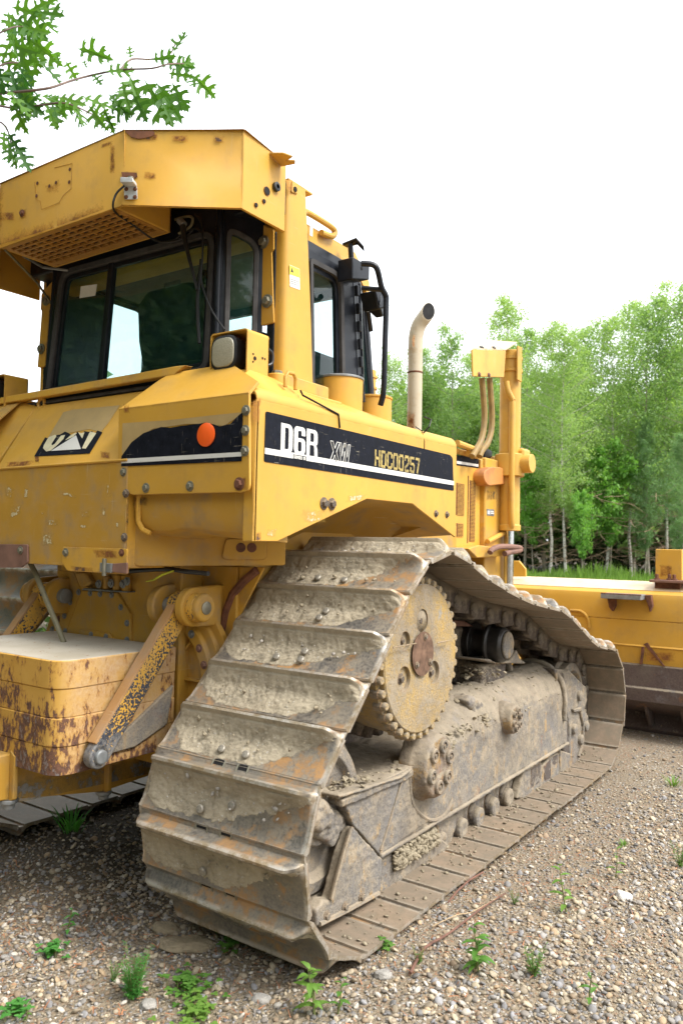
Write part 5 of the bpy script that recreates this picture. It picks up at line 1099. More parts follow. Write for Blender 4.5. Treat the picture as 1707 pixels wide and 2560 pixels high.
for x in xs_:
    o, i = prof_shoe(shoe_h(x)); e = HW-abs(x); sc = 1 if e > .012 else .965+.035*e/.012
    pull = max(0.0, .018-e)*.0
    rings.append([(x, y*sc, z) for y, z in o+i])
b = MB(); b.loft(rings); sh0 = b.build('track_shoe', M_SHOE, None, 0, ang=32)
shoe_mesh = sh0.data; bpy.data.objects.remove(sh0)
# leading tail has two notches over the link pins: shown as raised bushings and links on the inside
b = MB()
for sx in (-1, 1):
    pr = [(-.108,-.008),(.112,-.008),(.135,-.045),(.132,-.075),(.108,-.098),(.06,-.105),(-.045,-.118),(-.075,-.125),(-.110,-.105),(-.122,-.07),(-.118,-.03)]
    xo = sx*.098; b.prism([(xo-.02, y, z) for y, z in pr], (.04, 0, 0))
    b.lathe((sx*.075, .115, -.065), (sx,0,0), [(0,.036),(.03,.036),(.048,.03),(.05,.0)], 16); b.lathe((sx*.115, -.09, -.075), (sx,0,0), [(0,.042),(.018,.04),(.02,.0)], 16)
b.cyl((-.08, .115, -.065), (.08, .115, -.065), .032, n=16)
lk = b.build('track_link', M_FRAMED, None, .003, 1); link_mesh = lk.data; bpy.data.objects.remove(lk)
b = MB(); b.box(-.10-.02, -.10+.02, -.05, .05, -.1235, -.119); b.box(.08, .12, -.05, .05, -.1235, -.119)
b = MB(); [b.prism(fillet([(x0, .0965, .0135), (x1, .0965, .0135), (x1, .1275, .0065), (x0, .1275, .0065)], .010, 3), (0, .0004, .0016)) for x0, x1 in ((-.085, -.035), (.030, .075))]; gp_ = b.build('link_gap', M_SOOT_HOLE, None, 0); gap_mesh = gp_.data; bpy.data.objects.remove(gp_)  # black plates paint the shade of notches that are not cut
b = MB(); [b.tube([(x, .097, .0165), (x, .110, .0135), (x, .1275, .0085)], .0034, 6) for x in (-.087, -.033, .028, .077)]; gp_ = b.build('link_rim', M_STEEL, None, 0); rim_mesh = gp_.data; bpy.data.objects.remove(gp_)
bb = MB(); bb.lathe((0,0,0), (0,0,1), [(0,.0155),(.005,.0155),(.009,.012),(.010,.0)], 16); bo = bb.build('shoe_bolt', M_STEEL, None, 0); sbolt_mesh = bo.data; bpy.data.objects.remove(bo)
MW = plain('worn_bolt_head', (0.27, 0.245, 0.20), .5, .4, var=.4, scale=60); sbolt_mesh.materials[0] = MW

def zprof(y, h):
    o, _ = prof_shoe(h); ys = [p[0] for p in o[3:14]]; zs = [p[1] for p in o[3:14]]; return np.interp(y, ys, zs)
def mud_cake(seed, full):
    """a slab of dried mud filling the hollow of one shoe"""
    rnd = random.Random(seed); nx, ny = 150, 46
    X_ = np.linspace(-.374, .374, nx); Y_ = np.linspace(-.080, .0775, ny); idx = -np.ones((ny, nx), int); vs = []; th = np.zeros((ny, nx)); zz = np.zeros((ny, nx))
    off = V((seed*3.17, seed*1.3, 0)); bl, br, kl, kr = rnd.uniform(-.34, -.20), rnd.uniform(-.04, .12), rnd.uniform(.3, .8), rnd.uniform(.32, .55)
    for j, y in enumerate(Y_):
        for i, x in enumerate(X_):
            n1 = mnoise.fractal(V((x*5, y*9, .3))+off, .9, 2.0, 4); n2 = mnoise.fractal(V((x*26, y*26, 1.7))+off, .7, 2.1, 5); n3 = mnoise.noise(V((x*75, y*75, 4.1))+off); n4 = mnoise.noise(V((x*170, y*170, 9.1))+off)
            edge = min((.374-abs(x))/.03, 1.0)
            ylow = -.084+max(0, x-br)*kr+max(0, bl-x)*kl+.020*max(0, n1)
            m = (y-ylow)/.020+n1*.9+n2*.6-.1 - full
            m = min(m, (edge-.2)*2.2+n2*.8)
            base = zprof(y, shoe_h(x))
            fill = .003+.0085*max(0, 1-abs(y-.050)/.045)+.005*max(0, n1)
            ceil_ = shoe_h(x)-.006
            sm_ = min(1, max(0, m)*.55); sm_ = sm_*sm_*(3-2*sm_); t_ = .0012+fill*sm_+(n2*.0030+n3*.0022+n4*.0022)*min(1, .25+sm_)
            z = base+t_
            if y > .066: z = min(z, base+.002)
            else: z = min(z, max(ceil_, base+.002)+n3*.002)
            th[j, i] = m; zz[j, i] = z if m > .0 else base-.003
    fs = []
    for j in range(ny-1):
        for i in range(nx-1):
            if max(th[j,i], th[j,i+1], th[j+1,i], th[j+1,i+1]) > 0:
                q = []
                for a, c in ((j,i),(j,i+1),(j+1,i+1),(j+1,i)):
                    if idx[a,c] < 0: idx[a,c] = len(vs); vs.append((X_[c], Y_[a], zz[a,c]))
                    q.append(idx[a,c])
                fs.append(q)
    # a few stones baked into it
    return np.array(vs), np.array(fs)
def put(name, mesh, parent, loc=(0,0,0)):
    o = bpy.data.objects.new(name, mesh); COL.objects.link(o); o.parent = parent; o.location = loc; return o
pebcol = plain('stone_in_mud', (0.34, 0.31, 0.27), .8, var=.4, scale=30)
ico = bmesh.new(); bmesh.ops.create_icosphere(ico, subdivisions=2, radius=1)
ICO_V = np.array([v.co[:] for v in ico.verts]); ICO_F = np.array([[v.index for v in f.verts] for f in ico.faces]); ico.free()
ico = bmesh.new(); bmesh.ops.create_icosphere(ico, subdivisions=1, radius=1)
ICO1_V = np.array([v.co[:] for v in ico.verts]); ICO1_F = np.array([[v.index for v in f.verts] for f in ico.faces]); ico.free()
def lumps(pts, smin, smax, seed, flat=.7, hi=False, col=None):
    rs = np.random.RandomState(seed); pts = np.asarray(pts); n = len(pts); BV, BF = (ICO_V, ICO_F) if hi else (ICO1_V, ICO1_F)
    sz = smin*(smax/smin)**(rs.rand(n)**1.6); ax = np.stack([rs.uniform(.75, 1.3, n), rs.uniform(.75, 1.2, n), rs.uniform(.8, 1.1, n)*flat], 1)
    q = rs.uniform(0, 2*np.pi, n); c, s = np.cos(q), np.sin(q); tl = rs.normal(0, .3, (n, 2))
    jit = 1+rs.normal(0, .09 if not hi else .06, (n, len(BV)))
    v = BV[None]*jit[:, :, None]*ax[:, None, :]*sz[:, None, None]
    x = v[..., 0]*c[:, None]-v[..., 1]*s[:, None]; y = v[..., 0]*s[:, None]+v[..., 1]*c[:, None]; z = v[..., 2]+x*tl[:, :1]+y*tl[:, 1:]
    v = np.stack([x, y, z], -1)+pts[:, None, :]
    f = BF[None]+(np.arange(n)*len(BV))[:, None, None]
    return v.reshape(-1, 3), f.reshape(-1, 3), sz
for s in (1, -1):
    for k in range(NSH):
        a = at_path((k+.5)*PITCH+PHASE-.1); b_ = at_path((k+.5)*PITCH+PHASE+.1); p = at_path((k+.5)*PITCH+PHASE)
        p = (a+b_)/2*.5+p*.5
        t = (b_-a); t /= np.linalg.norm(t); nrm = np.array([-t[1], t[0]])
        o = bpy.data.objects.new('track_shoe', shoe_mesh); COL.objects.link(o)
        wob = ((k*7919) % 13-6)*.0012
        m = Matrix(((1,0,0,s*TX+wob*.6), (0,t[0],nrm[0],p[0]), (0,t[1],nrm[1],p[1]), (0,0,0,1))); 
        # local y along travel, local z outward
        o.matrix_world = m; _adopt(o)
        rear = p[0] < 3.35 and p[1] > .16
        if s > 0:
            put('track_link', link_mesh, o)
            if p[0] < 3.3: put('link_gap', gap_mesh, o); put('link_rim', rim_mesh, o)
        if s > 0 and rear:
            v, f = mud_cake(k+1, {0:.0}.get(k, .0)); mesh_np('mud_cake', v, f, M_MUD, o)
            rnd = random.Random(k)
            for bx_, by_ in ((-.075+rnd.uniform(-.01,.01), -.045), (.045+rnd.uniform(-.01,.01), -.047), (.05, -.008)):
                if rnd.random() < .6: put('shoe_bolt', sbolt_mesh, o, (bx_, by_, zprof(by_, .066)+rnd.uniform(.007, .014)))
            pts = [(rnd.uniform(-.3, .3), rnd.uniform(-.05, .05), 0) for _ in range(26)]; pts = [(x, y, zprof(y, .066)+rnd.uniform(.012, .02)) for x, y, _ in pts]
            v, f, _z = lumps(pts, .0025, .010, k+5); mesh_np('mud_crumbs', v, f, M_MUDB if k % 3 else pebcol, o)['kind'] = 'stuff'
        elif s > 0 and p[1] < .2:                                  # dried dirt lying on the lower run
            rnd = random.Random(k+99); pts = [(rnd.gauss(.1, .16), rnd.uniform(-.09, .09), -.008-rnd.random()*.004) for _ in range(60)]
            pts = [q for q in pts if abs(q[0]) < .37]
            v, f, _z = lumps(pts, .003, .012, k+5, flat=.4); mesh_np('mud_crumbs', v, f, M_MUDB, o)['kind'] = 'stuff'
# final drive
XFC, YFC, ZFC = 1.0, 2.955, 1.042
mb = MB(); mb.lathe((0, YFC, ZFC), (1,0,0), [(.80,.30),(.92,.31),(1.10,.325),(1.20,.335),(1.235,.34),(1.24,.318),(1.262,.318),(1.268,.312),(1.268,.0)], 96)
fd = part(mb, 'final_drive', M_HUB, .004)
mb = MB(); yi, zi = 2.935, 1.05
mb.lathe((0, yi, zi), (1,0,0), [(1.262,.295),(1.285,.293),(1.290,.287),(1.290,.0)], 96)
disc = part(mb, 'drive_cover', M_HUB, 0, parent=fd)
holes = [(2.945,1.201,.05),(2.80,1.127,.04),(2.795,.972,.052),(3.058,.967,.05)]
cm = MB()
for y, z, r_ in holes: cm.cyl((1.25, y, z), (1.32, y, z), r_, n=32)
cm.cyl((1.275, 2.937, 1.062), (1.32, 2.937, 1.062), .095, n=40)
disc = cut(disc, cm)
cm2 = MB()
for y, z, r_ in holes: cm2.cyl((1.25, y, z), (1.30, y, z), r_, n=32)
fd = cut(fd, cm2)
for y, z, r_ in holes:
    part(MB().lathe((1.2505, y, z), (1,0,0), [(0,r_*.98),(.001,r_*.98)], 28), 'hole_floor', M_HUB, 0, parent=fd)
    dbolt((1.251, y-.004, z), (1,0,0), r_*.30, M_FRAMED, parent=fd)
part(MB().lathe((1.277, 2.937, 1.062), (1,0,0), [(0,.094),(.002,.094),(.004,.0)], 40), 'hub_cap', M_RED, 0, parent=fd)
for a in (80, 215, 325): dbolt((1.2805, 2.937+.072*math.cos(R(a)), 1.062+.072*math.sin(R(a))), (1,0,0), .010, M_FRAME, parent=fd)
part(MB().box(1.289, 1.294, 3.04, 3.17, 1.096, 1.102), 'cover_seam', M_HUB, .002, parent=fd); part(MB().box(1.289, 1.294, 2.66, 2.85, 1.113, 1.118), 'cover_seam', M_HUB, .002, parent=fd)
bb = MB(); bb.lathe((0,0,0), (1,0,0), [(-.035,.022),(.002,.022),(.002,.0185),(.018,.0175),(.022,.014),(.022,.0)], 8); o = bb.build('rim_bolt', M_HUB, None, 0, ang=40); rbm = o.data; bpy.data.objects.remove(o)
for k in range(36):
    a = 2*math.pi*k/36; o = put('rim_bolt', rbm, fd, (1.242, YFC+.330*math.cos(a), ZFC+.330*math.sin(a))); o.rotation_euler[0] = a*1.7
# toothed sprocket behind the cover
mb = MB(); pts = []
NT_ = 25
for k in range(NT_):
    a = 2*math.pi*k/NT_
    for da, r_ in ((-.11,.315),(-.085,.322),(-.05,.375),(.05,.375),(.085,.322)): pts.append((.985, cS[0]+r_*math.cos(a+da), cS[1]+r_*math.sin(a+da)))
mb.prism(pts, (.06, 0, 0)); part(mb, 'sprocket', M_FRAMED, .004)
mb = MB(); mb.lathe((0, 2.965, 1.045), (1,0,0), [(.62,.34),(.70,.33),(.98,.27),(1.06,.26),(1.065,.0)], 48); part(mb, 'drive_hub', M_FRAMED, .004)
# idlers
for (c, r_, n_) in ((cR, rR, 'rear_idler'), (cF, rF, 'front_idler')):
    ri = r_-.125
    mb = MB(); mb.lathe((TX, c[0], c[1]), (1,0,0), [(-.13,.0),(-.13,ri-.05),(-.12,ri),(-.075,ri+.005),(-.07,ri+.045),(.07,ri+.045),(.075,ri+.005),(.12,ri),(.13,ri-.05),(.10,ri-.07),(.09,.12),(.14,.10),(.14,0)], 72)
    part(mb, n_, M_FRAME, .004)
# track frame: flat side that rolls over into the recoil-spring barrel
XF = 1.2
def frame_ring(y):
    z0 = .252-.003*(y-2.8)
    if y < 3.30: t = 0.0
    else: t = min(1, (y-3.30)/.35)
    zc, rb = .55, .205
    tz = .545 if y < 3.02 else .545+(.60-.545)*min(1, (y-3.02)/.3)
    pts = [(XF, y, z0), (XF, y, z0+.05), (XF, y, .40)]
    for k in range(13):
        a = math.pi*k/12
        if t >= 0:
            px = 1.0+(.195+.005)*math.cos(a); pz = zc+.215*math.sin(a)
            fx = XF-.40*(k/12); fz = tz
            pts.append((fx*(1-t)+px*t, y, fz*(1-t)+pz*t))
    pts += [(.80, y, .40), (.80, y, z0)]
    return pts
mb = MB(); ys = [2.735, 2.95, 3.05, 3.2, 3.30, 3.38, 3.46, 3.55, 3.65, 3.8, 4.2, 4.6, 4.95, 5.0]
rings = [frame_ring(y) for y in ys]
e1 = [(x, 5.03, z) for x, _, z in frame_ring(5.0)]; e2 = [(x, 5.09 if z < .42 else 5.0, z) for x, _, z in frame_ring(5.0)]
mb.loft(rings+[e2]); tf = part(mb, 'track_frame', M_FRAME, .006, ang=40)
# slight lip along its lower edge
part(MB().tube([(XF+.004, 2.735, .258), (XF+.004, 5.09, .245)], .011, 8), 'frame_lip', M_FRAME, 0, parent=tf)
# raised rear plate with its slanting weld seam
l = [onX(q, XF+.0) for q in ZQ((285,665),(760,517),(858,445),(830,560),(845,700),(900,790),(985,845),(590,1125),(372,880))]
part(MB().prism([(p.x+.006, p.y, p.z) for p in l], (-.12,0,0)), 'frame_plate', M_FRAME, .005, parent=tf)
part(MB().tube([onX(q, XF+.008) for q in ZQ((770,530),(700,760),(600,1085))], .006, 6), 'weld_seam', M_FRAME, 0, parent=tf)
ld = MB(); ld.prism([onX(q, XF+.03) for q in ZQ((275,655),(760,505),(858,432),(850,462),(760,530),(285,682))], (-.06,0,0)); ld.prism([onX(ZQ((275,655))[0], XF+.03), onX(ZQ((285,682))[0], XF+.03), onX(ZQ((285,682))[0], XF+.03)+V((-.33,-.04,.005)), onX(ZQ((275,655))[0], XF+.03)+V((-.33,-.04,.005))], (0,.03,0))
part(ld, 'frame_ledge', M_FRAME, .006, parent=tf)
part(MB().prism([(1.22, 2.43, .535), (1.22, 2.93, .52), (1.22, 3.1, .54), (.82, 3.1, .56), (.82, 2.40, .56)], (0,0,.03)), 'frame_deck', M_FRAME, .004, parent=tf)
# rear guide guard: folded plates
def q3(l, X, dx, name, bev=.006, mat=None, par=None): return part(MB().prism([onX(q, X) for q in l], (dx,0,0)), name, mat or M_FRAME, bev, parent=par)
gg = q3(ZQ((385,895),(590,1128),(615,1150),(596,1425),(330,1575),(100,1685),(92,1560),(150,1480),(222,1475),(312,1110)), XF+.012, -.05, 'guide_guard')
f1 = [onX(q, XF+.012) for q in ZQ((385,895),(222,1475))]; f2 = [onX(q, XF-.14) for q in ZQ((215,1085),(60,1440))]
part(MB().prism([f1[0], f1[1], f2[1], f2[0]], (-.02,.02,0)), 'guard_face', M_FRAMED, .006, parent=gg)
for q in ZQ((175,1600),(320,1525),(450,1448)): dbolt(onX(q, XF+.013), (1,0,0), .013, M_FRAME, parent=gg)
part(MB().tube([onX(q, XF+.014) for q in ZQ((375,900),(310,1110),(215,1470))], .009, 6), 'guard_edge', M_FRAME, 0, parent=gg)
part(MB().tube([onX(q, XF+.014) for q in ZQ((120,1665),(330,1560),(585,1420))], .010, 6), 'guard_edge', M_FRAME, 0, parent=gg)
q3(ZQ((160,690),(280,760),(360,885),(300,960),(240,1075),(150,1000),(60,930),(60,870),(110,770)), XF-.02, -.12, 'yoke_lump', .02)
q3(ZQ((75,780),(165,690),(250,770),(240,900),(130,960),(50,900)), XF-.0, -.12, 'yoke_lump', .02)
g2 = q3(ZQ((605,1170),(760,1040),(1000,900),(1030,960),(1150,1045),(1145,1075),(805,1300),(650,1435),(598,1425)), XF-.02, -.05, 'roller_guard', .01)
q3(ZQ((1040,870),(1195,800),(1195,900),(1150,1050),(1050,1100)), XF-.04, -.03, 'roller_guard', .008)
# bolted pivot flanges
def flange(c, r0, r1, x0, x1, nb, rb, par, tilt=0):
    mb = MB(); mb.lathe((0, c[0], c[1]), (1,0,0), [(x0-.05,r0*1.10),(x0+.004,r0*1.06),(x0+.02,r0*.98),(x1-.022,r0*.90),(x1-.012,r0*.84),(x1-.012,r1*.45),(x1-.022,r1*.40),(x1-.022,0)], 56)
    f = part(mb, 'pivot_flange', M_FLG, .003, parent=par)
    for k in range(nb):
        a = 2*math.pi*k/nb+.3; y, z = c[0]+rb*math.cos(a), c[1]+rb*math.sin(a)
        part(MB().lathe((0, y, z), (1,0,0), [(x1-.05,r1*.30),(x1-.002,r1*.29),(x1+.004,r1*.25),(x1+.003,r1*.17),(x1-.006,r1*.16),(x1-.006,0)], 18), 'flange_boss', M_FRAME, 0, parent=f)
        dbolt((x1-.006, y, z), (1,0,0), r1*.09, M_FRAME, parent=f)
    return f
flange((3.12, .545), .150, .112, XF, XF+.085, 6, .088, tf)
mb = MB(); pp = [onX(q, XF+.001) for q in ZQ((822,480),(826,560),(838,680),(870,760),(930,820),(990,848),(1050,840),(1110,790),(1160,690))]
part(MB().tube(smooth(pp, 4), .010, 8), 'flange_weld', M_FRAME, 0, parent=tf)
flange((4.06, .585), .085, .062, XF-.01, XF+.065, 6, .047, tf)
# filler cap boss on the barrel
c = onX(ZR((400,620))[0], 1.10)
part(MB().lathe(c+V((-.02,0,-.02)), (.6,-.25,.75), [(-.1,.10),(.0,.085),(.015,.08),(.02,.05),(.015,.0)], 24), 'filler_boss', M_FRAME, .004, parent=tf)
for a in range(3): dbolt(c+V((.0,0,.0))+V((.02*math.cos(a*2.1), .035*math.sin(a*2.1), .006)), (.6,-.25,.75), .012, M_RUSTP, parent=tf)
part(MB().prism([onX(q, 1.16) for q in ZR((262,640),(300,600),(380,640),(400,760),(415,830),(360,800),(310,740))], (-.12,0,0)), 'boss_gusset', M_FRAME, .012, parent=tf)
ar = [(1.0+.19*math.cos(a), 4.45, .56+.27*math.sin(a)) for a in [math.pi*(.28+.44*k/10) for k in range(11)]]
part(MB().tube([(1.02, 4.25, .76), (1.02, 4.26, .82), (1.02, 4.33, .865), (1.02, 4.42, .87), (1.02, 4.50, .84), (1.02, 4.53, .77)], .022, 8), 'lifting_eye', M_FRAME, 0, parent=tf)
# barrel end rim
pp = [(x+.008*(1 if x > 1 else -1), 5.0, z+.008) for x, _, z in frame_ring(5.0)[2:-2]]
part(MB().tube(pp, .02, 8), 'barrel_rim', M_FRAME, 0, parent=tf)
# front idler guards
yg_ = q3(ZR((985,420),(1035,408),(1080,450),(1160,535),(1172,640),(1150,700),(1180,760),(1165,830),(1140,880),(1125,960),(1130,1030),(1100,1070),(1040,1095),(1030,830)), XF-.02, -.06, 'idler_guard', .012)
part(MB().prism([onX(q, XF-.03) for q in ZR((920,395),(1035,408),(1030,830),(1045,1095),(975,1000),(985,700))], (-.10,.02,0)), 'guard_face', M_FRAMED, .01, parent=yg_)
part(MB().prism([onX(q, XF-.018) for q in ZR((1045,700),(1105,685),(1110,715),(1050,725))], (.02,0,0)), 'guard_rib', M_FRAME, .006, parent=yg_)
part(MB().tube([onX(q, XF-.016) for q in ZR((1105,700),(1135,820),(1130,960),(1100,1060))], .012, 8), 'guard_rib', M_FRAME, 0, parent=yg_)
for q in ZR((1060,850),(1100,600),(1110,930),(1150,830)): part(MB().lathe(onX(q, XF-.02), (1,0,0), [(-.02,.04),(.02,.034),(.026,.02),(.026,0)], 18), 'guard_boss', M_FRAME, .003, parent=yg_)
q3(ZR((1100,800),(1180,770),(1185,850),(1150,885),(1110,870)), XF-.03, -.1, 'guard_boss', .02, par=yg_)
q3(ZR((965,1010),(1110,1060),(1120,1085),(1000,1180),(965,1185)), XF-.02, -.06, 'idler_guard', .008)
rg_ = q3(ZR((640,1380),(690,1165),(740,1140),(820,1100),(830,1130),(900,1050),(955,1030),(960,1180),(985,1195),(880,1290),(780,1330),(715,1375)), XF-.02, -.05, 'roller_guard', .008)
for l in (((748,1150),(815,1112),(815,1250),(740,1300)),((905,1062),(945,1042),(945,1110),(905,1130)),((840,1130),(890,1080),(895,1220),(850,1240))):
    part(MB().prism([onX(q, XF-.018) for q in ZR(*l)], (-.004,0,0)), 'guard_window', M_FRAMED, 0, parent=rg_)
part(MB().tube([onX(q, XF-.015) for q in ZR((715,1370),(780,1325),(880,1285),(985,1195))], .012, 8), 'guard_edge', M_FRAME, 0, parent=rg_)
# bottom rollers with their end caps
for k, y in enumerate((2.62, 2.98, 3.36, 3.59, 3.79, 3.99, 4.19, 4.42, 4.72)):
    cap = MB(); cap.lathe((0, y, .115), (1,0,0), [(.86,.085),(1.02,.09),(1.03,.055),(1.13,.055),(1.155,.05),(1.16,.03),(1.165,.03),(1.165,.0)], 28)
    ro = part(cap, 'track_roller', M_FRAMED, .003)
    if 3.3 < y < 4.3:
        part(MB().prism([(1.10, y-.045, .09), (1.10, y+.045, .09), (1.10, y+.06, .25), (1.10, y-.02, .26)], (.045,0,0)), 'roller_bracket', M_FRAME, .012, parent=ro)
        part(MB().lathe((0, y, .113), (1,0,0), [(1.15,.054),(1.172,.05),(1.176,.03),(1.17,.0)], 24), 'roller_cap', M_FRAME, .002, parent=ro)
        part(MB().lathe((0, y+.09, .215), (1,0,0), [(.9,.075),(1.10,.075),(1.115,.06),(1.115,0)], 24), 'roller_collar', M_HUB if k % 2 else M_FRAME, .003, parent=ro)
# carrier roller on its bracket
cyc, czc = 4.2, .965
mb = MB(); mb.lathe((0, cyc, czc), (1,0,0), [(.83,.0),(.83,.085),(.84,.108),(.925,.108),(.93,.118),(.945,.118),(.948,.078),(1.03,.078),(1.033,.118),(1.048,.118),(1.055,.103),(1.12,.10),(1.135,.088),(1.138,.0)], 48)
cr = part(mb, 'carrier_roller', plain('polished_roller', (0.055, 0.052, 0.05), .35, .5), .003)
part(MB().lathe((0, cyc, czc), (1,0,0), [(1.136,.080),(1.15,.076),(1.155,.05),(1.155,0)], 36), 'roller_cap', M_FRAME, .002, parent=cr)
part(MB().prism([onX(q, 1.1) for q in ZR((370,330),(440,325),(480,350),(590,335),(640,255),(660,320),(720,360),(480,360))], (-.3,0,0)), 'roller_bracket', M_FRAME, .012, parent=cr)
part(MB().cyl((.55, cyc, czc), (.84, cyc, czc), .05, n=24), 'roller_shaft', M_FRAMED, .003, parent=cr)
part(MB().box(.86, 1.06, 4.05, 4.38, .70, .86), 'bracket_block', M_FRAMED, .02)
# inner wall behind the track, pivot shaft and suspension
part(MB().box(.60, .66, 3.0, 5.0, .45, 1.35), 'inner_guard', M_FRAMED, .01)
part(MB().prism([onX(q, .95) for q in ZR((170,30),(240,35),(315,80),(240,78),(165,78))], (-.2,0,0)), 'track_guide', M_RUSTP, .004)
q3(ZR((185,90),(290,80),(300,300),(440,380),(440,470),(330,470),(320,520),(185,520)), .9, -.2, 'drive_case', .02, M_FRAMED)
# loose clods lying on the frame
def scatter(poly_fn, n, seed):
    rnd = random.Random(seed); return [poly_fn(rnd) for _ in range(n)]
cl = []
rnd = random.Random(4)
for _ in range(260): cl.append((rnd.uniform(.86, 1.2), rnd.uniform(2.42, 3.08), .566+abs(rnd.gauss(0, .004))))
for _ in range(120): y = rnd.gauss(2.58, .06); cl.append((rnd.gauss(1.12, .05), y, .575+abs(rnd.gauss(0, .018))))
for _ in range(60): cl.append((rnd.uniform(1.02, 1.17), rnd.gauss(3.35, .08), .59+rnd.uniform(0, .03)))
for _ in range(130): y = rnd.uniform(3.25, 3.85); cl.append((XF+.004-rnd.random()*.03, y, .60+.03*rnd.gauss(0, 1)-.0))
for _ in range(130):
    y = rnd.uniform(3.6, 4.95); a = rnd.uniform(.15, 1.9); cl.append((1.0+.199*math.cos(a), y, .55+.213*math.sin(a)))
for _ in range(150): cl.append((rnd.gauss(1.0, .06), rnd.gauss(4.08, .05), .79+abs(rnd.gauss(0, .035))))
v, f, _z = lumps(cl, .003, .017, 3, flat=.5, hi=True)
_o = mesh_np('mud_clods', v, f, M_MUDB); _adopt(_o); _o['kind'] = 'stuff'
cl = []
for _ in range(700):
    u, t_ = rnd.random(), rnd.random(); px_ = 700+u*340; py_ = (1060+(1-u)*0-u*150)+t_*(190-60*u); p = onX(ZQ((px_, py_))[0], XF-.02+rnd.random()*.02); cl.append(tuple(p))
v, f, _z = lumps(cl, .004, .019, 8, flat=.8, hi=True); _o = mesh_np('mud_clods', v, f, M_MUDB); _adopt(_o); _o['kind'] = 'stuff'

# dried mud softens the castings of the undercarriage: small real relief on their faces
tx1 = bpy.data.textures.new('mud_relief', 'CLOUDS'); tx1.noise_scale = .13; tx1.noise_depth = 3
tx2 = bpy.data.textures.new('mud_grain', 'CLOUDS'); tx2.noise_scale = .028; tx2.noise_depth = 3
def cake(o, voxel=.008, a=.012, b=.007):
    o.modifiers.clear() if False else None
    m = o.modifiers.new('cake', 'REMESH'); m.mode = 'VOXEL'; m.voxel_size = voxel; m.use_smooth_shade = True
    for t_, s_ in ((tx1, a), (tx2, b)):
        d = o.modifiers.new('relief', 'DISPLACE'); d.texture = t_; d.strength = s_; d.mid_level = .5; d.texture_coords = 'LOCAL'
for o in list(bpy.data.objects):
    n_ = o.name.split('.')[0]
    if n_ in ('track_frame',): cake(o, .009, .014, .008)
    elif n_ in ('yoke_lump', 'boss_gusset', 'filler_boss', 'bracket_block'): cake(o, .006, .03, .016)
    elif n_ in ('guide_guard', 'idler_guard', 'roller_guard', 'frame_plate', 'frame_ledge', 'frame_deck', 'guard_face', 'lifting_eye', 'barrel_rim', 'frame_lip'): cake(o, .005, .010, .007)
    elif n_ == 'pivot_flange': cake(o, .0055, .010, .006)
    elif n_ in ('roller_bracket', 'roller_cap', 'roller_collar'): cake(o, .005, .006, .006)
# ---------------------------------------------------------------- ground
def sstep(a, b, x): t = np.clip((x-a)/(b-a), 0, 1); return t*t*(3-2*t)
_rs = np.random.RandomState(5); _wv = [(_rs.uniform(.25, 2.6), _rs.uniform(0, 6.3), _rs.uniform(0, 6.3)) for _ in range(14)]
def gh(x, y):
    x = np.asarray(x, float); y = np.asarray(y, float)
    z = .040-.055*sstep(2.2, 5.2, y)
    for f, a, p in _wv: z = z+.010/(1+f)*np.sin(f*2.2*(x*math.cos(a)+y*math.sin(a))+p)
    d = y*math.cos(R(18))-(x-2.86)*math.sin(R(18))
    return z+.55*sstep(14, 27, d)+1.2*sstep(30, 120, d)
u = np.linspace(-1, 1, 330); gx = 2.2+3.2*np.sinh(u*5.2)/math.sinh(1)*.93; gy = 3.2+3.2*np.sinh(u*5.2)/math.sinh(1)*.93
GX, GY = np.meshgrid(gx, gy); gv = np.stack([GX, GY, gh(GX, GY)], -1).reshape(-1, 3); n = len(u)
ii = np.arange(n*n).reshape(n, n); gf = np.stack([ii[:-1,:-1], ii[:-1,1:], ii[1:,1:], ii[1:,:-1]], -1).reshape(-1, 4)
k = NT('gravel_ground'); co = k.map((1,1,1))
vo = k.n('TexVoronoi'); k.l(co, vo.inputs['Vector']); vo.inputs['Scale'].default_value = 55
vo2 = k.n('TexVoronoi'); k.l(co, vo2.inputs['Vector']); vo2.inputs['Scale'].default_value = 130
def stone_col(v):
    sx = k.n('SeparateXYZ'); k.l(v.outputs['Color'], sx.inputs[0])
    c = k.mix(k.ramp(sx.outputs[0], .2, .8), (0.17, 0.14, 0.10), (0.34, 0.30, 0.25)); c = k.mix(k.ramp(sx.outputs[1], .82, .9), c, (0.48, 0.46, 0.42)); return k.mix(k.ramp(sx.outputs[2], .75, .85, 0, .8), c, (0.20, 0.20, 0.21))
big = k.noise(co, .9, 5, .6); med = k.noise(co, 6, 6, .65)
sand = k.mix(k.ramp(k.noise(co, 160, 4, .7), .3, .7), (0.16, 0.125, 0.085), (0.30, 0.245, 0.17))
litter = k.math('MULTIPLY', k.ramp(k.noise(k.map((1, 1, 1), (0, 0, .6)), 70, 4, .7), .55, .62), k.ramp(big, .38, .55))
sand = k.mix(k.math('MULTIPLY', litter, .8), sand, (0.28, 0.105, 0.045))
g1 = k.mix(k.ramp(vo.outputs['Distance'], .50, .38), sand, stone_col(vo)); g1 = k.mix(k.ramp(k.math('ADD', med, k.math('MULTIPLY', big, .5)), .60, .9, 0, .75), g1, sand)
g1 = k.mix(k.ramp(vo2.outputs['Distance'], .3, .2, 0, .55), g1, stone_col(vo2))
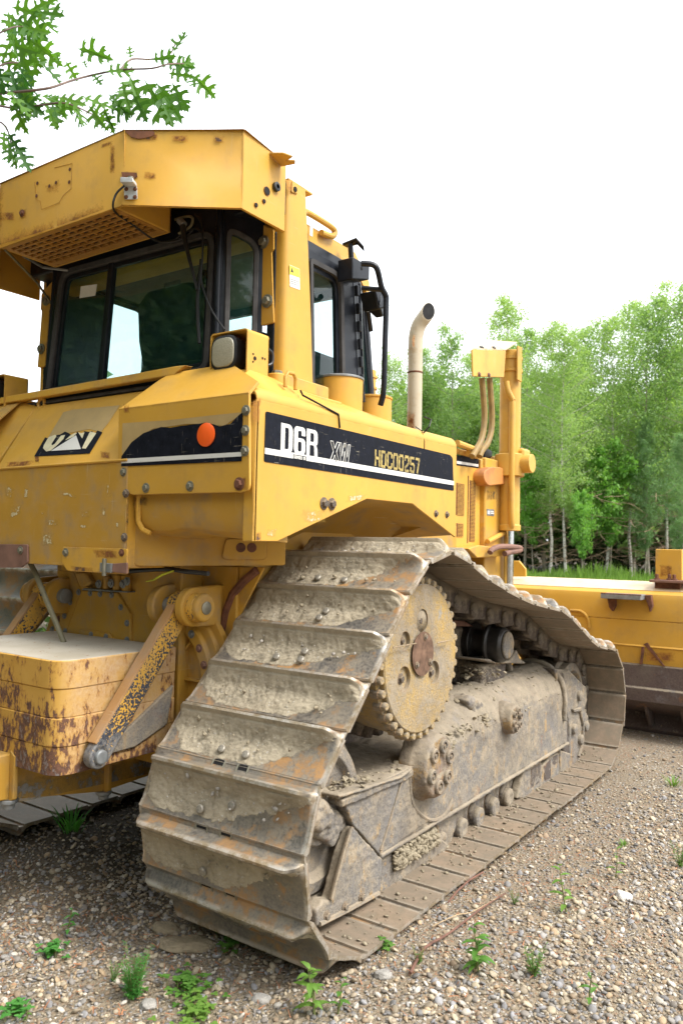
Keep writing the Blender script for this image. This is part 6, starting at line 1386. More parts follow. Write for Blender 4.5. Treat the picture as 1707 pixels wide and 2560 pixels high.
# forest floor and verge
sx = k.n('SeparateXYZ'); k.l(k.tc.outputs['Object'], sx.inputs[0])
dd = k.math('SUBTRACT', k.math('MULTIPLY', sx.outputs[1], math.cos(R(18))), k.math('MULTIPLY', k.math('SUBTRACT', sx.outputs[0], 2.86), math.sin(R(18))))
dd = k.math('ADD', dd, k.math('MULTIPLY', k.math('SUBTRACT', k.noise(co, .35, 4), .5), 5.0))
g1 = k.mix(k.ramp(dd, 18, 21), g1, k.mix(k.ramp(med, .35, .65), (0.045, 0.085, 0.02), (0.10, 0.14, 0.04)))
g1 = k.mix(k.ramp(dd, 26, 29), g1, (0.06, 0.048, 0.03))
moss = k.math('MULTIPLY', k.ramp(k.noise(co, 1.3, 5, .7), .62, .72), k.ramp(k.noise(co, 40, 4), .45, .6)); g1 = k.mix(k.math('MULTIPLY', moss, .5), g1, (0.11, 0.14, 0.045))
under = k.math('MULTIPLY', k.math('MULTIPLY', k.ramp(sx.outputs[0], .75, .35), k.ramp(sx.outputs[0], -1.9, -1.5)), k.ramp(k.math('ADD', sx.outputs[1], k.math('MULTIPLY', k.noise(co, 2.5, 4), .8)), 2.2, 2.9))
g1 = k.mix(k.math('MULTIPLY', under, .85), g1, k.mix(k.ramp(med, .4, .65), (0.028, 0.022, 0.014), (0.06, 0.05, 0.03)))  # shade beneath the machine painted into the ground colour
h = k.math('ADD', k.math('MULTIPLY', k.ramp(vo.outputs['Distance'], .55, .1), .8), k.math('ADD', k.math('MULTIPLY', med, .4), k.math('MULTIPLY', k.ramp(vo2.outputs['Distance'], .5, .1), .35)))
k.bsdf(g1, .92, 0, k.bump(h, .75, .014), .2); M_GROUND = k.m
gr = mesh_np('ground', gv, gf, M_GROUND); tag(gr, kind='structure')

# loose gravel: far more stones than anyone could count
k = NT('gravel_stones'); at = k.n('Attribute', attribute_name='tint'); co = k.map((1,1,1)); nn = k.noise(co, 120, 4, .65)
k.bsdf(k.mix(k.ramp(nn, .35, .7, 0, .45), at.outputs['Color'], (0.16, 0.125, 0.085)), k.ramp(nn, .3, .7, .55, .85), 0, k.bump(nn, .2, .003), .3); M_PEB = k.m
rs = np.random.RandomState(11)
def in_view(p, m=.04):
    c = (p-CAM)@CR.T; z = c[:, 2]; uu = c[:, 0]/np.maximum(z, .01)*1770/1568; vv = c[:, 1]/np.maximum(z, .01)*1770/2352
    return (z > .5) & (np.abs(uu) < .5+m) & (np.abs(vv) < .5+m)
def gravel(n, dmin, dmax, smin, smax, hi, seed, name, pw=1.0, outside=False):
    r_ = np.random.RandomState(seed); th = R(34.5)+(r_.uniform(-R(75), R(45), n) if outside else r_.uniform(-R(29), R(29), n)); d = dmin+(dmax-dmin)*r_.rand(n)**pw
    x = CAM[0]-np.sin(th)*d; y = CAM[1]+np.cos(th)*d; ok = in_view(np.stack([x, y, gh(x, y)], -1)) ^ outside
    under = (x < 1.35) & (x > -1.4) & (y > 2.2) & (y < 6.6); ok &= ~(under & (x > .66)) & ~(under & (y > 4.5))
    cl = np.zeros(n)
    for f, a, p in _wv[:8]: cl = cl+np.sin(f*1.3*(x*math.cos(a)+y*math.sin(a))+p*2)
    ok &= r_.rand(n) < np.clip(.66+.20*cl, .12, 1.0)
    x, y = x[ok], y[ok]; m = len(x)
    v, f, sz = lumps(np.stack([x, y, gh(x, y)], -1), smin, smax, seed+1, flat=.62, hi=hi)
    v[:, 2] += np.repeat(sz*.36, len(v)//m)
    pal = np.array([(.30,.26,.20),(.20,.19,.18),(.42,.37,.28),(.155,.16,.17),(.48,.46,.42),(.26,.20,.14),(.23,.24,.265),(.38,.29,.19),(.31,.31,.31),(.58,.56,.52)]); wts = np.array([.17,.14,.15,.11,.08,.08,.09,.07,.09,.02])
    c = pal[r_.choice(len(pal), m, p=wts)]*r_.uniform(.85, 1.30, (m, 1))*np.array([1.04,.985,.92]); c = np.concatenate([np.repeat(c, len(v)//m, 0), np.ones((len(v), 1))], 1)
    o = mesh_np(name, v, f, M_PEB, None, True, c); tag(o, 'loose grey and tan gravel covering the yard', 'gravel', kind='stuff'); return o
gravel(28000, 2.2, 5.4, .0045, .0145, True, 21, 'gravel', 1.2)
gravel(105000, 2.2, 9.5, .003, .0095, False, 31, 'gravel', 1.0)
gravel(70000, 5.6, 15, .006, .017, False, 41, 'gravel', .75)
gravel(75000, 1.2, 12, .006, .017, False, 51, 'gravel', .9, True)
# fallen needles and leaf bits
nn_ = 9000; th = R(34.5)+rs.uniform(-R(29), R(29), nn_); d = 2.2+6*rs.rand(nn_)**1.1; x = CAM[0]-np.sin(th)*d; y = CAM[1]+np.cos(th)*d
ok = in_view(np.stack([x, y, gh(x, y)], -1)) & ~((x < 1.36) & (y > 2.2)); cl = sum(np.sin(f*1.7*(x*math.cos(a)+y*math.sin(a))+p*3) for f, a, p in _wv[3:10]); ok &= rs.rand(nn_) < np.clip(.4+.3*cl, .05, 1)
x, y = x[ok], y[ok]; m = len(x); L_ = rs.uniform(.004, .016, m); a = rs.uniform(0, 6.3, m); w_ = rs.uniform(.0012, .003, m); z = gh(x, y)+rs.uniform(.006, .018, m); ca, sa = np.cos(a), np.sin(a)
dx, dy = ca*L_, sa*L_; wx, wy = -sa*w_, ca*w_; t_ = rs.normal(0, .004, m)
v = np.stack([np.stack([x-dx-wx, y-dy-wy, z-t_], -1), np.stack([x+dx-wx*.4, y+dy-wy*.4, z+t_], -1), np.stack([x+dx+wx*.4, y+dy+wy*.4, z+t_+.001], -1), np.stack([x-dx+wx, y-dy+wy, z-t_+.001], -1)], 1).reshape(-1, 3)
tag(mesh_np('leaf_litter', v, np.arange(4*m).reshape(-1, 4), plain('orange_litter', (0.30, 0.13, 0.06), .8, var=.6, scale=9)), 'orange brown fallen needles strewn over the gravel', 'litter', kind='stuff')

# single larger stones
M_ROCK = earth('field_stone', base=(0.33, 0.27, 0.18), bump=.5, bits=.1, sc=2.0); M_ROCK2 = earth('grey_stone', base=(0.34, 0.32, 0.29), bump=.4, bits=.1, sc=2.0)
def stone(p, r, label, mat, seed, name='stone'):
    q = onZ(p, .05); rr = random.Random(seed); vs = []
    for v in ICO2: 
        n_ = mnoise.fractal(V(v)*1.3+V((seed*3.1, 0, 0)), .8, 2, 4); w_ = V(v)*(1+.22*n_); vs.append((w_.x*r[0], w_.y*r[1], max(-.5, min(.8, w_.z))*r[2]))
    o = mesh_np(name, np.array(vs), ICO2F, mat); o.location = (q.x, q.y, float(gh(q.x, q.y))+r[2]*.25); o.rotation_euler = (rr.uniform(-.1, .1), rr.uniform(-.1, .1), .6+rr.uniform(-.3, .3)); tag(o, label, 'stone', 'larger stones in the gravel')
b = bmesh.new(); bmesh.ops.create_icosphere(b, subdivisions=4, radius=1); ICO2 = [v.co[:] for v in b.verts]; ICO2F = np.array([[v.index for v in f.verts] for f in b.faces]); b.free()
stone(D((432,2160))[0], (.105, .06, .022), 'large flat tan stone lying in front of the track, beside the clover', M_ROCK, 1)
stone(D((385,2122))[0], (.06, .035, .018), 'tan stone half buried behind the large flat stone', M_ROCK, 2)
stone(D((1432,2050))[0], (.035, .028, .022), 'small white rounded stone alone at the right side of the gravel', plain('white_stone', (.62,.60,.56), .7), 3)
stone(ZJ((340,810))[0], (.032, .022, .02), 'pale angular stone beside the rear end of the long red twig', M_ROCK2, 4)
stone(ZH((680,1005))[0], (.028, .025, .018), 'grey rounded pebble right of the feathery weed', M_ROCK2, 5)
stone(ZH((1190,995))[0], (.034, .022, .018), 'pale pebble on open gravel below the corner of the track', M_ROCK2, 6)
# twigs
M_TWIG = plain('red_brown_twig', (0.16, 0.075, 0.05), .7, var=.4, scale=30)
def gp(q, dz_=.015): p = onZ(q, .03); return V((p.x, p.y, float(gh(p.x, p.y))+dz_))
def twig(l, r0, r1, label, mat=M_TWIG):
    pts = smooth([gp(q, .014+.01*(i % 2)) for i, q in enumerate(l)], 3); tag(part_free(MB().tube(pts, [r0+(r1-r0)*i/(len(pts)-1) for i in range(len(pts))], 7), 'twig', mat), label, 'twig')
def part_free(mb, name, mat, bev=0): return mb.build(name, mat, None, bev)
twig(ZJ((450,840),(510,745),(610,670),(740,570),(840,480)), .006, .0025, 'long thin red brown twig lying on the gravel beside the track')
pts = [onX(q, 1.40)+V((.004,0,.0)) for q in ZJ((600,515),(640,465),(690,420),(745,388))]
tag(part_free(MB().tube([p+V((.0,0,.012)) for p in pts], .004, 7), 'twig', M_TWIG), 'dark red twig leaning across the outer ends of the track shoes', 'twig')
twig(ZJ((540,640),(640,600),(700,575),(800,520)), .002, .0015, 'pale dry straw lying on the gravel beside the long red twig', plain('dry_straw', (.42,.30,.17), .7))

# ---------------------------------------------------------------- weeds
M_WEED = leafy('weed_leaf', (0.06, 0.165, 0.025), (0.13, 0.27, 0.05), .35); M_WEED2 = leafy('yellow_green_leaf', (0.095, 0.20, 0.03), (0.18, 0.31, 0.06), .35)
M_LACY = leafy('feathery_leaf', (0.05, 0.19, 0.035), (0.10, 0.30, 0.06), .35); M_STEM = plain('weed_stem', (0.17, 0.19, 0.06), .6)
class Leaves:
    def __init__(s): s.v = []; s.f = []
    def leaf(s, p, d, n, L, W, fold=.25, droop=.25, seg=5):
        p, d, n = V(p), V(d).normalized(), V(n); sd = d.cross(n).normalized(); n = sd.cross(d).normalized(); b0 = len(s.v)
        for k in range(seg+1):
            t = k/seg; w_ = W*math.sin(math.pi*min(1, t*.92+.06))**.8*(1-.25*t); c = p+d*(L*t)-V((0,0,1))*(droop*L*t*t)
            s.v += [tuple(c-sd*w_+n*w_*fold), tuple(c), tuple(c+sd*w_+n*w_*fold)]
        for k in range(seg):
            a = b0+3*k; s.f += [(a, a+1, a+4, a+3), (a+1, a+2, a+5, a+4)]
    def build(s, name, mat, parent):
        me = bpy.data.meshes.new(name); me.from_pydata(s.v, [], s.f); o = bpy.data.objects.new(name, me); COL.objects.link(o); me.materials.append(mat); o.parent = parent
        for q in me.polygons: q.use_smooth = True
        return o
def weed(px, kind, size, label, seed, n=10, mat=M_WEED, lean=(0,0)):
    rnd = random.Random(seed); p = gp(px, -.004); e = empty('weed', p, rnd.uniform(0, 6)); tag(e, label, 'weed', 'weeds growing through the gravel')
    lv = Leaves(); st = MB()
    if kind == 'stalk':
        for q in range(rnd.choice((2, 3)) if n > 9 else 1):
            h_ = size*rnd.uniform(.7, 1.0) if q else size; a0 = rnd.uniform(0, 6.3); top = V((.16*h_*math.cos(a0), .16*h_*math.sin(a0), h_)); base = V((.012*q, .01*q, 0))
            MB().tube([base, base+top*.4+V((.006,0,0)), base+top], [.0032, .0026, .0012], 6).build('stem', M_STEM, e, 0)
            for k in range(n):
                t = .18+.82*k/(n-1); c = base+top*t; a = k*2.4+rnd.uniform(-.4, .4); el = rnd.uniform(.1, .6)+(.5 if t > .9 else 0); L = size*rnd.uniform(.30, .46)*(1.05-.35*t)
                lv.leaf(c, (math.cos(a), math.sin(a), el), (0,0,1), L, L*rnd.uniform(.17, .24), .3, rnd.uniform(.2, .6))
    elif kind == 'lacy':
        for q in range(n):
            a0 = rnd.uniform(0, 6.3); h_ = size*rnd.uniform(.6, 1.0); top = V((.34*h_*math.cos(a0), .34*h_*math.sin(a0), h_)); st.tube([V((0,0,0)), top*.5, top], [.0018, .0014, .0008], 5)
            for k in range(24):
                t = .12+.88*k/24; c = top*t; a = rnd.uniform(0, 6.3); L = size*rnd.uniform(.08, .17)*(1.15-.6*t)
                for w_ in range(3): lv.leaf(c+V((math.cos(a), math.sin(a), .3))*L*.3*w_, (math.cos(a+rnd.uniform(-.9,.9)), math.sin(a+rnd.uniform(-.9,.9)), rnd.uniform(0, .7)), (0,0,1), L*.7, L*.10, .2, .2, 2)
    elif kind == 'clover':
        for q in range(n):
            r_ = size*abs(rnd.gauss(0, .55)); a0 = rnd.uniform(0, 6.3); h_ = rnd.uniform(.012, .05); c = V((r_*math.cos(a0), r_*math.sin(a0), h_)); st.tube([V((c.x*.9, c.y*.9, 0)), c], .0009, 4)
            for w_ in range(3): a = a0+w_*2.09; lv.leaf(c, (math.cos(a), math.sin(a), .15), (0,0,1), rnd.uniform(.013, .022), .0075, .15, .1, 3)
    else:
        for q in range(n):
            a = rnd.uniform(0, 6.3); r_ = size*.25*rnd.random(); lv.leaf((r_*math.cos(a), r_*math.sin(a), 0), (math.cos(a)*.5, math.sin(a)*.5, 1), (math.cos(a), math.sin(a), 0), size*rnd.uniform(.5, 1), size*.02+.0012, .3, .35, 4)
    if st.v: st.build('stem', M_STEM, e, 0)['kind'] = 'stuff'
    lv.build('foliage', mat, e)
weed(D((722,2352))[0], 'stalk', .155, 'tall weed with narrow leaves and yellow buds at the rear corner of the track', 3, 12, M_WEED2)
weed(D((775,2345))[0], 'stalk', .12, 'low broad-leaved weed right beside the tall narrow-leaved weed', 13, 8, M_WEED)
weed(D((305,2295))[0], 'lacy', .17, 'dense feathery weed standing on the gravel in front of the track', 4, 26, M_LACY)
weed(D((262,2255))[0], 'lacy', .07, 'small feathery seedling just left of the dense feathery weed', 44, 7, M_LACY)
weed(D((430,2280))[0], 'clover', .10, 'patch of clover between the feathery weed and the track corner', 5, 90, M_WEED)
weed(D((530,2175))[0], 'clover', .07, 'clover growing behind the large flat stone at the foot of the track', 15, 50, M_WEED)
weed(D((455,2345))[0], 'clover', .09, 'clover patch at the lower frame edge below the feathery weed', 16, 60, M_WEED2)
weed(D((1300,2100))[0], 'stalk', .19, 'leafy upright seedling with long pointed leaves in open gravel right of the track', 6, 9, M_WEED2)
weed(D((1098,2255))[0], 'stalk', .17, 'bushy broad-leaved weed between the long twig and the wispy stem', 7, 11, M_WEED)
weed(D((1225,2262))[0], 'lacy', .14, 'wispy thin-leaved stem right of the bushy broad-leaved weed', 8, 8, M_WEED)
weed(D((1355,2330))[0], 'stalk', .12, 'seedling with wide spreading leaves near the lower right corner', 9, 7, M_WEED)
weed(D((960,2230))[0], 'lacy', .07, 'tiny green sprout beside the middle of the long red twig', 10, 5, M_WEED)
weed(D((880,2200))[0], 'clover', .03, 'sprig of leaves at the outer end of the second track shoe', 11, 14, M_WEED)
weed(D((155,2140))[0], 'stalk', .10, 'dark green weed at the edge of the shade left of the feathery weed', 12, 9, M_LACY)
weed(D((120,2190))[0], 'clover', .05, 'low rosette of leaves below the dark green weed at the shade edge', 17, 40, M_LACY)
weed(D((1412,2010))[0], 'stalk', .14, 'slender single-stemmed seedling far right, level with the track middle', 18, 6, M_WEED2)
weed(D((1545,1790))[0], 'grass', .13, 'grass tuft at the right frame edge beyond the blade', 19, 34, M_WEED2)
weed(D((1560,1985))[0], 'lacy', .14, 'yellowish feathery weed cut by the right frame edge', 20, 10, M_WEED2)
weed(D((1430,1930))[0], 'grass', .06, 'little grass tuft left of the yellowish feathery weed', 21, 30, M_WEED2)
weed(D((1180,2080))[0], 'lacy', .08, 'thin sprig leaning on the gravel beside the track near the thin straw', 22, 4, M_WEED)
weed(D((165,1905))[0], 'grass', .22, 'dark grass growing in the shade under the belly of the bulldozer', 23, 40, M_LACY)
weed(D((40,2330))[0], 'clover', .05, 'leaf rosette in the lower left corner', 24, 30, M_LACY)
weed(D((60,2345))[0], 'stalk', .05, 'small seedling beside the lower left corner rosette', 25, 6, M_WEED)

# ---------------------------------------------------------------- forest
def bearing(xpx): return R(34.5)-math.atan((xpx-784)/1770)
def spot(xpx, d): b_ = bearing(xpx); x = CAM[0]-math.sin(b_)*d; y = CAM[1]+math.cos(b_)*d; return V((x, y, float(gh(x, y))))
def leaf_quads(P, size, rs_, flat=.35, asp=.62):
    m = len(P); n = rs_.normal(0, 1, (m, 3)); n[:, 2] += flat; n /= np.linalg.norm(n, axis=1)[:, None]; a = rs_.normal(0, 1, (m, 3)); a -= n*(a*n).sum(1)[:, None]; a /= np.linalg.norm(a, axis=1)[:, None]; b_ = np.cross(n, a)
    s_ = size*rs_.uniform(.6, 1.25, m)[:, None]
    v = np.stack([P-a*s_*.5, P+b_*s_*asp*.5+n*s_*.06, P+a*s_*.5, P-b_*s_*asp*.5+n*s_*.06], 1).reshape(-1, 3); return v, np.arange(4*m).reshape(-1, 4)
def crown_points(rs_, H, z0, Rm, nb, per, droop=.25, shape=1.0):
    pts = []; tips = []
    for i in range(nb):
        t = (i+rs_.rand())/nb; z = z0+(H-z0)*t; r_ = Rm*(math.sin(math.pi*min(1, .12+.88*(1-t)))**.8*(1-.55*t)**shape)*rs_.uniform(.55, 1.15)+.12; a = i*2.39996+rs_.normal(0, .4)
        tip = np.array([r_*math.cos(a), r_*math.sin(a), z+r_*rs_.uniform(.25, .75)]); base = np.array([0, 0, z]); tips.append((base, tip))
        q = rs_.rand(per)**.65; c = base+(tip-base)*q[:, None]; c[:, 2] -= droop*r_*q**2
        k_ = rs_.randint(0, 6, per); off = rs_.normal(0, 1, (6, 3))*.16*r_; pts.append(c+off[k_]+rs_.normal(0, .085+.055*r_, (per, 3)))
    return np.concatenate(pts), tips
M_BIRCH = leafy('birch_leaf', (0.22, 0.34, 0.13), (0.36, 0.49, 0.21), .55); M_BIRCH2 = leafy('aspen_leaf', (0.18, 0.30, 0.12), (0.29, 0.42, 0.18), .55); M_MAPLE = leafy('maple_leaf', (0.14, 0.32, 0.06), (0.24, 0.44, 0.11), .5); M_PINE = leafy('pine_needle', (0.15, 0.29, 0.13), (0.24, 0.38, 0.17), .4)
M_BARK = birch_bark(); M_BARKD = plain('grey_bark', (0.32, 0.28, 0.22), .9, var=.4, scale=8); M_DEADW = plain('dead_twigs', (0.27, 0.185, 0.12), .9, var=.4)
_crowns = {}
def crown(kind, var):
    key = (kind, var)
    if key in _crowns: return _crowns[key]
    rs_ = np.random.RandomState(100+var+{'birch':0,'aspen':10,'maple':20,'pine':30}[kind]*3)
    H = 10.0
    if kind == 'birch': P, tips = crown_points(rs_, H, 2.6, 1.6, 60, 190, .35); v, f = leaf_quads(P, .092, rs_); m = M_BIRCH
    elif kind == 'aspen': P, tips = crown_points(rs_, H, 2.3, 1.55, 56, 185, .15); v, f = leaf_quads(P, .10, rs_); m = M_BIRCH2
    elif kind == 'maple': P, tips = crown_points(rs_, H, 2.6, 2.9, 34, 160, .2, .1); v, f = leaf_quads(P, .30, rs_, .9, .8); m = M_MAPLE
    else: P, tips = crown_points(rs_, H, 2.0, 2.1, 60, 260, .1, 1.5); v, f = leaf_quads(P, .24, rs_, .2, .12); m = M_PINE
    # trunk mesh: bent, with limbs
    tb = MB(); bend = rs_.normal(0, .16, 2); n_ = 12; tr = []
    for k in range(n_+1):
        t = k/n_; tr.append((bend[0]*math.sin(t*3.1)+rs_.normal(0, .025), bend[1]*math.sin(t*2.3)+rs_.normal(0, .025), -.2+(H*.97+.2)*t))
    tb.tube(tr, [.060*(1-.86*(k/n_)) for k in range(n_+1)], 8)
    for b_, t_ in tips[::1]:
        mid = (b_+t_)/2; mid[2] -= .06; z = b_[2]/H; ax = np.array([bend[0]*math.sin(z*3.1), bend[1]*math.sin(z*2.3), 0]); tb.tube([b_+ax-[0,0,.15], mid, t_], [.022*(1.1-z), .012, .004], 5)
    dead = MB()
    for q in range(16):
        a = rs_.uniform(0, 6.3); z = rs_.uniform(.5, 2.6); L = rs_.uniform(.5, 1.3); p0 = np.array([0, 0, z]); p1 = p0+np.array([math.cos(a)*L, math.sin(a)*L, rs_.uniform(-.25, .35)]); dead.tube([p0, (p0+p1)/2+rs_.normal(0, .05, 3), p1], [.012, .008, .003], 4)
        for w_ in range(3): s_ = p0+(p1-p0)*rs_.uniform(.3, .9); dead.tube([s_, s_+np.array([math.cos(a+rs_.uniform(-1, 1))*.4, math.sin(a+rs_.uniform(-1, 1))*.4, rs_.uniform(-.2, .2)])], [.006, .002], 4)
    co_ = mesh_np('crown', v, f, m); to = tb.build('trunk', M_BARK if kind == 'birch' else M_BARKD, None, 0); do = dead.build('dead_branches', M_DEADW, None, 0)
    _crowns[key] = (co_.data, to.data, do.data)
    for o in (co_, to, do): bpy.data.objects.remove(o)
    return _crowns[key]
def tree(kind, var, xpx, d, H, label, name, rz=0, wide=1.0, group='trees at the edge of the wood', dead=True):
    H *= .95 if xpx > 1230 else 1; p = spot(xpx, d); e = empty(name, p, rz); c, t, dd_ = crown(kind, var); s_ = H/10
    for nm, me in (('trunk', t), ('crown', c)) + ((('dead_branches', dd_),) if dead else ()):
        o = put(nm, me, e); o.scale = (s_*wide, s_*wide, s_) if nm != 'dead_branches' else (1, 1, 1)
    tag(e, label, 'tree', group); return e
T_ = [
 ('birch',0,893,30,8.4,'birch in the gap between the cab rail and the exhaust pipe','birch_tree'),
 ('aspen',1,962,31,8.8,'aspen standing directly behind the exhaust pipe','aspen_tree'),
 ('aspen',0,1028,30,9.3,'round-topped aspen between the exhaust pipe and the lift cylinders','aspen_tree'),
 ('birch',2,1085,33,9.2,'birch whose crown is mostly hidden by the yellow hose guard box','birch_tree'),
 ('birch',1,1158,29,10.2,'thin-topped birch rising above the lift cylinder and its hose guard box','birch_tree'),
 ('aspen',2,1205,31,9.6,'aspen immediately right of the lift cylinder','aspen_tree'),
 ('birch',3,1262,27,9.0,'birch with a bare white leaning stem showing in its crown, right of the lift cylinder','birch_tree'),
 ('birch',0,1302,26,8.6,'white-trunked birch with its stem clear down to the grass, behind the bright maple','birch_tree'),
 ('aspen',1,1340,30,9.6,'tall aspen behind the bright green maple sapling','aspen_tree'),
 ('birch',2,1392,28,9.5,'birch with slim grey stem left of the mast post','birch_tree'),
 ('birch',1,1450,30,10.6,'tallest birch, above and left of the mast post','birch_tree'),
 ('aspen',0,1492,28,9.8,'aspen with pale stems rising just left of the mast post','aspen_tree'),
 ('birch',3,1535,29,10.7,'tall birch behind the mast post on the blade','birch_tree'),
 ('aspen',2,1590,28,10.4,'aspen cut off by the right frame edge','aspen_tree'),
]
for i, (kd, vr, xp, d_, H_, lb, nm) in enumerate(T_): tree(kd, vr, xp, d_, H_, lb, nm, i*1.7)
tree('maple', 0, 1338, 25.5, 2.9, 'bright green maple sapling standing before the dark wood', 'maple_sapling', 1.0, .62, 'saplings before the wood', False)
tree('maple', 1, 1400, 27.5, 4.6, 'broad bright maple spreading over the dead twigs in the middle of the wood', 'maple_tree', 2.0, .8, 'saplings before the wood', False)
tree('maple', 2, 1225, 28, 4.2, 'small maple at the foot of the wood beside the lift cylinder rod', 'maple_sapling', .4, .7, 'saplings before the wood', False)
tree('pine', 0, 1566, 24.5, 4.6, 'soft grey green pine at the right frame edge in front of the wood', 'pine_tree', .4, .9, 'pines at the edge of the wood', False)
tree('pine', 1, 1482, 27.5, 5.6, 'dark green pine over the dead twigs left of the mast post', 'pine_tree', 1.4, .8, 'pines at the edge of the wood', True)
# the wood behind, one mass
rs_ = np.random.RandomState(77); PP = []; tk = MB()
for i in range(95):
    xp = rs_.uniform(300, 2100); d_ = rs_.uniform(31, 44); p = spot(xp, d_); el = np.interp(xp, [300, 700, 890, 1040, 1160, 1300, 1450, 1600, 2100], [.09, .13, .20, .235, .25, .245, .262, .275, .285]); H_ = (el*math.cos(math.atan((xp-784)/1770))*d_+1.0)*rs_.uniform(.75, .98)
    P, _t = crown_points(rs_, H_, .8, 2.1, 40, 62, .2); PP.append(P+np.array(p)); tk.tube([p, p+V((rs_.normal(0, .2), 0, H_*.5)), p+V((rs_.normal(0, .3), 0, H_*.95))], [.10, .07, .02], 6)
v, f = leaf_quads(np.concatenate(PP), .27, rs_); tag(mesh_np('far_wood', v, f, M_BIRCH2), 'dense green wood filling the background behind the first row of trees', 'wood', kind='stuff')
tag(tk.build('far_trunks', M_BARKD, None, 0), 'thin trunks deep inside the wood', 'wood', kind='stuff')
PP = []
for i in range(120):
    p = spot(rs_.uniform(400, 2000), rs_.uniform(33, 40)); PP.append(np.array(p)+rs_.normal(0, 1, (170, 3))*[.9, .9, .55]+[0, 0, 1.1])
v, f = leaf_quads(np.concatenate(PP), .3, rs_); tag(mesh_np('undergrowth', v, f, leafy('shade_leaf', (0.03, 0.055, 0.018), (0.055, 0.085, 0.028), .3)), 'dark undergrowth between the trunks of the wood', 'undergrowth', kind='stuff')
db = MB()
for i in range(170):
    p = spot(rs_.uniform(1180, 1640), rs_.uniform(26, 30)); a = rs_.uniform(0, 6.3); z = rs_.uniform(.9, 3.3); L = rs_.uniform(.5, 1.5); p0 = p+V((0,0,z)); p1 = p0+V((math.cos(a)*L, math.sin(a)*L, rs_.uniform(-.4, .5))); db.tube([p0, (p0+p1)/2+V((0,0,-.05)), p1], [.012, .008, .003], 4)
tag(db.build('dead_brush', M_DEADW, None, 0), 'tangle of bare brown dead twigs low in the wood', 'brush', kind='stuff')
# the wood on the near side of the yard, behind the viewer, mirrored in the cab glass
PP = []
for i in range(46):
    x = rs_.uniform(-22, 24); y = rs_.uniform(-15, -7.5)+.02*x*x*.5; H_ = rs_.uniform(7.5, 11); P, _t = crown_points(rs_, H_, .6, 2.4, 40, 60, .2); PP.append(P+np.array([x, y, float(gh(x, y))]))
v, f = leaf_quads(np.concatenate(PP), .34, rs_); QQ = []
for i in range(60):  # unseen shrubs and trees left of the machine, added to darken its underside
    x = rs_.uniform(-9.5, -6.2); y = rs_.uniform(-4, 9.5); QQ.append(np.array([x, y, 1.2])+rs_.normal(0, 1, (420, 3))*[.7, .7, .65])
for i in range(16):
    P, _t = crown_points(rs_, 6.5, .5, 2.0, 40, 70, .2); QQ.append(P+np.array([rs_.uniform(-9.5, -6.5), rs_.uniform(-6, 2.6), 0.]))
for i in range(16):
    P, _t = crown_points(rs_, 7.0, .3, 1.8, 44, 80, .2); QQ.append(P+np.array([rs_.uniform(-6.2, -4.4), rs_.uniform(-5, 1.6), 0.]))
v2, f2 = leaf_quads(np.concatenate(QQ), .17, rs_); f = np.concatenate([f, f2+len(v)]); v = np.concatenate([v, v2]); tag(mesh_np('near_wood', v, f, leafy('near_wood_leaf', (0.05, 0.10, 0.03), (0.10, 0.17, 0.05), .4)), 'dark leafy wood on the near side of the yard, mirrored in the cab glass, with unseen trees added at the left for shade', 'wood', kind='stuff')
# tall grass and herbs on the verge
N_ = 26000; xp = rs_.uniform(500, 2000, N_); d_ = rs_.uniform(18.5, 26.5, N_); b_ = R(34.5)-np.arctan((xp-784)/1770); x = CAM[0]-np.sin(b_)*d_; y = np.cos(b_)*d_; z = gh(x, y); h_ = (.16+.36*rs_.rand(N_)**1.5)*(.6+.5*np.sin(x*1.1)*np.sin(y*.9+x*.4)+.3); a = rs_.uniform(0, 6.3, N_); w_ = .022; lx, ly = rs_.normal(0, .16, N_)*h_, rs_.normal(0, .16, N_)*h_
v = np.stack([np.stack([x-np.cos(a)*w_, y-np.sin(a)*w_, z-.03], -1), np.stack([x+np.cos(a)*w_, y+np.sin(a)*w_, z-.03], -1), np.stack([x+lx*.5+np.cos(a)*w_*.8, y+ly*.5+np.sin(a)*w_*.8, z+h_*.6], -1), np.stack([x+lx, y+ly, z+h_], -1)], 1).reshape(-1, 3)
tag(mesh_np('verge_grass', v, np.arange(4*N_).reshape(-1, 4), leafy('verge_leaf', (0.10, 0.20, 0.03), (0.19, 0.31, 0.06), .4)), 'bright green tall grass and herbs along the foot of the wood', 'grass', kind='stuff')

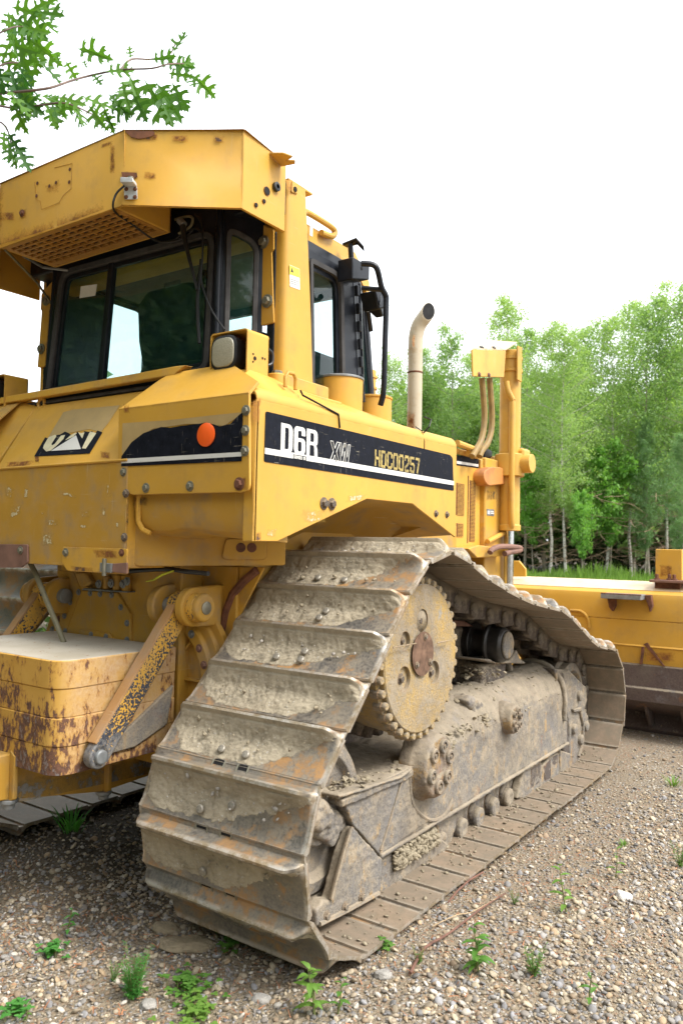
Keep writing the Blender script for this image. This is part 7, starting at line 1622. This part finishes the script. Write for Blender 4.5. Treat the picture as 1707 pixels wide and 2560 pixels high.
# ---------------------------------------------------------------- oak with its branch over the machine
M_OAK = leafy('oak_leaf', (0.022, 0.095, 0.022), (0.12, 0.27, 0.03), .45); M_OAKB = plain('oak_twig', (0.16, 0.11, 0.09), .8, var=.4)
half = [(0,.010),(.12,.018),(.19,.05),(.20,.10),(.225,.20),(.30,.29),(.285,.20),(.34,.22),(.275,.11),(.30,.065),(.37,.055),(.405,.09),(.42,.19),(.45,.31),(.53,.45),(.515,.35),(.60,.38),(.53,.22),(.525,.12),(.56,.075),(.63,.07),(.665,.12),(.70,.21),(.75,.29),(.85,.35),(.80,.24),(.86,.21),(.78,.13),(.80,.085),(.87,.075),(.90,.13),(.95,.15),(.93,.07),(1.03,.0)]
MIDT = [.9, .75, .6, .45, .3, .15]
def oak_leaves(spec, rnd):
    vs, fs = [], []; m = len(half); lobe = lambda t: 0 if t < .36 else 1 if t < .615 else 2 if t < .872 else 3
    for p, d, n, L in spec:
        d = V(d).normalized(); n = V(n); sd = d.cross(n).normalized(); n = sd.cross(d).normalized(); cv = rnd.uniform(-.2, .35); fo_ = rnd.uniform(.05, .45); b0 = len(vs)
        def pt(t, w_): return tuple(V(p)+d*(L*t)+sd*(w_*L*.80)+n*(abs(w_)*L*fo_-cv*L*t*t))
        ja, jb = [[rnd.uniform(.7, 1.15) for _ in range(4)] for _ in (0, 1)]
        for t, w_ in half[1:-1]: vs.append(pt(t*.88+.1, w_*ja[lobe(t)]))
        for t, w_ in half[1:-1]: vs.append(pt(t*.88+.1, -w_*jb[lobe(t)]))
        k = m-2; q = len(vs)
        vs.append(pt(.1, 0)); vs.append(pt(1.0, 0)); vs += [pt(t*.88+.1, 0) for t in MIDT]; mid = [q+2+i for i in range(len(MIDT))]
        fs.append([q]+[b0+i for i in range(k)]+[q+1]+mid); fs.append([q]+mid[::-1]+[q+1]+[b0+k+i for i in range(k-1, -1, -1)])
        q = len(vs); vs += [pt(-.04, .006), pt(-.04, -.006), pt(.11, -.006), pt(.11, .006)]; fs.append([q, q+1, q+2, q+3])
    return vs, fs
oak = empty('oak_tree', (-4.6, .6, float(gh(-4.6, .6)))); tag(oak, 'oak whose leafy lobed branch hangs over the bulldozer cab from the upper left', 'tree')
def ochild(o): o.parent = oak; o.matrix_parent_inverse = Matrix.Translation(-oak.location); return o
DP = 2.75
tw = [ZA((-420,470),(-150,440),(0,426),(120,415),(230,400),(320,370),(410,345),(550,318),(690,312),(770,292),(850,290)), ZA((-150,440),(40,490),(180,480),(300,470),(420,520),(500,560)), ZA((-420,470),(-200,250),(0,150),(90,120),(200,140)), ZA((-420,470),(-150,520),(10,560),(50,640),(70,700)), ZA((-150,440),(0,300),(110,290),(180,320)), ZA((550,318),(600,270),(690,270),(770,250),(800,200))]
tb = MB()
tw3 = []
for i, l in enumerate(tw):
    l3 = [dist(q, DP+.10*math.sin(k*1.3+i)+.05*i-.1) for k, q in enumerate(l)]; 
    if i in (1, 4): l3[0] = tw3[0][1]
    if i in (2, 3): l3[0] = tw3[0][0]
    if i == 5: l3[0] = tw3[0][7]
    tw3.append(l3); s_ = smooth(l3, 4); tb.tube(s_, [.005*(1-.8*k/len(s_))+.0009 if i == 0 else .0034*(1-.75*k/len(s_))+.0008 for k in range(len(s_))], 6)
root_tip = tw3[0][0]
tb.tube(smooth([V((-4.6, .6, 3.4)), V((-3.2, 1.0, 3.75)), V((-1.4, 1.5, 3.45)), root_tip], 5), [.10-.0042*k for k in range(16)], 8)
tb.tube(smooth([V((-4.6, .6, -.2)), V((-4.62, .62, 1.5)), V((-4.55, .6, 3.4)), V((-4.7, .5, 5.5)), V((-4.6, .6, 8.0))], 5), [.24-.0088*k for k in range(21)], 12)
rnd = random.Random(8)
limbs = []
for k in range(11):
    a = k*2.4; z = 3.6+.38*k; L = 3.2*(1-.05*k)*rnd.uniform(.7, 1); 
    p1 = V((-4.6+math.cos(a)*L, .6+math.sin(a)*L, z+L*.35)); 
    if p1.x > -2.2 and p1.y > .2: continue
    limbs.append((V((-4.6, .6, z)), p1)); tb.tube([V((-4.6, .6, z)), (V((-4.6, .6, z))+p1)/2+V((0,0,.2)), p1], [.07, .045, .012], 7)
ochild(tb.build('trunk', M_OAKB, None, 0))
right = V(CR[0]); upv = V(CR[1]); fwd = V(CR[2])
def img_dir(dx, dy): return right*dx-upv*dy
spec = []
def L3(p, ang, L, dep=None, face=False):     # photo point, heading in the picture (deg, clockwise from right), length in photo px
    d_ = (dep or DP)+rnd.uniform(-.16, .16); P3 = dist(p, d_); a = R(ang); L *= 1.28; dd_ = img_dir(math.cos(a), math.sin(a))+fwd*rnd.uniform(-.35, .35)
    n_ = -fwd*rnd.uniform(.15, .9)+upv*rnd.uniform(-.3, 1.0)+right*rnd.uniform(-.8, .8); n_ = (-fwd+upv*rnd.uniform(-.2, .5)+right*rnd.uniform(-.4, .4)) if face else n_; spec.append((P3, dd_, n_, L/FN*d_))
zs_ = 860/1568
for x, y, a, L in ((330,215,20,150),(775,255,-55,110),(580,315,70,185),(640,330,60,200),(690,345,55,190),(730,440,65,110),(745,330,15,120),(770,350,60,140),(800,400,75,90),(850,320,35,130),(880,330,80,80),(600,280,-100,60),(670,275,-5,110),(730,280,10,130),(780,290,-10,90),(460,325,-10,120),(415,330,50,70),(400,320,-110,40),(550,345,75,130),(590,400,60,130),(470,405,40,130),(480,440,30,110),(290,260,60,90),(255,230,70,60)):
    L3(ZA((x, y))[0], a, L*zs_, None, True)
for _ in range(20): L3(ZA((rnd.uniform(-40, 150), rnd.uniform(-10, 210)))[0], rnd.uniform(-30, 120), rnd.uniform(110, 170)*zs_)
for _ in range(14): L3(ZA((rnd.uniform(-60, 150), rnd.uniform(230, 400)))[0], rnd.uniform(10, 110), rnd.uniform(90, 150)*zs_)
for _ in range(24): t_ = rnd.random(); L3(ZA((20+450*t_, 400+70*t_+rnd.uniform(-30, 30)))[0], rnd.uniform(10, 85), rnd.uniform(80, 150)*zs_)
for _ in range(7): t_ = rnd.random(); L3(ZA((5+60*t_, 545+110*t_))[0], rnd.uniform(40, 100), rnd.uniform(80, 130)*zs_)
for b_, e_ in limbs:
    for q in range(200):
        c = b_+(e_-b_)*rnd.uniform(.35, 1.08)+V((rnd.gauss(0, .4), rnd.gauss(0, .4), rnd.gauss(0, .32)))
        spec.append((c, V((rnd.gauss(0, 1), rnd.gauss(0, 1), rnd.gauss(-.4, .5))), V((rnd.gauss(0, .5), rnd.gauss(0, .5), 1)), rnd.uniform(.14, .24)))
vs_, fs_ = oak_leaves(spec, rnd); me = bpy.data.meshes.new('foliage'); me.from_pydata(vs_, [], fs_); fo_o = bpy.data.objects.new('foliage', me); COL.objects.link(fo_o); me.materials.append(M_OAK); ochild(fo_o)
